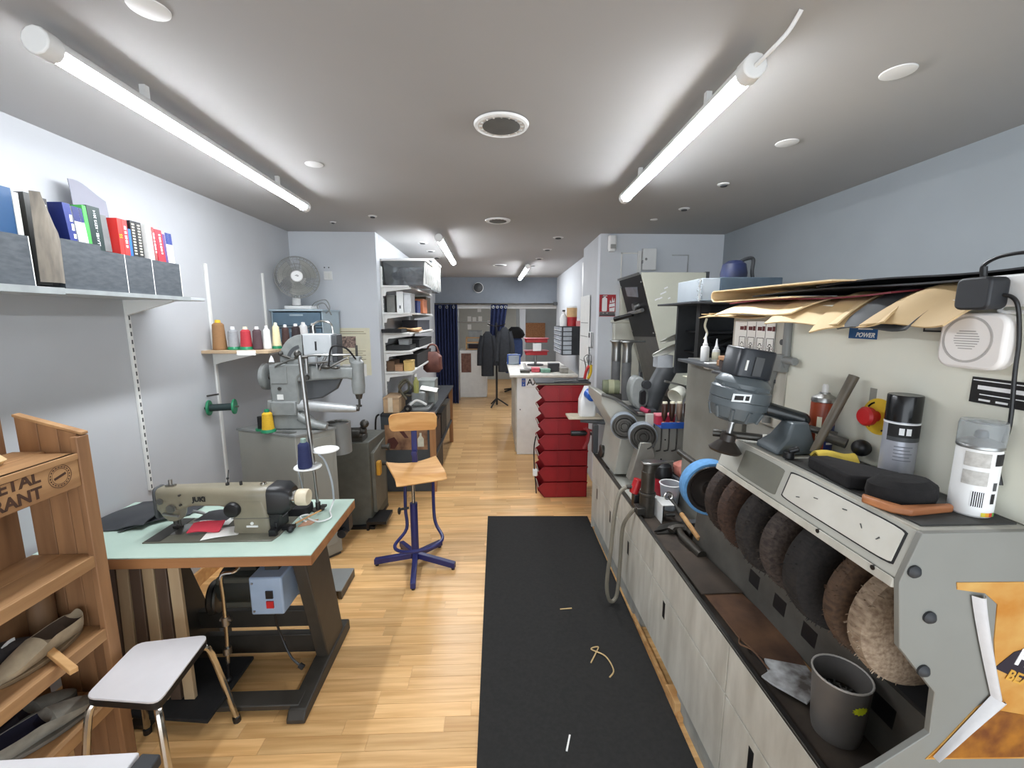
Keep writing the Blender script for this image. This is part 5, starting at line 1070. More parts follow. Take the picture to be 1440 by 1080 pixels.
ob('sheet', B().bb(.9842, .985, 1.075, 1.165, 1.646, 1.69), mat('sticker_blue', (34, 84, 138), .5), t)
text('POWER', .017, (.984, 1.112, 1.656), (0, -1, 0), (0, 0, 1), white_ink, t, bold=.0004, shear=.3)
ob('small_print', B().bb(.9836, .9842, 1.09, 1.15, 1.680, 1.684).bb(.9836, .9842, 1.09, 1.135, 1.671, 1.674), white_ink, t)
t = thing('router', 'white rounded router box hanging on the backboard', 'router', (.985, .835, 1.66))
ob('case', B().prism(rrect(.122, .112, .026, 5, .832, 1.655), .955, .985, 'x'), mat('router_white', (236, 232, 228), .35, var=.01), t, .006)
ob('ring_groove', B().lathe([(.043, 0), (.047, 0), (.047, .0012), (.043, .0012)], (.955, .837, 1.658), (-1, 0, 0), 40, True), mat('groove_grey', (176, 172, 168), .4), t)
tb = B()
for i in range(8): tb.bb(.9538, .9545, .837-.012-.012*math.sin(i*.39+.3), .837+.012+.012*math.sin(i*.39+.3), 1.674-i*.005, 1.6755-i*.005)
ob('print', tb, mat('pale_grey_print', (150, 146, 142), .6), t)
ob('back_disc', B().lathe([(0, 0), (.043, 0), (.042, .0008), (0, .0008)], (.955, .837, 1.658), (-1, 0, 0), 40), MC['router_white'], t)
t = thing('power_adapter', 'black plug-in power adapter above the white router', 'adapter', (.96, .81, 1.745))
ob('body', B().prism(rrect(.062, .062, .012, 4, .815, 1.748), .925, .965, 'x'), mat('adapter_black', (36, 38, 42), .5), t, .004)
ob('cord', B().tube([(.95, .82, 1.778), (.945, .82, 1.80), (.95, .80, 1.815), (.955, .76, 1.818), (.96, .72, 1.81)], .0035, 8).cyl((.95, .82, 1.778), (.947, .82, 1.80), .0055), black, t)
ob('lower_cord', B().tube([(.95, .79, 1.745), (.958, .775, 1.74), (.962, .765, 1.72), (.975, .765, 1.66), (.972, .76, 1.60), (.974, .755, 1.50), (.976, .765, 1.43), (.978, .755, 1.38)], .0035, 8), black, t)
t = thing('power_strip', 'white power strip behind the black adapter', 'socket', (.98, .77, 1.75))
ob('body', B().prism(rrect(.14, .06, .02, 4, .77, 1.752), .966, .986, 'x'), white_plastic, t, .004)
ob('cable', B().tube([(.975, .80, 1.725), (.97, .80, 1.715), (.972, .78, 1.712), (.975, .74, 1.714)], .004, 8), white_plastic, t)
t = thing('rating_plate', 'black and white maker plate on the backboard below the router', 'plate', (.985, .79, 1.555))
ob('plate', B().bb(.982, .985, .735, .838, 1.53, 1.582), ink, t)
lb = B()
for y0, y1, z0, z1 in ((.745, .825, 1.558, 1.566), (.745, .82, 1.547, 1.549), (.80, .82, 1.535, 1.539), (.77, .79, 1.535, 1.539), (.745, .835, 1.575, 1.577)): lb.bb(.9812, .982, y0, y1, z0, z1)
ob('white_fields', lb, white_ink, t)
t = thing('rating_plate', 'dark maker plate under the leather sheets, left of the router', 'plate', (.985, .93, 1.70))
ob('plate', B().bb(.982, .985, .895, .955, 1.67, 1.735), charcoal, t)
ob('white_fields', B().bb(.9812, .982, .90, .95, 1.70, 1.702).bb(.9812, .982, .90, .95, 1.692, 1.694).bb(.9812, .982, .912, .95, 1.674, 1.685), mat('grey_field', (150, 150, 146), .6), t)
t = thing('grease_patch', 'faint grey rectangle stuck on the backboard between the cans', 'sticker', (.985, 1.17, 1.46))
ob('patch', B().bb(.9843, .985, 1.055, 1.075, 1.45, 1.52), mat('patch_grey', (142, 142, 134), .6), t)
# poster torn on the cheek
beer = mat('amber_print', (182, 114, 24), .5, rgb2=(206, 164, 92), scale=9, stretch=(1, 1, 1.4))
t = thing('torn_poster', 'torn amber poster with a dark label on the near side of the machine', 'poster', (.95, .69, 1.05))
pp = [(.842, 1.221), (1.20, 1.216), (1.20, .83), (.84, .842), (.862, .868), (.925, .955), (.955, .975), (.958, .99), (.935, 1.10), (.928, 1.175), (.90, 1.198), (.845, 1.207)]
ob('sheet', B().prism(pp, .6885, .690), beer, t)
ob('foam_print', B().prism([(.845, .845), (1.2, .835), (1.2, .92), (1.05, .93), (.96, .95), (.93, .94)], .6878, .6884), mat('amber_deep', (96, 44, 12), .5, rgb2=(178, 116, 30), scale=16), t)
white_torn = mat('torn_white', (204, 202, 202), .85, var=.03, scale=40, bump=.4)
ob('torn_edge', B().sheet(lambda u, v: (.872+.075*v**1.1+u*(.026-.008*v), .6865-.010*math.sin(u*3.14), 1.196-.215*v), 6, 12, .001), white_torn, t)
ob('torn_flap', B().sheet(lambda u, v: (.947-.095*v+u*.03*(1-v), .6865-.012*math.sin(u*3.14), .985-.135*v-u*.016*(1-v)), 6, 8, .001), white_torn, t)
ob('dark_label', B().prism([(.948, 1.045), (.978, 1.075), (1.2, 1.14), (1.2, .965), (1.02, 1.005), (.948, 1.04)], .6874, .688), mat('label_plum', (34, 26, 40), .5), t)
text('BEA', .030, (.972, .6868, 1.028), (1, 0, -.42), (.42, 0, 1), mat('gold_print', (206, 156, 62), .5), t, align='LEFT', bold=.0008)
text('HE', .046, (.985, .6868, 1.065), (1, 0, -.35), (.35, 0, 1), white_ink, t, align='LEFT', bold=.0018)

# ================================================================ leather sheets on top of the cabinet
def hide(y0, y1, xf, zf, zb, rgb, label, skew=0, curl=0, xb=1.35, t=.004, p=2.2, name='leather_sheet'):
    m = mat('hide_%02x%02x%02x' % rgb, rgb, .7, var=.07, scale=8)
    def f(u, v):
        x = xb+(xf-xb)*v+.012*math.sin(u*5); y = y0+(y1-y0)*u+skew*v
        z = zb+(zf-zb)*v**p+curl*(1-u)*v*v+.004*math.sin(u*7+v*3)
        return (x, y, z)
    return tag(ob(name, B().sheet(f, 12, 10, t), m), label, 'leather', 'leather sheets on top of the machine')
hide(.70, 1.62, .985, 1.785, 1.785, (58, 60, 62), 'longest dark grey sheet on top of the leather pile', p=1)
hide(1.02, 1.72, .955, 1.762, 1.779, (112, 34, 46), 'maroon leather sheet in the middle of the pile', p=1.5)
D = dict(xb=1.13)
hide(1.15, 1.44, .895, 1.685, 1.772, (214, 188, 144), 'tan leather sheet with a drooping corner above the blue sticker', skew=-.05, **D)
hide(1.26, 1.70, .90, 1.715, 1.768, (226, 202, 160), 'pale tan sheet right of the curled cream sheet', skew=.03, **D)
hide(1.04, 1.26, .90, 1.662, 1.776, (208, 180, 134), 'tan leather sheet hanging to a point over the backboard', skew=-.07, curl=.03, **D)
hide(.90, 1.08, .915, 1.675, 1.780, (74, 76, 78), 'dark grey sheet with a square corner hanging over the edge', skew=.03, **D)
hide(.73, .92, .915, 1.685, 1.790, (198, 170, 126), 'tan sheet at the near end of the pile, beside the black adapter', skew=.12, **D)
hide(.72, 1.30, .99, 1.798, 1.798, (34, 34, 37), 'black sheet on top of the pile near the adapter', p=1)
hide(1.45, 1.92, .935, 1.705, 1.752, (196, 172, 132), 'lowest tan sheet under the curled cream one', skew=.02)
def curlf(u, v):
    # open fold seen end on: lower leaf, tight bend, upper leaf
    s_ = u*1.0
    if s_ < .45: y, z = 1.34+.52*s_/.45, 1.768+.004*(s_/.45)
    elif s_ < .6:
        a = (s_-.45)/.15*math.pi; y, z = 1.86+.026*math.sin(a), 1.772+.022*(1-math.cos(a))
    else: y, z = 1.86-.70*(s_-.6)/.4, 1.816-.012*(s_-.6)/.4
    return (.93+v*.30+.02*math.sin(u*4), y, z)
tag(ob('leather_sheet', B().sheet(curlf, 30, 4, .004), mat('hide_cream', (232, 208, 166), .7, var=.05)), 'cream leather sheet folded into a loop at the left end of the pile', 'leather', 'leather sheets on top of the machine')
for i, (y, z) in enumerate(((1.80, 1.715), (1.86, 1.72), (1.93, 1.718))):
    tag(ob('leather_offcut', B().prism([(.93, y), (.99, y+.09), (1.10, y+.10), (1.02, y-.01)], z, z+.003, 'z'), mat('offcut', (206, 184, 146), .75)), ('nearest', 'middle', 'farthest')[i]+' of three tan offcuts poking out below the curled cream sheet', 'leather', 'leather offcuts')
# ================================================================ on the far unit of the machine
t = thing('extractor_hood', 'large cream sheet metal hood tapering down, with a black front panel', 'hood', (1.4, 3.7, 1.0))
hoodm = mat('hood_cream', (206, 206, 190), .38, rgb2=(196, 196, 180), scale=3)
ob('shell', B().prism([(1.135, 2.06), (1.66, 2.06), (1.66, 1.40), (1.52, 1.05), (1.44, 1.05)], 3.40, 4.02), hoodm, t, .004)
ob('rear_edge', B().bb(1.655, 1.68, 3.395, 4.0, 1.4, 2.065), dark_grey, t)
def left(f, g, k=.003):
    # point on the slanting left side: f down the slope, g back along it
    return (1.135+.305*f-k*.95, 3.40+.62*g, 2.06-1.01*f-k*.3)
ob('black_panel', B().quadstrip([[left(f, g, k) for f, g in ((.015, .03), (.015, .97), (.52, .97), (.50, .03))] for k in (0, .004)]), mat('panel_black', (20, 20, 22), .5, spec=.25), t)
ob('grey_panel', B().quadstrip([[left(f, g, k) for f, g in ((.50, .03), (.52, .97), (1, .97), (1, .03))] for k in (0, .002)]), mat('panel_grey', (84, 82, 78), .45), t)
ob('top_trim', B().quadstrip([[left(f, g, k) for f, g in ((-.005, 0), (-.005, 1), (.012, 1), (.012, 0))] for k in (0, .012)]), steel, t)
for f, g in ((.07, .05), (.07, .95), (.47, .95), (.47, .06)): p = left(f, g, .006); ob('panel_screw', B().sph(p, .008, 8), steel, t)
ob('gauge_glass', B().quadstrip([[left(f, g, k) for f, g in ((.10, .25), (.08, .75), (.16, .75), (.18, .3))] for k in (.004, .009)]), mat('gauge', (112, 116, 122), .2), t)
p = left(.27, .42, .02); q = left(.34, .95, .06)
ob('crank', B().cyl(left(.25, .4, 0), left(.25, .4, .05), .035).cyl(left(.28, .15, .03), left(.30, .7, .04), .016), steel, t)
ob('crank_grip', B().cyl(left(.31, .55, .04), left(.315, .8, .16), .018, .022), black, t)
sh = B()
for x, z, w in ((1.32, 1.90, .05), (1.30, 1.86, .03), (1.34, 1.94, .03), (1.27, 1.85, .03), (1.37, 1.86, .02)): sh.box((x, 3.3988, z), (w, .001, .010), ry=-25)
ob('chipped_paint', sh, white_ink, t)
ob('lower_tube', B().cyl((1.47, 3.7, 1.1), (1.42, 3.72, .6), .12), MC['panel_grey'], t)
# oval grey press
t = thing('heel_press', 'rounded light grey hand machine with two black knobs on the far bench', 'machine', (1.0, 2.9, 1.065))
ob('body', B().prism([(.985+.065*math.cos(a)-.012*math.sin(a), 1.19+.118*math.sin(a)) for a in [k*math.pi/12 for k in range(24)]], 2.86, 2.97), machine_grey, t, .014)
ob('base', B().bb(.93, 1.10, 2.84, 3.0, 1.062, 1.08), dark_grey, t, .004)
ob('upper_knob', B().cyl((1.02, 2.86, 1.255), (1.02, 2.825, 1.255), .03), charcoal, t, .003)
ob('lower_lever', B().prism(rrect(.042, .10, .02, 4, 1.0, 1.165), 2.835, 2.86), black, t, .004)
ob('top_pin', B().cyl((1.0, 2.9, 1.30), (1.0, 2.9, 1.335), .008), black, t)
ob('red_nozzle', B().cyl((.99, 2.83, 1.09), (1.02, 2.78, 1.078), .017).cyl((1.02, 2.78, 1.078), (1.024, 2.775, 1.077), .02), mat('raspberry', (160, 44, 74), .5), t)
t = thing('abrasive_roll', 'dusty green belt roll at the left end of the far bench', 'roll', (.84, 3.1, 1.13))
ob('roll', B().cyl((.79, 3.12, 1.195), (.91, 3.10, 1.195), .055), mat('dusty_green', (104, 108, 84), .7, var=.2), t, .004)
ob('band', B().cyl((.83, 3.113, 1.195), (.87, 3.107, 1.195), .058), mat('dusty_pale', (150, 150, 122), .8), t)
ob('cradle', B().prism([(.79, 1.125), (.92, 1.07), (.92, 1.15), (.79, 1.15)], 3.06, 3.14), dark_steel, t)
t = thing('plastic_jug', 'white plastic jug with blue cap on the small board', 'jug', (.75, 3.45, .904))
ob('body', B().quadstrip([[(.748+a*k, 3.45+b*k, z) for a, b in rrect(.135, .11, .025)] for z, k in ((.9045, .96), (.92, 1), (1.04, 1), (1.07, .85), (1.12, .55), (1.15, .4))]), white_plastic, t)
ob('cap', B().cyl((.75, 3.40, 1.10), (.765, 3.33, 1.085), .046, .044, 24), mat('cap_blue', (46, 98, 190), .35), t, .004)
ob('spout', B().cyl((.765, 3.33, 1.085), (.77, 3.31, 1.08), .018), mat('spout_blue', (120, 160, 216), .4), t)
# dye bottles, tubs on the blue rack
dye = mat('dye_brown', (56, 32, 24), .35)
for i in range(5):
    x = 1.03+i*.046
    t = thing('dye_bottle', ('leftmost', 'second', 'middle', 'fourth', 'rightmost')[i]+' of five upside down dye bottles with orange nozzles on the blue rack', 'bottle', (x, 2.535, 1.07), 'dye bottles on the blue rack')
    ob('bottle', B().lathe([(.008, 0), (.01, .01), (.017, .03), (.018, .10), (.014, .108), (0, .11)], (x, 2.53, 1.078), n=14), dye if i != 2 else mat('dye_grey', (126, 106, 92), .4), t)
    ob('nozzle', B().lathe([(0, -.014), (.014, -.01), (.016, .004), (.01, .012), (0, .012)], (x, 2.53, 1.058), n=12), mat('nozzle_orange', (214, 146, 96), .5), t)
    ob('cap', B().cyl((x, 2.53, 1.186), (x, 2.53, 1.196), .015, n=12), cream_paper, t)
t = thing('red_tub', 'translucent red tub of bits at the left of the blue rack', 'tub', (1.03, 2.58, 1.0425))
ob('tub', B().prism(rrect(.12, .06, .01, 3, 1.055, 2.59), 1.0425, 1.10, 'z'), mat('red_clear', (196, 60, 84), .3, clear=.3), t, .003)
ob('lid', B().prism(rrect(.124, .064, .01, 3, 1.055, 2.59), 1.10, 1.108, 'z'), mat('pink_lid', (220, 130, 140), .4), t)
for i in range(5):
    x = 1.0+i*.05
    t = thing('hand_tool', ('leftmost', 'second', 'middle', 'fourth', 'rightmost')[i]+' of five thin hooked tools hanging below the blue rack', 'tool', (x, 2.612, .9), 'hooked tools below the blue rack')
    ob('shaft', B().tube([(x, 2.612, 1.034), (x, 2.612, .88), (x-.012, 2.61, .862), (x-.03, 2.606, .86)], .0045, 6), dark_steel, t)
t = thing('work_lamp', 'small cream cup shaped lamp head above the blue rack', 'lamp', (1.16, 2.62, 1.22))
ob('shade', B().lathe([(.02, 0), (.04, .02), (.052, .09), (.049, .09), (.037, .022), (.01, .006)], (1.17, 2.60, 1.26), (-.75, -.45, -.42), n=24), cream_metal, t)
ob('neck', B().tube([(1.17, 2.60, 1.26), (1.21, 2.61, 1.25), (1.23, 2.61, 1.18), (1.23, 2.62, 1.06)], .014), dark_grey, t)
ob('arm_strip', B().box((1.14, 2.62, 1.29), (.17, .02, .012), ry=14), steel, t)
t = thing('plastic_cup', 'clear plastic cup of pink waste behind the blue sanding wheel', 'cup', (.985, 2.28, .6235))
ob('cup', B().lathe([(0, 0), (.04, 0), (.058, .15), (.055, .15), (.038, .005), (0, .004)], (.985, 2.28, .6235), n=26), frost, t)
ob('rim', B().tube([(.985+.058*math.cos(a), 2.28+.058*math.sin(a), .7735) for a in [k*math.pi/12 for k in range(24)]], .004, 6, closed=True, smooth=False), white_plastic, t)
pk = mat('pink_waste', (206, 140, 124), .8, rgb2=(160, 90, 76), scale=20)
ob('waste', B().lathe([(0, .01), (.036, .01), (.047, .09), (.03, .10), (0, .105)], (.985, 2.28, .6235), n=14), pk, t)
tag(ob('crumpled_wrapper', B().quadstrip([[(1.12+x+a*k, 2.40+b*k, z) for a, b in rrect(.14, .12, .04, 2)] for z, k, x in ((.78, .8, 0), (.80, 1.1, .01), (.84, .8, -.01), (.865, .2, -.02))]), pk), 'pink crumpled wrapper above the clear cup', 'wrapper')
tag(ob('waste_bin', B().bb(1.05, 1.19, 2.33, 2.46, .624, .778), mat('bin_grey', (70, 72, 74), .6), bev=.01), 'dark box under the pink wrapper behind the sanding wheel', 'box')
# paper and glue on the ledge
tag(ob('cream_sheet', B().sheet(lambda u, v: (1.075+u*.20, 2.20+.21*v, 1.372+.0*u+.004*(1-v)), 4, 4, .003), cream_paper), 'cream paper sheet lying on the tall dust box', 'paper')
def glue(x, y, h, r, label, col=white_plastic, cap=white_plastic, lab=None):
    t = thing('glue_bottle', label, 'bottle', (x, y, 1.4885), 'glue bottles on the machine ledge')
    ob('body', B().lathe([(r*.9, 0), (r, .004), (r, h*.45), (r*.9, h*.52), (r*.45, h*.56)], (x, y, 1.4885), n=18), col, t)
    ob('nozzle', B().lathe([(r*.6, h*.54), (r*.62, h*.62), (r*.4, h*.66), (r*.12, h), (0, h)], (x, y, 1.4885), n=14), cap, t)
    if lab: ob('label', B().lathe([(r*1.0, h*.08), (r*1.03, h*.09), (r*1.03, h*.40), (r*1.0, h*.41)], (x, y, 1.4885), n=18), lab, t)
glue(1.043, 2.10, .14, .020, 'tallest white glue bottle, leftmost on the machine ledge')
glue(1.10, 2.10, .112, .018, 'smaller white glue bottle with printed label, second on the ledge', lab=cream_paper)
glue(1.13, 1.98, .155, .022, 'white glue bottle with dark blue base, behind the shoe brush', mat('glue_blue', (52, 76, 116), .5), cream_paper)
t = thing('shoe_brush', 'long shoe brush with pale wooden back on the ledge under the icon panel', 'brush', (.94, 1.6, 1.487))
ob('bristles', B().prism([(1.47, 1.487), (1.735, 1.487), (1.74, 1.53), (1.465, 1.53)], .925, .965, 'x'), mat('brown_bristle', (62, 52, 50), .95, rgb2=(94, 82, 78), scale=60, stretch=(1, 3, 1), bump=.5), t, .004)
ob('wooden_back', B().prism(rrect(.28, .018, .008, 3, 1.60, 1.54), .92, .97, 'x'), wood('brush_back', (176, 130, 96), (204, 162, 124), axis=1), t, .003)
tag(ob('wooden_block', B().bb(.915, .955, 1.47, 1.60, 1.4865, 1.505), MC['brush_back'], bev=.003) if False else ob('wooden_block', B().bb(1.0, 1.06, 1.80, 1.90, 1.4885, 1.515), MC['brush_back'], bev=.003), 'small wooden block on the ledge left of the shoe brush', 'block')
# black cabinet, frosted drawers, bag
t = thing('black_rack', 'tall black metal rack behind the glue bottles', 'rack', (1.25, 2.4, 1.49))
ob('post', B().bb(1.10, 1.15, 2.30, 2.34, 1.366, 1.775), black, t); ob('post', B().bb(1.45, 1.49, 2.30, 2.34, 1.366, 1.775), black, t)
ob('back', B().bb(1.10, 1.5, 2.58, 2.60, 1.366, 1.775), charcoal, t)
for z in (1.50, 1.62): ob('rack_shelf', B().bb(1.15, 1.45, 2.30, 2.58, z, z+.008), black, t)
ob('top_board', B().bb(.985, 1.52, 2.16, 2.62, 1.775, 1.785), charcoal, t, .002)
wm = mat('wire_black', (38, 38, 40), .5)
tag(ob('wire_tangle', B().tube([(1.2, 2.35, 1.53), (1.35, 2.4, 1.58), (1.25, 2.45, 1.55), (1.4, 2.38, 1.60), (1.2, 2.4, 1.59), (1.38, 2.45, 1.53)], .012), wm), 'dark cable tangle inside the black rack', 'cable')
t = thing('crystal_strips', 'clear plastic strips hanging at the left of the frosted drawers', 'strip', (1.03, 2.2, 1.8))
for i in range(5): ob('bead', B().sph((1.035+.006*(i % 2), 2.19, 1.80+.022*i), .012, 8), clear_plastic, t)
ob('cord', B().cyl((1.038, 2.19, 1.786), (1.038, 2.19, 1.90), .003), white_plastic, t)
t = thing('frosted_drawers', 'smoky plastic drawer box on top of the black rack', 'drawers', (1.26, 2.35, 1.786))
smoke = mat('smoky_blue', (84, 98, 110), .3, clear=.25)
ob('case', B().bb(1.15, 1.475, 2.2, 2.5, 1.7865, 1.91), smoke, t, .004)
ob('front_drawer', B().bb(1.055, 1.148, 2.2, 2.5, 1.79, 1.905), frost, t, .004)
ob('contents', B().sph((1.10, 2.26, 1.83), .03, 8).sph((1.09, 2.34, 1.86), .03, 8).sph((1.11, 2.42, 1.84), .03, 8), mat('drawer_bits', (150, 156, 160), .6), t)
t = thing('blue_bag', 'dark blue bag slumped behind the frosted drawers', 'bag', (1.33, 2.4, 1.91))
ob('bag', B().quadstrip([[(1.335+a*k, 2.42+b*k, z) for a, b in rrect(.12, .12, .04)] for z, k in ((1.9115, 1), (1.95, 1.05), (2.0, .9), (2.02, .5))]), mat('bag_blue', (34, 44, 84), .5, rgb2=(24, 28, 42), scale=9), t)
ob('strap', B().tube([(1.36, 2.42, 2.01), (1.40, 2.42, 2.03), (1.44, 2.42, 2.03), (1.44, 2.42, 1.96), (1.45, 2.42, 1.915)], .01), charcoal, t)
for i, (x0, y, z0, l) in enumerate(((1.0, 2.62, 1.555, 'upper silver shoe insole hanging beside the cream hood'), (.99, 2.66, 1.47, 'lower silver shoe insole hanging beside the cream hood'))):
    tag(ob('silver_insole', B().sheet(lambda u, v: (x0+.02-.02*i+u*.28, y+.02*math.sin(v*3), z0+.10*u+(.04+.01*i)*(v-.5)*math.sin(.4+u*2.4)), 10, 5, .004), mat('silver_foil', (196, 196, 188), .3, .5)), l, 'insole', 'silver insoles')
tag(ob('grey_box', B().bb(1.02, 1.12, 2.66, 2.74, 1.39, 1.47), mat('box_steel', (160, 164, 168), .4), bev=.003), 'small grey box below the silver insoles', 'box')
t = thing('clip_string', 'pale string hanging by the silver insoles', 'string', (1.15, 2.5, 1.6)); t.location = (1.13, 2.28, 1.6)
ob('string', B().tube([(1.13, 2.28, 1.70), (1.12, 2.275, 1.66), (1.135, 2.275, 1.62), (1.12, 2.275, 1.59)], .006, 6), cream_paper, t)

# ================================================================ right back wall fittings
t = thing('fire_sign', 'red fire extinguisher sign on the corner of the white wall', 'sign', (1.07, BY, 1.83))
ob('plate', B().bb(1.005, 1.165, BY-.004, BY, 1.72, 1.93), mat('sign_red', (164, 30, 40), .5), t)
ob('extinguisher', B().prism(rrect(.05, .13, .012, 3, 1.055, 1.835), BY-.0052, BY-.004).bb(1.045, 1.065, BY-.0052, BY-.004, 1.90, 1.912).prism([(1.03, 1.912), (1.08, 1.915), (1.08, 1.922), (1.04, 1.922), (1.025, 1.90)], BY-.0052, BY-.004), white_ink, t)
ob('flames', B().prism([(1.105, 1.77), (1.155, 1.77), (1.158, 1.82), (1.15, 1.90), (1.14, 1.86), (1.13, 1.91), (1.125, 1.85), (1.11, 1.88), (1.10, 1.82)], BY-.0052, BY-.004), white_ink, t)
ob('flame_gaps', B().prism([(1.105, 1.80), (1.155, 1.81), (1.155, 1.818), (1.105, 1.81)], BY-.0058, BY-.0052).prism([(1.105, 1.84), (1.155, 1.85), (1.155, 1.858), (1.105, 1.85)], BY-.0058, BY-.0052), MC['sign_red'], t)
ob('caption_band', B().bb(1.006, 1.164, BY-.005, BY-.004, 1.725, 1.765), mat('caption_grey', (150, 142, 140), .6), t)
ob('caption_text', B().bb(1.012, 1.04, BY-.0056, BY-.005, 1.748, 1.758).bb(1.05, 1.075, BY-.0056, BY-.005, 1.748, 1.758).bb(1.09, 1.155, BY-.0056, BY-.005, 1.748, 1.758).bb(1.01, 1.16, BY-.0056, BY-.005, 1.728, 1.742), charcoal, t)
t = thing('motion_sensor', 'white corner sensor under the ceiling above the fire sign', 'sensor', (1.10, BY, 2.40))
ob('case', B().quadstrip([[(1.10+a*k, BY-.04+b, z) for a, b in rrect(.075, .08, .02)] for z, k in ((2.33, .7), (2.36, 1), (2.47, 1.0))]), white_plastic, t)
ob('lens', B().bb(1.075, 1.125, BY-.088, BY-.08, 2.35, 2.39), mat('lens_grey', (160, 160, 156), .5), t, .006)
ob('led', B().sph((1.118, BY-.08, 2.43), .006, 8), white_ink, t)
t = thing('junction_box', 'white junction box on the back wall above the cream hood', 'box', (1.45, BY, 2.3))
ob('case', B().bb(1.40, 1.53, BY-.05, BY, 2.16, 2.36), white_plastic, t, .004)
ob('latch', B().bb(1.395, 1.402, BY-.055, BY-.03, 2.22, 2.25).sph((1.43, BY-.05, 2.26), .012, 8), steel, t)
ob('trunking', B().bb(1.36, 1.39, BY-.03, BY, 1.2, 2.34), white_metal, t)
struct('trim_3', B().bb(1.2, 1.37, BY-.012, BY, 2.315, 2.325).bb(1.2, 1.21, BY-.012, BY, 1.8, 2.325), white_metal)
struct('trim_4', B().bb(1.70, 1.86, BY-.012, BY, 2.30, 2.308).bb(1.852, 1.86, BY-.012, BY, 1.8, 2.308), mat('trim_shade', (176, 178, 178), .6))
t = thing('meter_cover', 'pale cream cover panel on the white wall beside the black hood panel', 'cover', (1.28, BY, 1.6))
ob('panel', B().bb(1.20, 1.36, BY-.06, BY, 1.72, 2.05), cream_metal, t, .006); ob('lower_panel', B().bb(1.14, 1.40, BY-.08, BY, .9, 1.66), cream_metal, t, .008); ob('rim', B().bb(1.12, 1.42, BY-.09, BY, 1.66, 1.69), cream_metal, t, .006)
t = thing('door_bell_panel', 'small white wall plate with dark strip on the passage corner', 'switch', (1.0, 4.5, 1.5))
ob('plate', B().bb(.985, 1.004, 4.42, 4.56, 1.40, 1.56), white_plastic, t, .004); ob('strip', B().bb(.982, .986, 4.40, 4.42, 1.40, 1.56), dark_grey, t)
ob('button', B().bb(.98, .986, 4.5, 4.54, 1.5, 1.55), charcoal, t)
struct('door_1', B().bb(.988, .998, 4.58, 5.05, .02, 1.95), white_metal, bev=.003)
dl = bpy.data.objects['door_1']
for z in (1.65, 1.50, 1.22): ob('groove', B().bb(.985, .989, 4.62, 5.0, z, z+.008), mat('groove_shade', (150, 150, 144), .6), dl)

# ================================================================ red stacking bins
binr = mat('bin_red', (146, 24, 31), .4, var=.06)
HB = .156
def bin_(z0, label):
    t = thing('stacking_bin', label, 'bin', (.62, 4.0, z0), 'red stacking bins')
    y0, y1, x0, x1, h = 3.87, 4.16, .375, .858, HB-.004
    pr_ = [(x0+.075, 0), (x1, 0), (x1, h), (x0+.085, h), (x0+.05, h*.80), (x0+.012, h*.62), (x0+.01, h*.5)]
    for ya in (y0, y1-.004): ob('side', B().prism([(x, z0+z) for x, z in pr_], ya, ya+.004), binr, t)
    ob('floor', B().bb(x0+.075, x1, y0, y1, z0, z0+.004), binr, t); ob('back', B().bb(x1-.004, x1, y0, y1, z0, z0+h), binr, t)
    ob('front_lip', B().quadstrip([[(x0+.075, y, z0), (x0+.08, y, z0), (x0+.018, y, z0+h*.6), (x0+.008, y, z0+h*.6)] for y in (y0, y1)]), binr, t)
    ob('rim', B().bb(x0+.085, x1+.004, y0-.008, y0+.004, z0+h-.012, z0+h).prism([(x0+.088, z0+h), (x0+.07, z0+h), (x0+.004, z0+h*.62), (x0+.012, z0+h*.60), (x0+.08, z0+h-.012)], y0-.008, y0+.002), binr, t)
    for x in (x0+.20, x0+.32, x1-.01): ob('rib', B().bb(x-.005, x+.005, y0-.006, y0, z0+.004, z0+h-.012), binr, t)
    ob('label_strip', B().quadstrip([[(x0+.012, y, z0+h*.60+k), (x0+.022, y, z0+h*.60+k), (x0+.030, y, z0+h*.50+k), (x0+.020, y, z0+h*.48+k)] for y, k in ((y0+.02, 0), (y1-.02, 0))]), cream_paper, t)
    return t
for k in range(7):
    bin_(.002+k*HB, ('lowest red stacking bin, on the floor', 'second red stacking bin from the floor', 'third red stacking bin from the floor', 'middle red stacking bin of the seven', 'third red stacking bin from the top', 'second red stacking bin from the top', 'topmost red stacking bin, under the dark board')[k])
t = thing('dark_board', 'dark board with beige edge lying on top of the red bins', 'board', (.6, 4.0, 1.096))
ob('board', B().bb(.36, .87, 3.86, 4.18, 1.0965, 1.108), mat('board_edge', (130, 116, 96), .7), t, .002)
ob('cover', B().bb(.36, .87, 3.865, 4.18, 1.108, 1.118), charcoal, t)
t = thing('steel_rule', 'flat steel tool lying on the board over the red bins', 'tool', (.66, 3.95, 1.1185)); ob('blade', B().box((.66, 3.93, 1.1225), (.26, .04, .006), rz=12), steel, t); ob('grip', B().box((.80, 3.955, 1.126), (.08, .05, .014), rz=12), dark_grey, t)
t = thing('pliers', 'red and yellow handled pliers standing at the wall end of the board', 'pliers', (.90, 4.1, 1.12))
ob('handle', B().tube([(.85, 4.06, 1.125), (.865, 4.06, 1.20), (.89, 4.06, 1.255)], .014), red, t); ob('handle', B().tube([(.88, 4.05, 1.125), (.905, 4.05, 1.19), (.905, 4.05, 1.26)], .014), yellow, t); ob('jaws', B().cyl((.895, 4.055, 1.25), (.90, 4.055, 1.30), .012), steel, t)
t = thing('hanging_cable', 'thin black cable with white plug hanging by the red bins', 'cable', (.36, 3.86, 0))
ob('cable', B().tube([(.362, 3.84, .62), (.345, 3.84, .5), (.35, 3.84, .3), (.36, 3.84, .2), (.37, 3.84, .06)], .006), black, t); ob('plug', B().bb(.335, .378, 3.82, 3.86, .235, .30), white_plastic, t, .006)

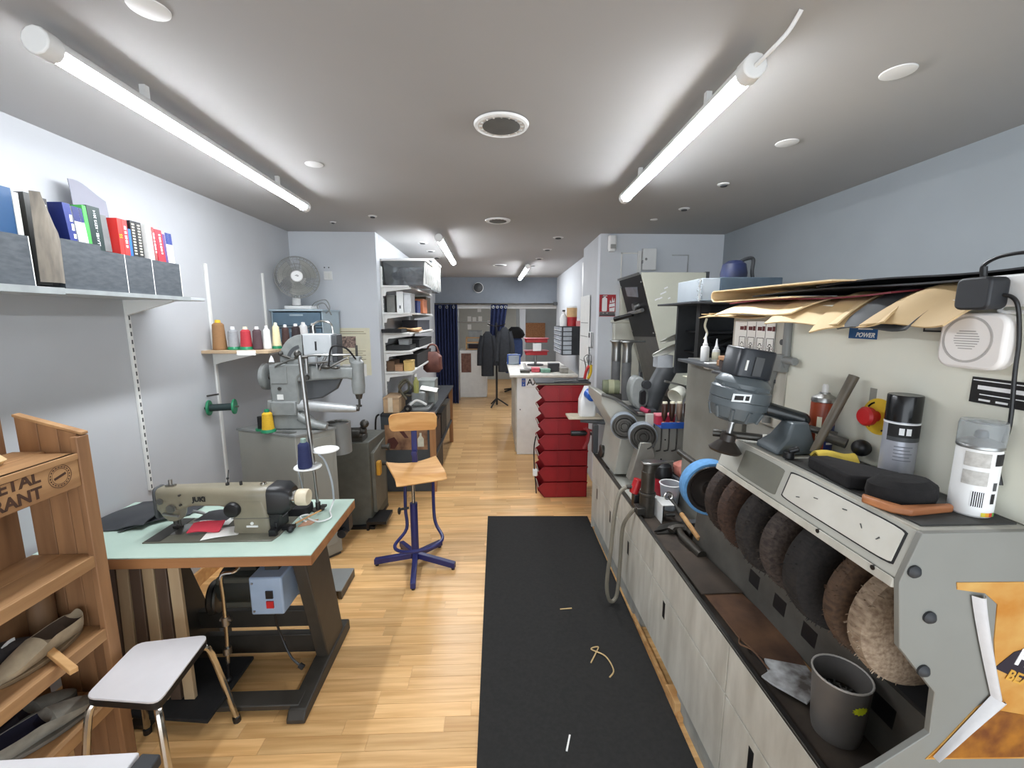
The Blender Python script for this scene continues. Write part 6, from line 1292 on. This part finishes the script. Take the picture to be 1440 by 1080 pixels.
# ================================================================ white counter behind the bins
t = thing('white_counter', 'white counter with a French style number plate behind the red bins', 'counter', (.6, 5.9, 0))
ob('body', B().bb(.25, .98, 5.2, 6.7, 0, .99), white_metal, t, .004); ob('worktop', B().bb(.16, 1.0, 5.15, 6.75, .99, 1.02), mat('counter_top', (214, 210, 200), .5), t, .003)
ob('side_panel', B().bb(.235, .25, 5.25, 6.7, .02, .97), mat('counter_side', (176, 170, 156), .6), t)
ob('knob', B().cyl((.29, 5.195, .58), (.29, 5.2, .58), .008), dark_grey, t)
t = thing('number_plate', 'white number plate with blue band on the counter front', 'plate', (.45, 5.2, .93))
ob('plate', B().bb(.305, .80, 5.19, 5.2, .87, .975), white_plastic, t, .003); ob('blue_band', B().bb(.307, .355, 5.188, 5.19, .873, .972), blue_plastic, t)
text('F', .03, (.331, 5.187, .89), (1, 0, 0), (0, 0, 1), white_ink, t); text('AA-', .115, (.37, 5.187, .922), (1, 0, 0), (0, 0, 1), ink, t, align='LEFT', bold=.001)
ob('star_ring', B().tube([(.331+.012*math.cos(a), 5.187, .94+.012*math.sin(a)) for a in [k*math.pi/6 for k in range(12)]], .0015, 4, closed=True, smooth=False), yellow, t)
# red rack, drawers on the wall, bottles, clutter on the counter
t = thing('red_rack', 'red and white two tier parts rack standing on the counter', 'rack', (.55, 6.2, 1.02))
ob('post', B().cyl((.57, 6.25, 1.02), (.57, 6.25, 1.42), .02), steel, t); ob('foot', B().cyl((.57, 6.25, 1.02), (.57, 6.25, 1.035), .12), charcoal, t)
for z in (1.18, 1.36):
    tr_ = ob('tray', B().bb(.42, .73, 6.1, 6.35, z, z+.055), red_plastic, t, .01)
    ob('rim', B().bb(.40, .75, 6.08, 6.37, z+.05, z+.06), mat('rack_red', (150, 30, 38), .5), tr_)
ob('white_panel', B().bb(.52, .64, 6.09, 6.1, 1.24, 1.35), white_plastic, t, .01)
t = thing('swan_clamp', 'grey bench clamp with a curved arm on the counter', 'clamp', (.45, 5.6, 1.02))
ob('arm', B().tube([(.36, 5.6, 1.12), (.38, 5.6, 1.06), (.46, 5.6, 1.045), (.58, 5.6, 1.05)], .02), white_metal, t); ob('base', B().bb(.38, .66, 5.5, 5.7, 1.021, 1.04), charcoal, t)
t = thing('blue_crate', 'blue rimmed clear crate at the end of the counter', 'crate', (.24, 6.4, 1.02))
ob('crate', B().bb(.17, .34, 6.3, 6.6, 1.021, 1.16), frost, t, .02); ob('frame', B().tube([(.165, 6.29, 1.03), (.165, 6.29, 1.17), (.345, 6.29, 1.17), (.345, 6.29, 1.03)], .012, smooth=False), blue_plastic, t)
for i, (x, y, w, h, c, l, cat) in enumerate(((.50, 5.45, .10, .05, (196, 80, 90), 'small pink box on the counter above the number plate', 'box'), (.62, 5.4, .12, .04, (110, 150, 130), 'flat green box on the counter behind the red bins', 'box'), (.74, 5.5, .14, .10, (58, 58, 60), 'black box on the counter behind the red bins', 'box'), (.36, 5.4, .12, .03, (70, 68, 62), 'dark tool tray at the left front of the counter', 'tray'), (.85, 5.35, .10, .06, (150, 146, 138), 'grey block on the counter next to the wall', 'block'))):
    t = thing('small_box', l, cat, (x, y, 1.021), 'clutter on the white counter')
    ob('body', B().bb(x-w/2, x+w/2, y-.06, y+.06, 1.021, 1.021+h), mat('clutter%d' % i, c, .6, var=.2), t, .006); ob('lid', B().bb(x-w/2-.003, x+w/2+.003, y-.063, y+.063, 1.021+h, 1.027+h), mat('clutterlid%d' % i, tuple(min(255, k+30) for k in c), .6), t)
t = thing('drawer_cabinet', 'dark small parts drawer cabinet on the passage wall', 'drawers', (.98, 5.9, 1.5))
ob('case', B().bb(.86, 1.13, 5.6, 6.3, 1.22, 1.60), charcoal, t, .004)
p = None
for c in range(5):
    for r_ in range(6):
        if p is None:
            p = ob('drawer', B().bb(.845, .862, 5.63, 5.745, 1.235, 1.285), mat('drawer_clear', (176, 182, 188), .25, rand=.15), t, .002); ob('pull', B().bb(.838, .846, 5.67, 5.705, 1.242, 1.25), white_plastic, p)
        else:
            q = p.copy(); COL.objects.link(q); q.location.y += c*.133; q.location.z += r_*.06
            g = p.children[0].copy(); COL.objects.link(g); g.parent = q
p2 = None
for r_ in range(6):
    if p2 is None: p2 = ob('front_drawer', B().bb(.875, .985, 5.585, 5.602, 1.235, 1.285), MC['drawer_clear'], t, .002)
    else: q = p2.copy(); COL.objects.link(q); q.location.z += r_*.06
t = thing('spray_bottle', 'white bottle on top of the dark drawer cabinet', 'bottle', (.90, 5.75, 1.60)); ob('body', B().lathe([(0, 0), (.05, 0), (.052, .1), (.03, .15), (.018, .16), (.018, .19), (0, .19)], (.90, 5.75, 1.601), n=16), white_plastic, t); ob('cap', B().cyl((.90, 5.75, 1.79), (.90, 5.75, 1.815), .02), dark_grey, t)
t = thing('paint_tin', 'red and tan tin on top of the dark drawer cabinet', 'tin', (1.02, 5.75, 1.60)); ob('body', B().cyl((1.01, 5.75, 1.601), (1.01, 5.75, 1.72), .07), red_plastic, t); ob('upper_band', B().cyl((1.01, 5.75, 1.72), (1.01, 5.75, 1.84), .07), mat('tin_tan', (206, 168, 118), .5), t); ob('lid', B().cyl((1.01, 5.75, 1.84), (1.01, 5.75, 1.86), .066), white_plastic, t)
t = thing('pink_bottle', 'pink and white bottle at the right end of the drawer cabinet top', 'bottle', (1.09, 5.62, 1.60)); ob('body', B().cyl((1.09, 5.65, 1.601), (1.09, 5.65, 1.67), .04), mat('soft_pink', (206, 130, 130), .5), t); ob('cap', B().cyl((1.09, 5.65, 1.67), (1.09, 5.65, 1.70), .03), white_plastic, t)
t = thing('key_bundle', 'dark bundle of tools hanging on the wall right of the drawers', 'tool', (1.11, 5.2, 1.5))
ob('bundle', B().sph((1.10, 5.35, 1.52), .06, 10, (.7, 1, 1.2)).sph((1.09, 5.36, 1.42), .05, 10, (.7, 1, 1.4)), charcoal, t); ob('red_part', B().bb(1.07, 1.10, 5.28, 5.31, 1.44, 1.52), red, t)
for i in range(2):
    t = thing('bent_wire', ('left', 'right')[i]+' bent wire tool standing at the wall above the board', 'wire', (.93, 4.4, 1.1)); x = .93+.03*i
    ob('wire', B().tube([(x-.02, 4.35, 1.02), (x-.01, 4.35, 1.2), (x-.03, 4.35, 1.30), (x+.01, 4.35, 1.33), (x+.015, 4.35, 1.25)], .006, 6), steel, t)

# ================================================================ alcove shelving on the left
for i, y in enumerate((4.33, 5.75)):
    t = thing('shelf_track', ('near', 'far')[i]+' white slotted upright of the alcove shelving', 'rail', (-1.12, y, .8), 'uprights of the alcove shelving')
    ob('channel', B().bb(-1.135, -1.112, y-.015, y+.015, .8, 2.2), white_metal, t, .002)
    q = ob('slot', B().bb(-1.1125, -1.111, y-.004, y+.004, .86, .89), track_dark, t)
    for k in range(1, 28): g = q.copy(); COL.objects.link(g); g.location.z += k*.045
def ashelf(z, label, x1=-.86):
    t = thing('alcove_shelf', label, 'shelf', (-1.12, 5.0, z), 'white shelves of the alcove')
    ob('board', B().bb(-1.125, x1, 4.30, 5.85, z-.018, z), white_metal, t, .002)
    for y in (4.33, 5.75): ob('bracket', B().prism([(-1.112, z-.018), (x1+.02, z-.018), (x1+.02, z-.03), (-1.08, z-.06), (-1.09, z-.10), (-1.112, z-.10)], y-.008, y+.008), white_metal, t)
ZA = (2.02, 1.76, 1.56, 1.38, 1.17)
for z, l in zip(ZA, ('topmost white alcove shelf, under the clear tubs', 'second white alcove shelf from the top', 'middle white alcove shelf', 'fourth white alcove shelf from the top', 'lowest white alcove shelf, above the bench')): ashelf(z, l)
def tub(x0, x1, y0, y1, z, h, label, rgb):
    t = thing('storage_tub', label, 'tub', ((x0+x1)/2, (y0+y1)/2, z), 'clear tubs on the alcove shelf'); z += .001
    cx, cy = (x0+x1)/2, (y0+y1)/2; w, d = x1-x0, y1-y0
    ob('tub', B().quadstrip([[(cx+a*k, cy+b*k, q) for a, b in rrect(w, d, .03)] for q, k in ((z, .9), (z+h, 1.0), (z+h, .985), (z+.004, .885))]), mat('tub_clear', (222, 226, 228), .18, clear=.93, var=.02), t)
    ob('rim', B().quadstrip([[(cx+a, cy+b, q) for a, b in rrect(w+.03, d+.03, .035)] for q in (z+h-.015, z+h+.008)]), white_plastic, t, .004)
    ew = mat('tub_white', (172, 172, 168), .5); ob('end_wall', B().quadstrip([[(x1-.004-.022*(1-f)*1+k, y, z+.01+f*(h-.03)) for y, k in ((y0+.02, 0), (y1-.02, 0), (y1-.02, .006), (y0+.02, .006))] for f in (0, 1)]), ew, t)
    for k in range(4): ob('rib', B().bb(x1-.006, x1+.008, y0+.06+k*(d-.12)/3-.006, y0+.06+k*(d-.12)/3+.006, z+.02, z+h-.02), mat('tub_rib', (146, 146, 142), .5), t)
    m = mat('contents_%02x%02x%02x' % rgb, rgb, .8, rgb2=tuple(min(255, k+70) for k in rgb), scale=9)
    b = B()
    random.seed(int(z*100+y0*10))
    for k in range(9): b.sph((cx+random.uniform(-.3, .3)*w, cy+random.uniform(-.3, .3)*d, z+.07+random.uniform(0, .5)*h*.8), .07, 8, (1.2, 1, .7))
    q = ob('contents', b, m, t); q['kind'] = 'stuff'
tub(-1.12, -.70, 4.34, 4.86, ZA[0], .25, 'near clear tub with white ribbed end on the top alcove shelf', (70, 74, 84))
tub(-1.12, -.72, 5.0, 5.7, ZA[0], .34, 'far taller clear tub on the top alcove shelf', (120, 84, 74))
def bx(name, x0, x1, y0, y1, z0, z1, rgb, label, cat='box', g=None, rough=.75, bev=.003, lid=None):
    z0 += .001; t = thing(name, label, cat, ((x0+x1)/2, (y0+y1)/2, z0), g)
    ob('body', B().bb(x0, x1, y0, y1, z0, z1), mat('bx_%02x%02x%02x' % rgb, rgb, rough), t, bev)
    ob('lid', B().bb(x0-.002, x1+.002, y0-.002, y1+.002, z1-.018, z1+.002), mat('bx_%02x%02x%02x' % (lid or tuple(int(k*.9) for k in rgb)), lid or tuple(int(k*.9) for k in rgb), rough), t)
    return t
z = ZA[1]
t = thing('ring_binder', 'white ring binder on the second alcove shelf', 'binder', (-.98, 4.5, z)); ob('spine', B().bb(-1.0, -.935, 4.40, 4.41, z+.001, z+.21), white_plastic, t); ob('covers', B().bb(-1.0, -.995, 4.41, 4.68, z+.001, z+.21).bb(-.94, -.935, 4.41, 4.68, z+.001, z+.21), white_plastic, t); ob('pages', B().bb(-.994, -.941, 4.42, 4.66, z+.006, z+.20), paper, t); ob('finger_hole', B().bb(-.975, -.96, 4.3985, 4.4, z+.04, z+.07), dark_grey, t)
bx('carton', -.93, -.86, 4.40, 4.62, z, z+.19, (206, 208, 210), 'grey white carton beside the ring binder', rough=.6)
bx('carton', -1.1, -1.02, 4.4, 4.7, z, z+.17, (128, 128, 124), 'grey carton at the left of the second alcove shelf')
bx('blue_box', -.90, -.86, 4.75, 4.95, z, z+.13, (44, 56, 110), 'narrow navy box on the second alcove shelf')
bx('orange_box', -.93, -.84, 5.0, 5.3, z, z+.16, (186, 112, 74), 'orange brown carton on the second alcove shelf')
bx('carton', -1.0, -.86, 5.35, 5.7, z, z+.20, (92, 80, 64), 'dark brown carton at the far end of the second alcove shelf')
z = ZA[2]
g = 'flat leather stacks on the alcove shelves'
bx('dark_tray', -1.12, -.93, 4.24, 4.5, z, z+.035, (34, 34, 36), 'flat black tray on the middle alcove shelf', 'tray')
for k, (y, c, l) in enumerate(((4.50, (214, 176, 128), 'upper tan sheet on the middle alcove shelf'), (4.58, (196, 146, 100), 'lower brown sheet on the middle alcove shelf'))):
    tag(ob('leather_sheet', B().sheet(lambda u, v: (-1.02+u*.20, y+v*.25, z+.012+.022*(1-k)+.006*math.sin(u*5+v*3)), 6, 4, .012), mat('hide_%02x%02x%02x' % c, c, .75)), l, 'leather', g)
bx('dark_carton', -1.05, -.88, 4.85, 5.7, z, z+.12, (36, 38, 48), 'dark bundle on the middle alcove shelf', 'bundle')
z = ZA[3]
bx('dark_tray', -1.12, -.88, 4.38, 4.7, z, z+.05, (48, 48, 48), 'dark flat box on the fourth alcove shelf')
bx('grey_tin', -1.0, -.90, 4.42, 4.6, z+.052, z+.11, (150, 152, 152), 'pale grey tin on top of the dark flat box', rough=.4)
bx('dark_carton', -1.1, -.86, 4.8, 5.7, z, z+.09, (34, 34, 36), 'long black box on the fourth alcove shelf')
z = ZA[4]
bx('carton', -1.12, -1.04, 4.36, 4.6, z, z+.10, (110, 84, 62), 'dark brown carton at the left of the lowest alcove shelf')
bx('carton', -1.035, -.955, 4.36, 4.5, z, z+.065, (178, 138, 104), 'small tan carton on the lowest alcove shelf')
bx('carton', -.945, -.86, 4.36, 4.5, z, z+.105, (214, 180, 110), 'yellow carton on the lowest alcove shelf')
bx('dark_carton', -1.1, -.87, 4.7, 5.7, z, z+.14, (38, 36, 34), 'dark clutter box at the back of the lowest alcove shelf')
t = thing('hanging_bag', 'brown leather bag hanging at the far end of the alcove', 'bag', (-.80, 5.6, 1.1)); ob('bag', B().quadstrip([[(-.82+a*k, 5.5+b*k, q) for a, b in rrect(.24, .16, .05)] for q, k in ((1.02, .7), (1.06, 1.0), (1.22, .95), (1.28, .5))]), mat('bag_brown', (124, 78, 66), .6, rgb2=(92, 52, 44), scale=10), t); ob('strap', B().tube([(-.90, 5.5, 1.26), (-.86, 5.5, 1.36), (-.78, 5.5, 1.36), (-.74, 5.5, 1.26)], .012), MC['bag_brown'], t)
# bench in the alcove with its front panel
t = thing('alcove_bench', 'charcoal fronted bench under the alcove shelves', 'bench', (-.9, 4.8, 0))
anth = mat('anthracite', (64, 70, 74), .55, var=.08)
ob('front_panel', B().bb(-1.125, -.655, 4.07, 4.09, 0, .765), anth, t, .003); ob('worktop', B().bb(-1.125, -.60, 4.06, 5.85, .765, .79), charcoal, t, .003)
ob('leg', B().bb(-.655, -.60, 4.05, 4.10, 0, .80), wood('oak_post', (150, 104, 64), (182, 134, 88), axis=2), t, .003); ob('leg', B().bb(-.66, -.61, 5.78, 5.83, 0, .765), MC['oak_post'], t); ob('back_panel', B().bb(-1.125, -1.11, 4.09, 5.85, .05, .765), dark_grey, t)
ob('lower_shelf', B().bb(-1.11, -.62, 4.1, 5.8, .30, .32), dark_grey, t)
t = thing('pinned_poster', 'brown leather advert pinned on the charcoal panel behind the stool', 'poster', (-.88, 4.07, .55))
ob('sheet', B().bb(-1.09, -.68, 4.066, 4.07, .43, .68), mat('advert_print', (180, 140, 104), .6, rgb2=(96, 66, 50), scale=7), t)
ob('shoe_print', B().prism([(-1.08, .45), (-1.0, .44), (-.96, .50), (-1.0, .56), (-1.06, .54)], 4.0645, 4.066).prism([(-.98, .66), (-.90, .55), (-.86, .55), (-.94, .67)], 4.0645, 4.066), mat('print_dark', (84, 44, 38), .6), t)
ob('bottle_print', B().prism([(-.775, .46), (-.715, .46), (-.715, .54), (-.735, .57), (-.735, .60), (-.755, .60), (-.755, .57), (-.775, .54)], 4.0645, 4.066), mat('print_pale', (206, 206, 188), .6), t)
tag(ob('power_cable', B().tube([(-1.13, 4.05, .79), (-1.165, 4.05, .74), (-1.175, 4.05, .5), (-1.175, 4.05, .25), (-1.19, 4.05, .10), (-1.26, 4.0, .02), (-1.30, 3.95, .012)], .009), black), 'black cable hanging down the wall beside the charcoal panel', 'cable')
zb = .79
t = bx('carton', -1.10, -.95, 4.10, 4.4, zb, zb+.15, (196, 164, 128), 'open tan carton on the bench behind the stool backrest', g=None); ob('tape', B().bb(-1.055, -1.01, 4.097, 4.1, zb+.01, zb+.152), mat('tape_pale', (222, 206, 180), .5), t)
t = thing('grinder', 'small bench machine with a black hand wheel on the alcove bench', 'machine', (-.86, 4.2, zb))
ob('base', B().prism(rrect(.26, .40, .05, 4, -.80, 4.36), zb+.001, zb+.03, 'z'), midgrey, t, .006); ob('wheel', B().lathe([(.012, -.014), (.036, -.014), (.038, 0), (.036, .014), (.012, .014)], (-.865, 4.10, zb+.045), (.1, 1, 0), n=24), black, t); ob('wheel_hub', B().cyl((-.866, 4.085, zb+.045), (-.864, 4.12, zb+.045), .014), chrome, t)
ob('body', B().bb(-.86, -.72, 4.25, 4.45, zb+.03, zb+.18), machine_grey, t, .02); ob('arm', B().tube([(-.86, 4.15, zb+.06), (-.80, 4.16, zb+.11), (-.75, 4.2, zb+.09), (-.70, 4.2, zb+.06)], .012), white_metal, t)
t = thing('squeeze_bottle', 'yellow green squeeze bottle on the alcove bench', 'bottle', (-.80, 4.3, zb)); ob('body', B().lathe([(0, 0), (.026, 0), (.028, .11), (.012, .14), (.010, .16), (0, .2)], (-.80, 4.22, zb+.18), n=16), mat('lime_dull', (150, 150, 84), .5), t); ob('cap', B().cyl((-.80, 4.22, zb+.34), (-.80, 4.22, zb+.37), .011), white_plastic, t)
tag(ob('cable_clutter', B().tube([(-.99, 4.3, .96), (-.95, 4.25, 1.04), (-.90, 4.3, 1.07), (-.88, 4.25, 1.0), (-.94, 4.28, .95), (-.86, 4.3, .93), (-.84, 4.25, 1.02), (-.92, 4.3, 1.09), (-.98, 4.27, 1.02), (-.90, 4.22, .90)], .012), mat('clutter_dark', (62, 66, 54), .7, rgb2=(96, 80, 60), scale=12)), 'tangle of dark cables above the carton on the alcove bench', 'cable')
bx('grey_box', -.84, -.66, 4.5, 4.75, zb, zb+.26, (150, 156, 152), 'pale grey machine box at the back of the alcove bench', rough=.5)
tag(ob('paper_sheet', B().sheet(lambda u, v: (-.78+u*.17, 4.3+v*.2, zb+.20-.03*u+.02*math.sin(v*3)), 5, 4, .003), paper), 'crumpled white paper on the bench machine in the alcove', 'paper')
for i, (y, rgb, l) in enumerate(((4.35, (92, 70, 56), 'brown carton on the shelf under the alcove bench, nearest'), (4.85, (60, 56, 52), 'dark carton under the alcove bench, middle'), (5.35, (128, 120, 108), 'grey carton under the alcove bench, farthest'))): bx('carton', -1.05, -.64, y, y+.4, .32, .62, rgb, l, g='cartons under the alcove bench')
bx('carton', -1.0, -.64, 4.4, 4.9, 0, .26, (74, 66, 58), 'dark carton on the floor under the alcove bench')

# ================================================================ curtains and what is beyond
def curtain(x0, x1, y, z0, z1, label, n=9, amp=.03, tie=None):
    def f(u, v):
        k = 1 if not tie else tie(v)[1]; c = 0 if not tie else tie(v)[0]
        x = (x0+x1)/2+(u-.5)*(x1-x0)*k+c
        return (x, y+amp*math.sin(u*n*2*math.pi), z1+(z0-z1)*v)
    t = thing('curtain', label, 'curtain', ((x0+x1)/2, y, z0), 'navy curtains at the lintel'); ob('cloth', B().sheet(f, n*8, 14, .004), navy, t)
    for i in range(4): ob('eyelet', B().lathe([(.018, 0), (.026, 0), (.026, .006), (.018, .006)], (x0+(x1-x0)*(i+.5)/4, y-.036, z1-.05), (0, 1, 0), 14, True), steel, t)
    return t
curtain(-1.28, -.76, 8.45, .02, 1.97, 'wide navy curtain drawn to the left of the opening')
curtain(-.10, .22, 8.45, 1.1, 1.97, 'twisted navy curtain gathered in the middle of the opening', 4, .03, lambda v: (-.09*v, 1-.25*v))
t = thing('curtain_rod', 'thin rod under the dark lintel carrying the navy curtains', 'rod', (0, 8.45, 1.985)); ob('rod', B().cyl((-1.29, 8.45, 1.985), (1.2, 8.45, 1.985), .012), dark_steel, t); ob('mount', B().bb(1.12, 1.19, 8.42, 8.5, 1.96, 2.02), dark_grey, t)
for i, (x, c, z0, l) in enumerate(((-.17, (30, 32, 36), .62, 'black coat hanging under the middle curtain, left'), (.15, (40, 42, 46), .70, 'dark grey coat hanging under the middle curtain, right'))):
    t = thing('coat', l, 'coat', (x, 8.1, z0), 'coats hanging in the opening'); m = mat('coat%d' % i, c, .9, var=.2, scale=20)
    ob('body', B().quadstrip([[(x+a*k, 8.08+b*k, z) for a, b in rrect(.24, .14, .06)] for z, k in ((z0, 1.0), (z0+.3, 1.0), (z0+.6, .85), (z0+.78, .7), (z0+.84, .3))]), m, t)
    for s_ in (-1, 1): ob('sleeve', B().tube([(x+s_*.09, 8.08, z0+.76), (x+s_*.14, 8.06, z0+.5), (x+s_*.15, 8.04, z0+.2)], .05), m, t)
t = thing('coat_stand', 'black coat stand under the hanging coats', 'stand', (0, 8.22, 0)); ob('post', B().cyl((0, 8.22, .03), (0, 8.22, 1.62), .02), black, t)
for a in (0, 120, 240): ob('leg', B().cyl((0, 8.22, .16), (.22*math.cos(math.radians(a)), 8.22+.22*math.sin(math.radians(a)), .012), .014), black, t)
for a in (0, 180): ob('hook', B().tube([(0, 8.22, 1.55), (.12*math.cos(math.radians(a)), 8.15, 1.58), (.16*math.cos(math.radians(a)), 8.09, 1.60)], .012), black, t)
t = thing('hanging_rail', 'thin steel rail across the opening beyond the curtain', 'rail', (-.4, 9.0, 1.62)); ob('rail', B().cyl((-.80, 8.9, 1.63), (.05, 8.9, 1.63), .014), steel, t); ob('end_post', B().cyl((-.78, 8.9, 0), (-.78, 8.9, 1.9), .014), steel, t)
t = thing('reception_desk', 'white desk with brown panel beyond the curtains', 'desk', (-.5, 9.4, 0)); ob('body', B().bb(-.80, -.22, 9.2, 9.8, 0, .99), white_metal, t, .005); ob('top', B().bb(-.82, -.20, 9.18, 9.82, .99, 1.015), white_plastic, t); ob('brown_panel', B().bb(-.76, -.55, 9.19, 9.2, .55, .96), mat('walnut', (92, 58, 46), .6, rgb2=(130, 90, 74), scale=20), t); ob('edge', B().bb(-.225, -.215, 9.19, 9.8, .02, 1.0), white_plastic, t)
t = thing('wood_shelf', 'light wooden open shelf box on the white desk', 'shelf', (-.5, 9.6, 1.015))
for z in (1.016, 1.16, 1.27): ob('board', B().bb(-.68, -.26, 9.5, 9.75, z, z+.022), tan_wood, t)
for x in (-.68, -.28): ob('side', B().bb(x, x+.022, 9.5, 9.75, 1.02, 1.29), tan_wood, t)
bx('printer', -.62, -.32, 9.52, 9.74, 1.292, 1.44, (156, 158, 156), 'grey printer on the light wooden shelf box', 'printer', rough=.5)
bx('dark_carton', -.63, -.31, 9.54, 9.74, 1.04, 1.13, (54, 42, 46), 'dark box inside the light wooden shelf box')
for i, (x, z) in enumerate(((-.80, 1.62), (-.66, 1.60), (-.50, 1.62), (-.52, 1.88), (-.18, 1.95), (-.80, 1.40), (-.25, 1.5))): tag(ob('wall_note', B().bb(x, x+.1, 11.99, 12.0, z, z+(.14 if i != 3 else .22)), paper), ('white note on the putty wall, left of the middle row', 'white note on the putty wall, centre of the middle row', 'white note on the putty wall, right of the middle row', 'largest white note on the putty wall', 'white note high at the right of the putty wall', 'lowest white note at the left of the putty wall', 'white note on the putty wall above the printer')[i], 'note', 'notes on the far putty wall')
t = thing('office_chair', 'blue upholstered chair with a black bag on its back, far beyond the curtains', 'chair', (.42, 9.6, 0)); bc = mat('chair_blue', (58, 78, 124), .8)
ob('backrest', B().prism(rrect(.38, .50, .12, 5, .40, 1.05), 9.6, 9.68), bc, t, .02); ob('seat', B().bb(.20, .62, 9.7, 10.15, .46, .54), bc, t, .03); ob('column', B().cyl((.41, 9.9, .06), (.41, 9.9, .46), .03), black, t); ob('stem', B().bb(.38, .44, 9.66, 9.72, .5, 1.0), black, t)
for a in range(5): ob('leg', B().cyl((.41, 9.9, .08), (.41+.28*math.cos(a*1.2566), 9.9+.28*math.sin(a*1.2566), .03), .022, .016), black, t)
tag(ob('black_bag', B().quadstrip([[(.42+a*k, 9.6+b*k, z) for a, b in rrect(.44, .22, .1)] for z, k in ((1.27, .75), (1.34, 1.0), (1.44, .8), (1.52, .4))]), black_matte), 'black rounded bag above the blue chair', 'bag')
t = thing('cork_board', 'brown cork board on the far blue grey wall', 'board', (1.3, 14.98, 1.4)); ob('cork', B().bb(.95, 1.70, 14.97, 15.0, .95, 1.55), mat('cork', (170, 124, 88), .9, rgb2=(140, 96, 66), scale=30), t); ob('frame', B().bb(.92, .95, 14.96, 15.0, .92, 1.9), tan_wood, t)
struct('wall_shop_post', B().bb(.62, .78, 11.5, 11.66, 0, CZ), white_wall)
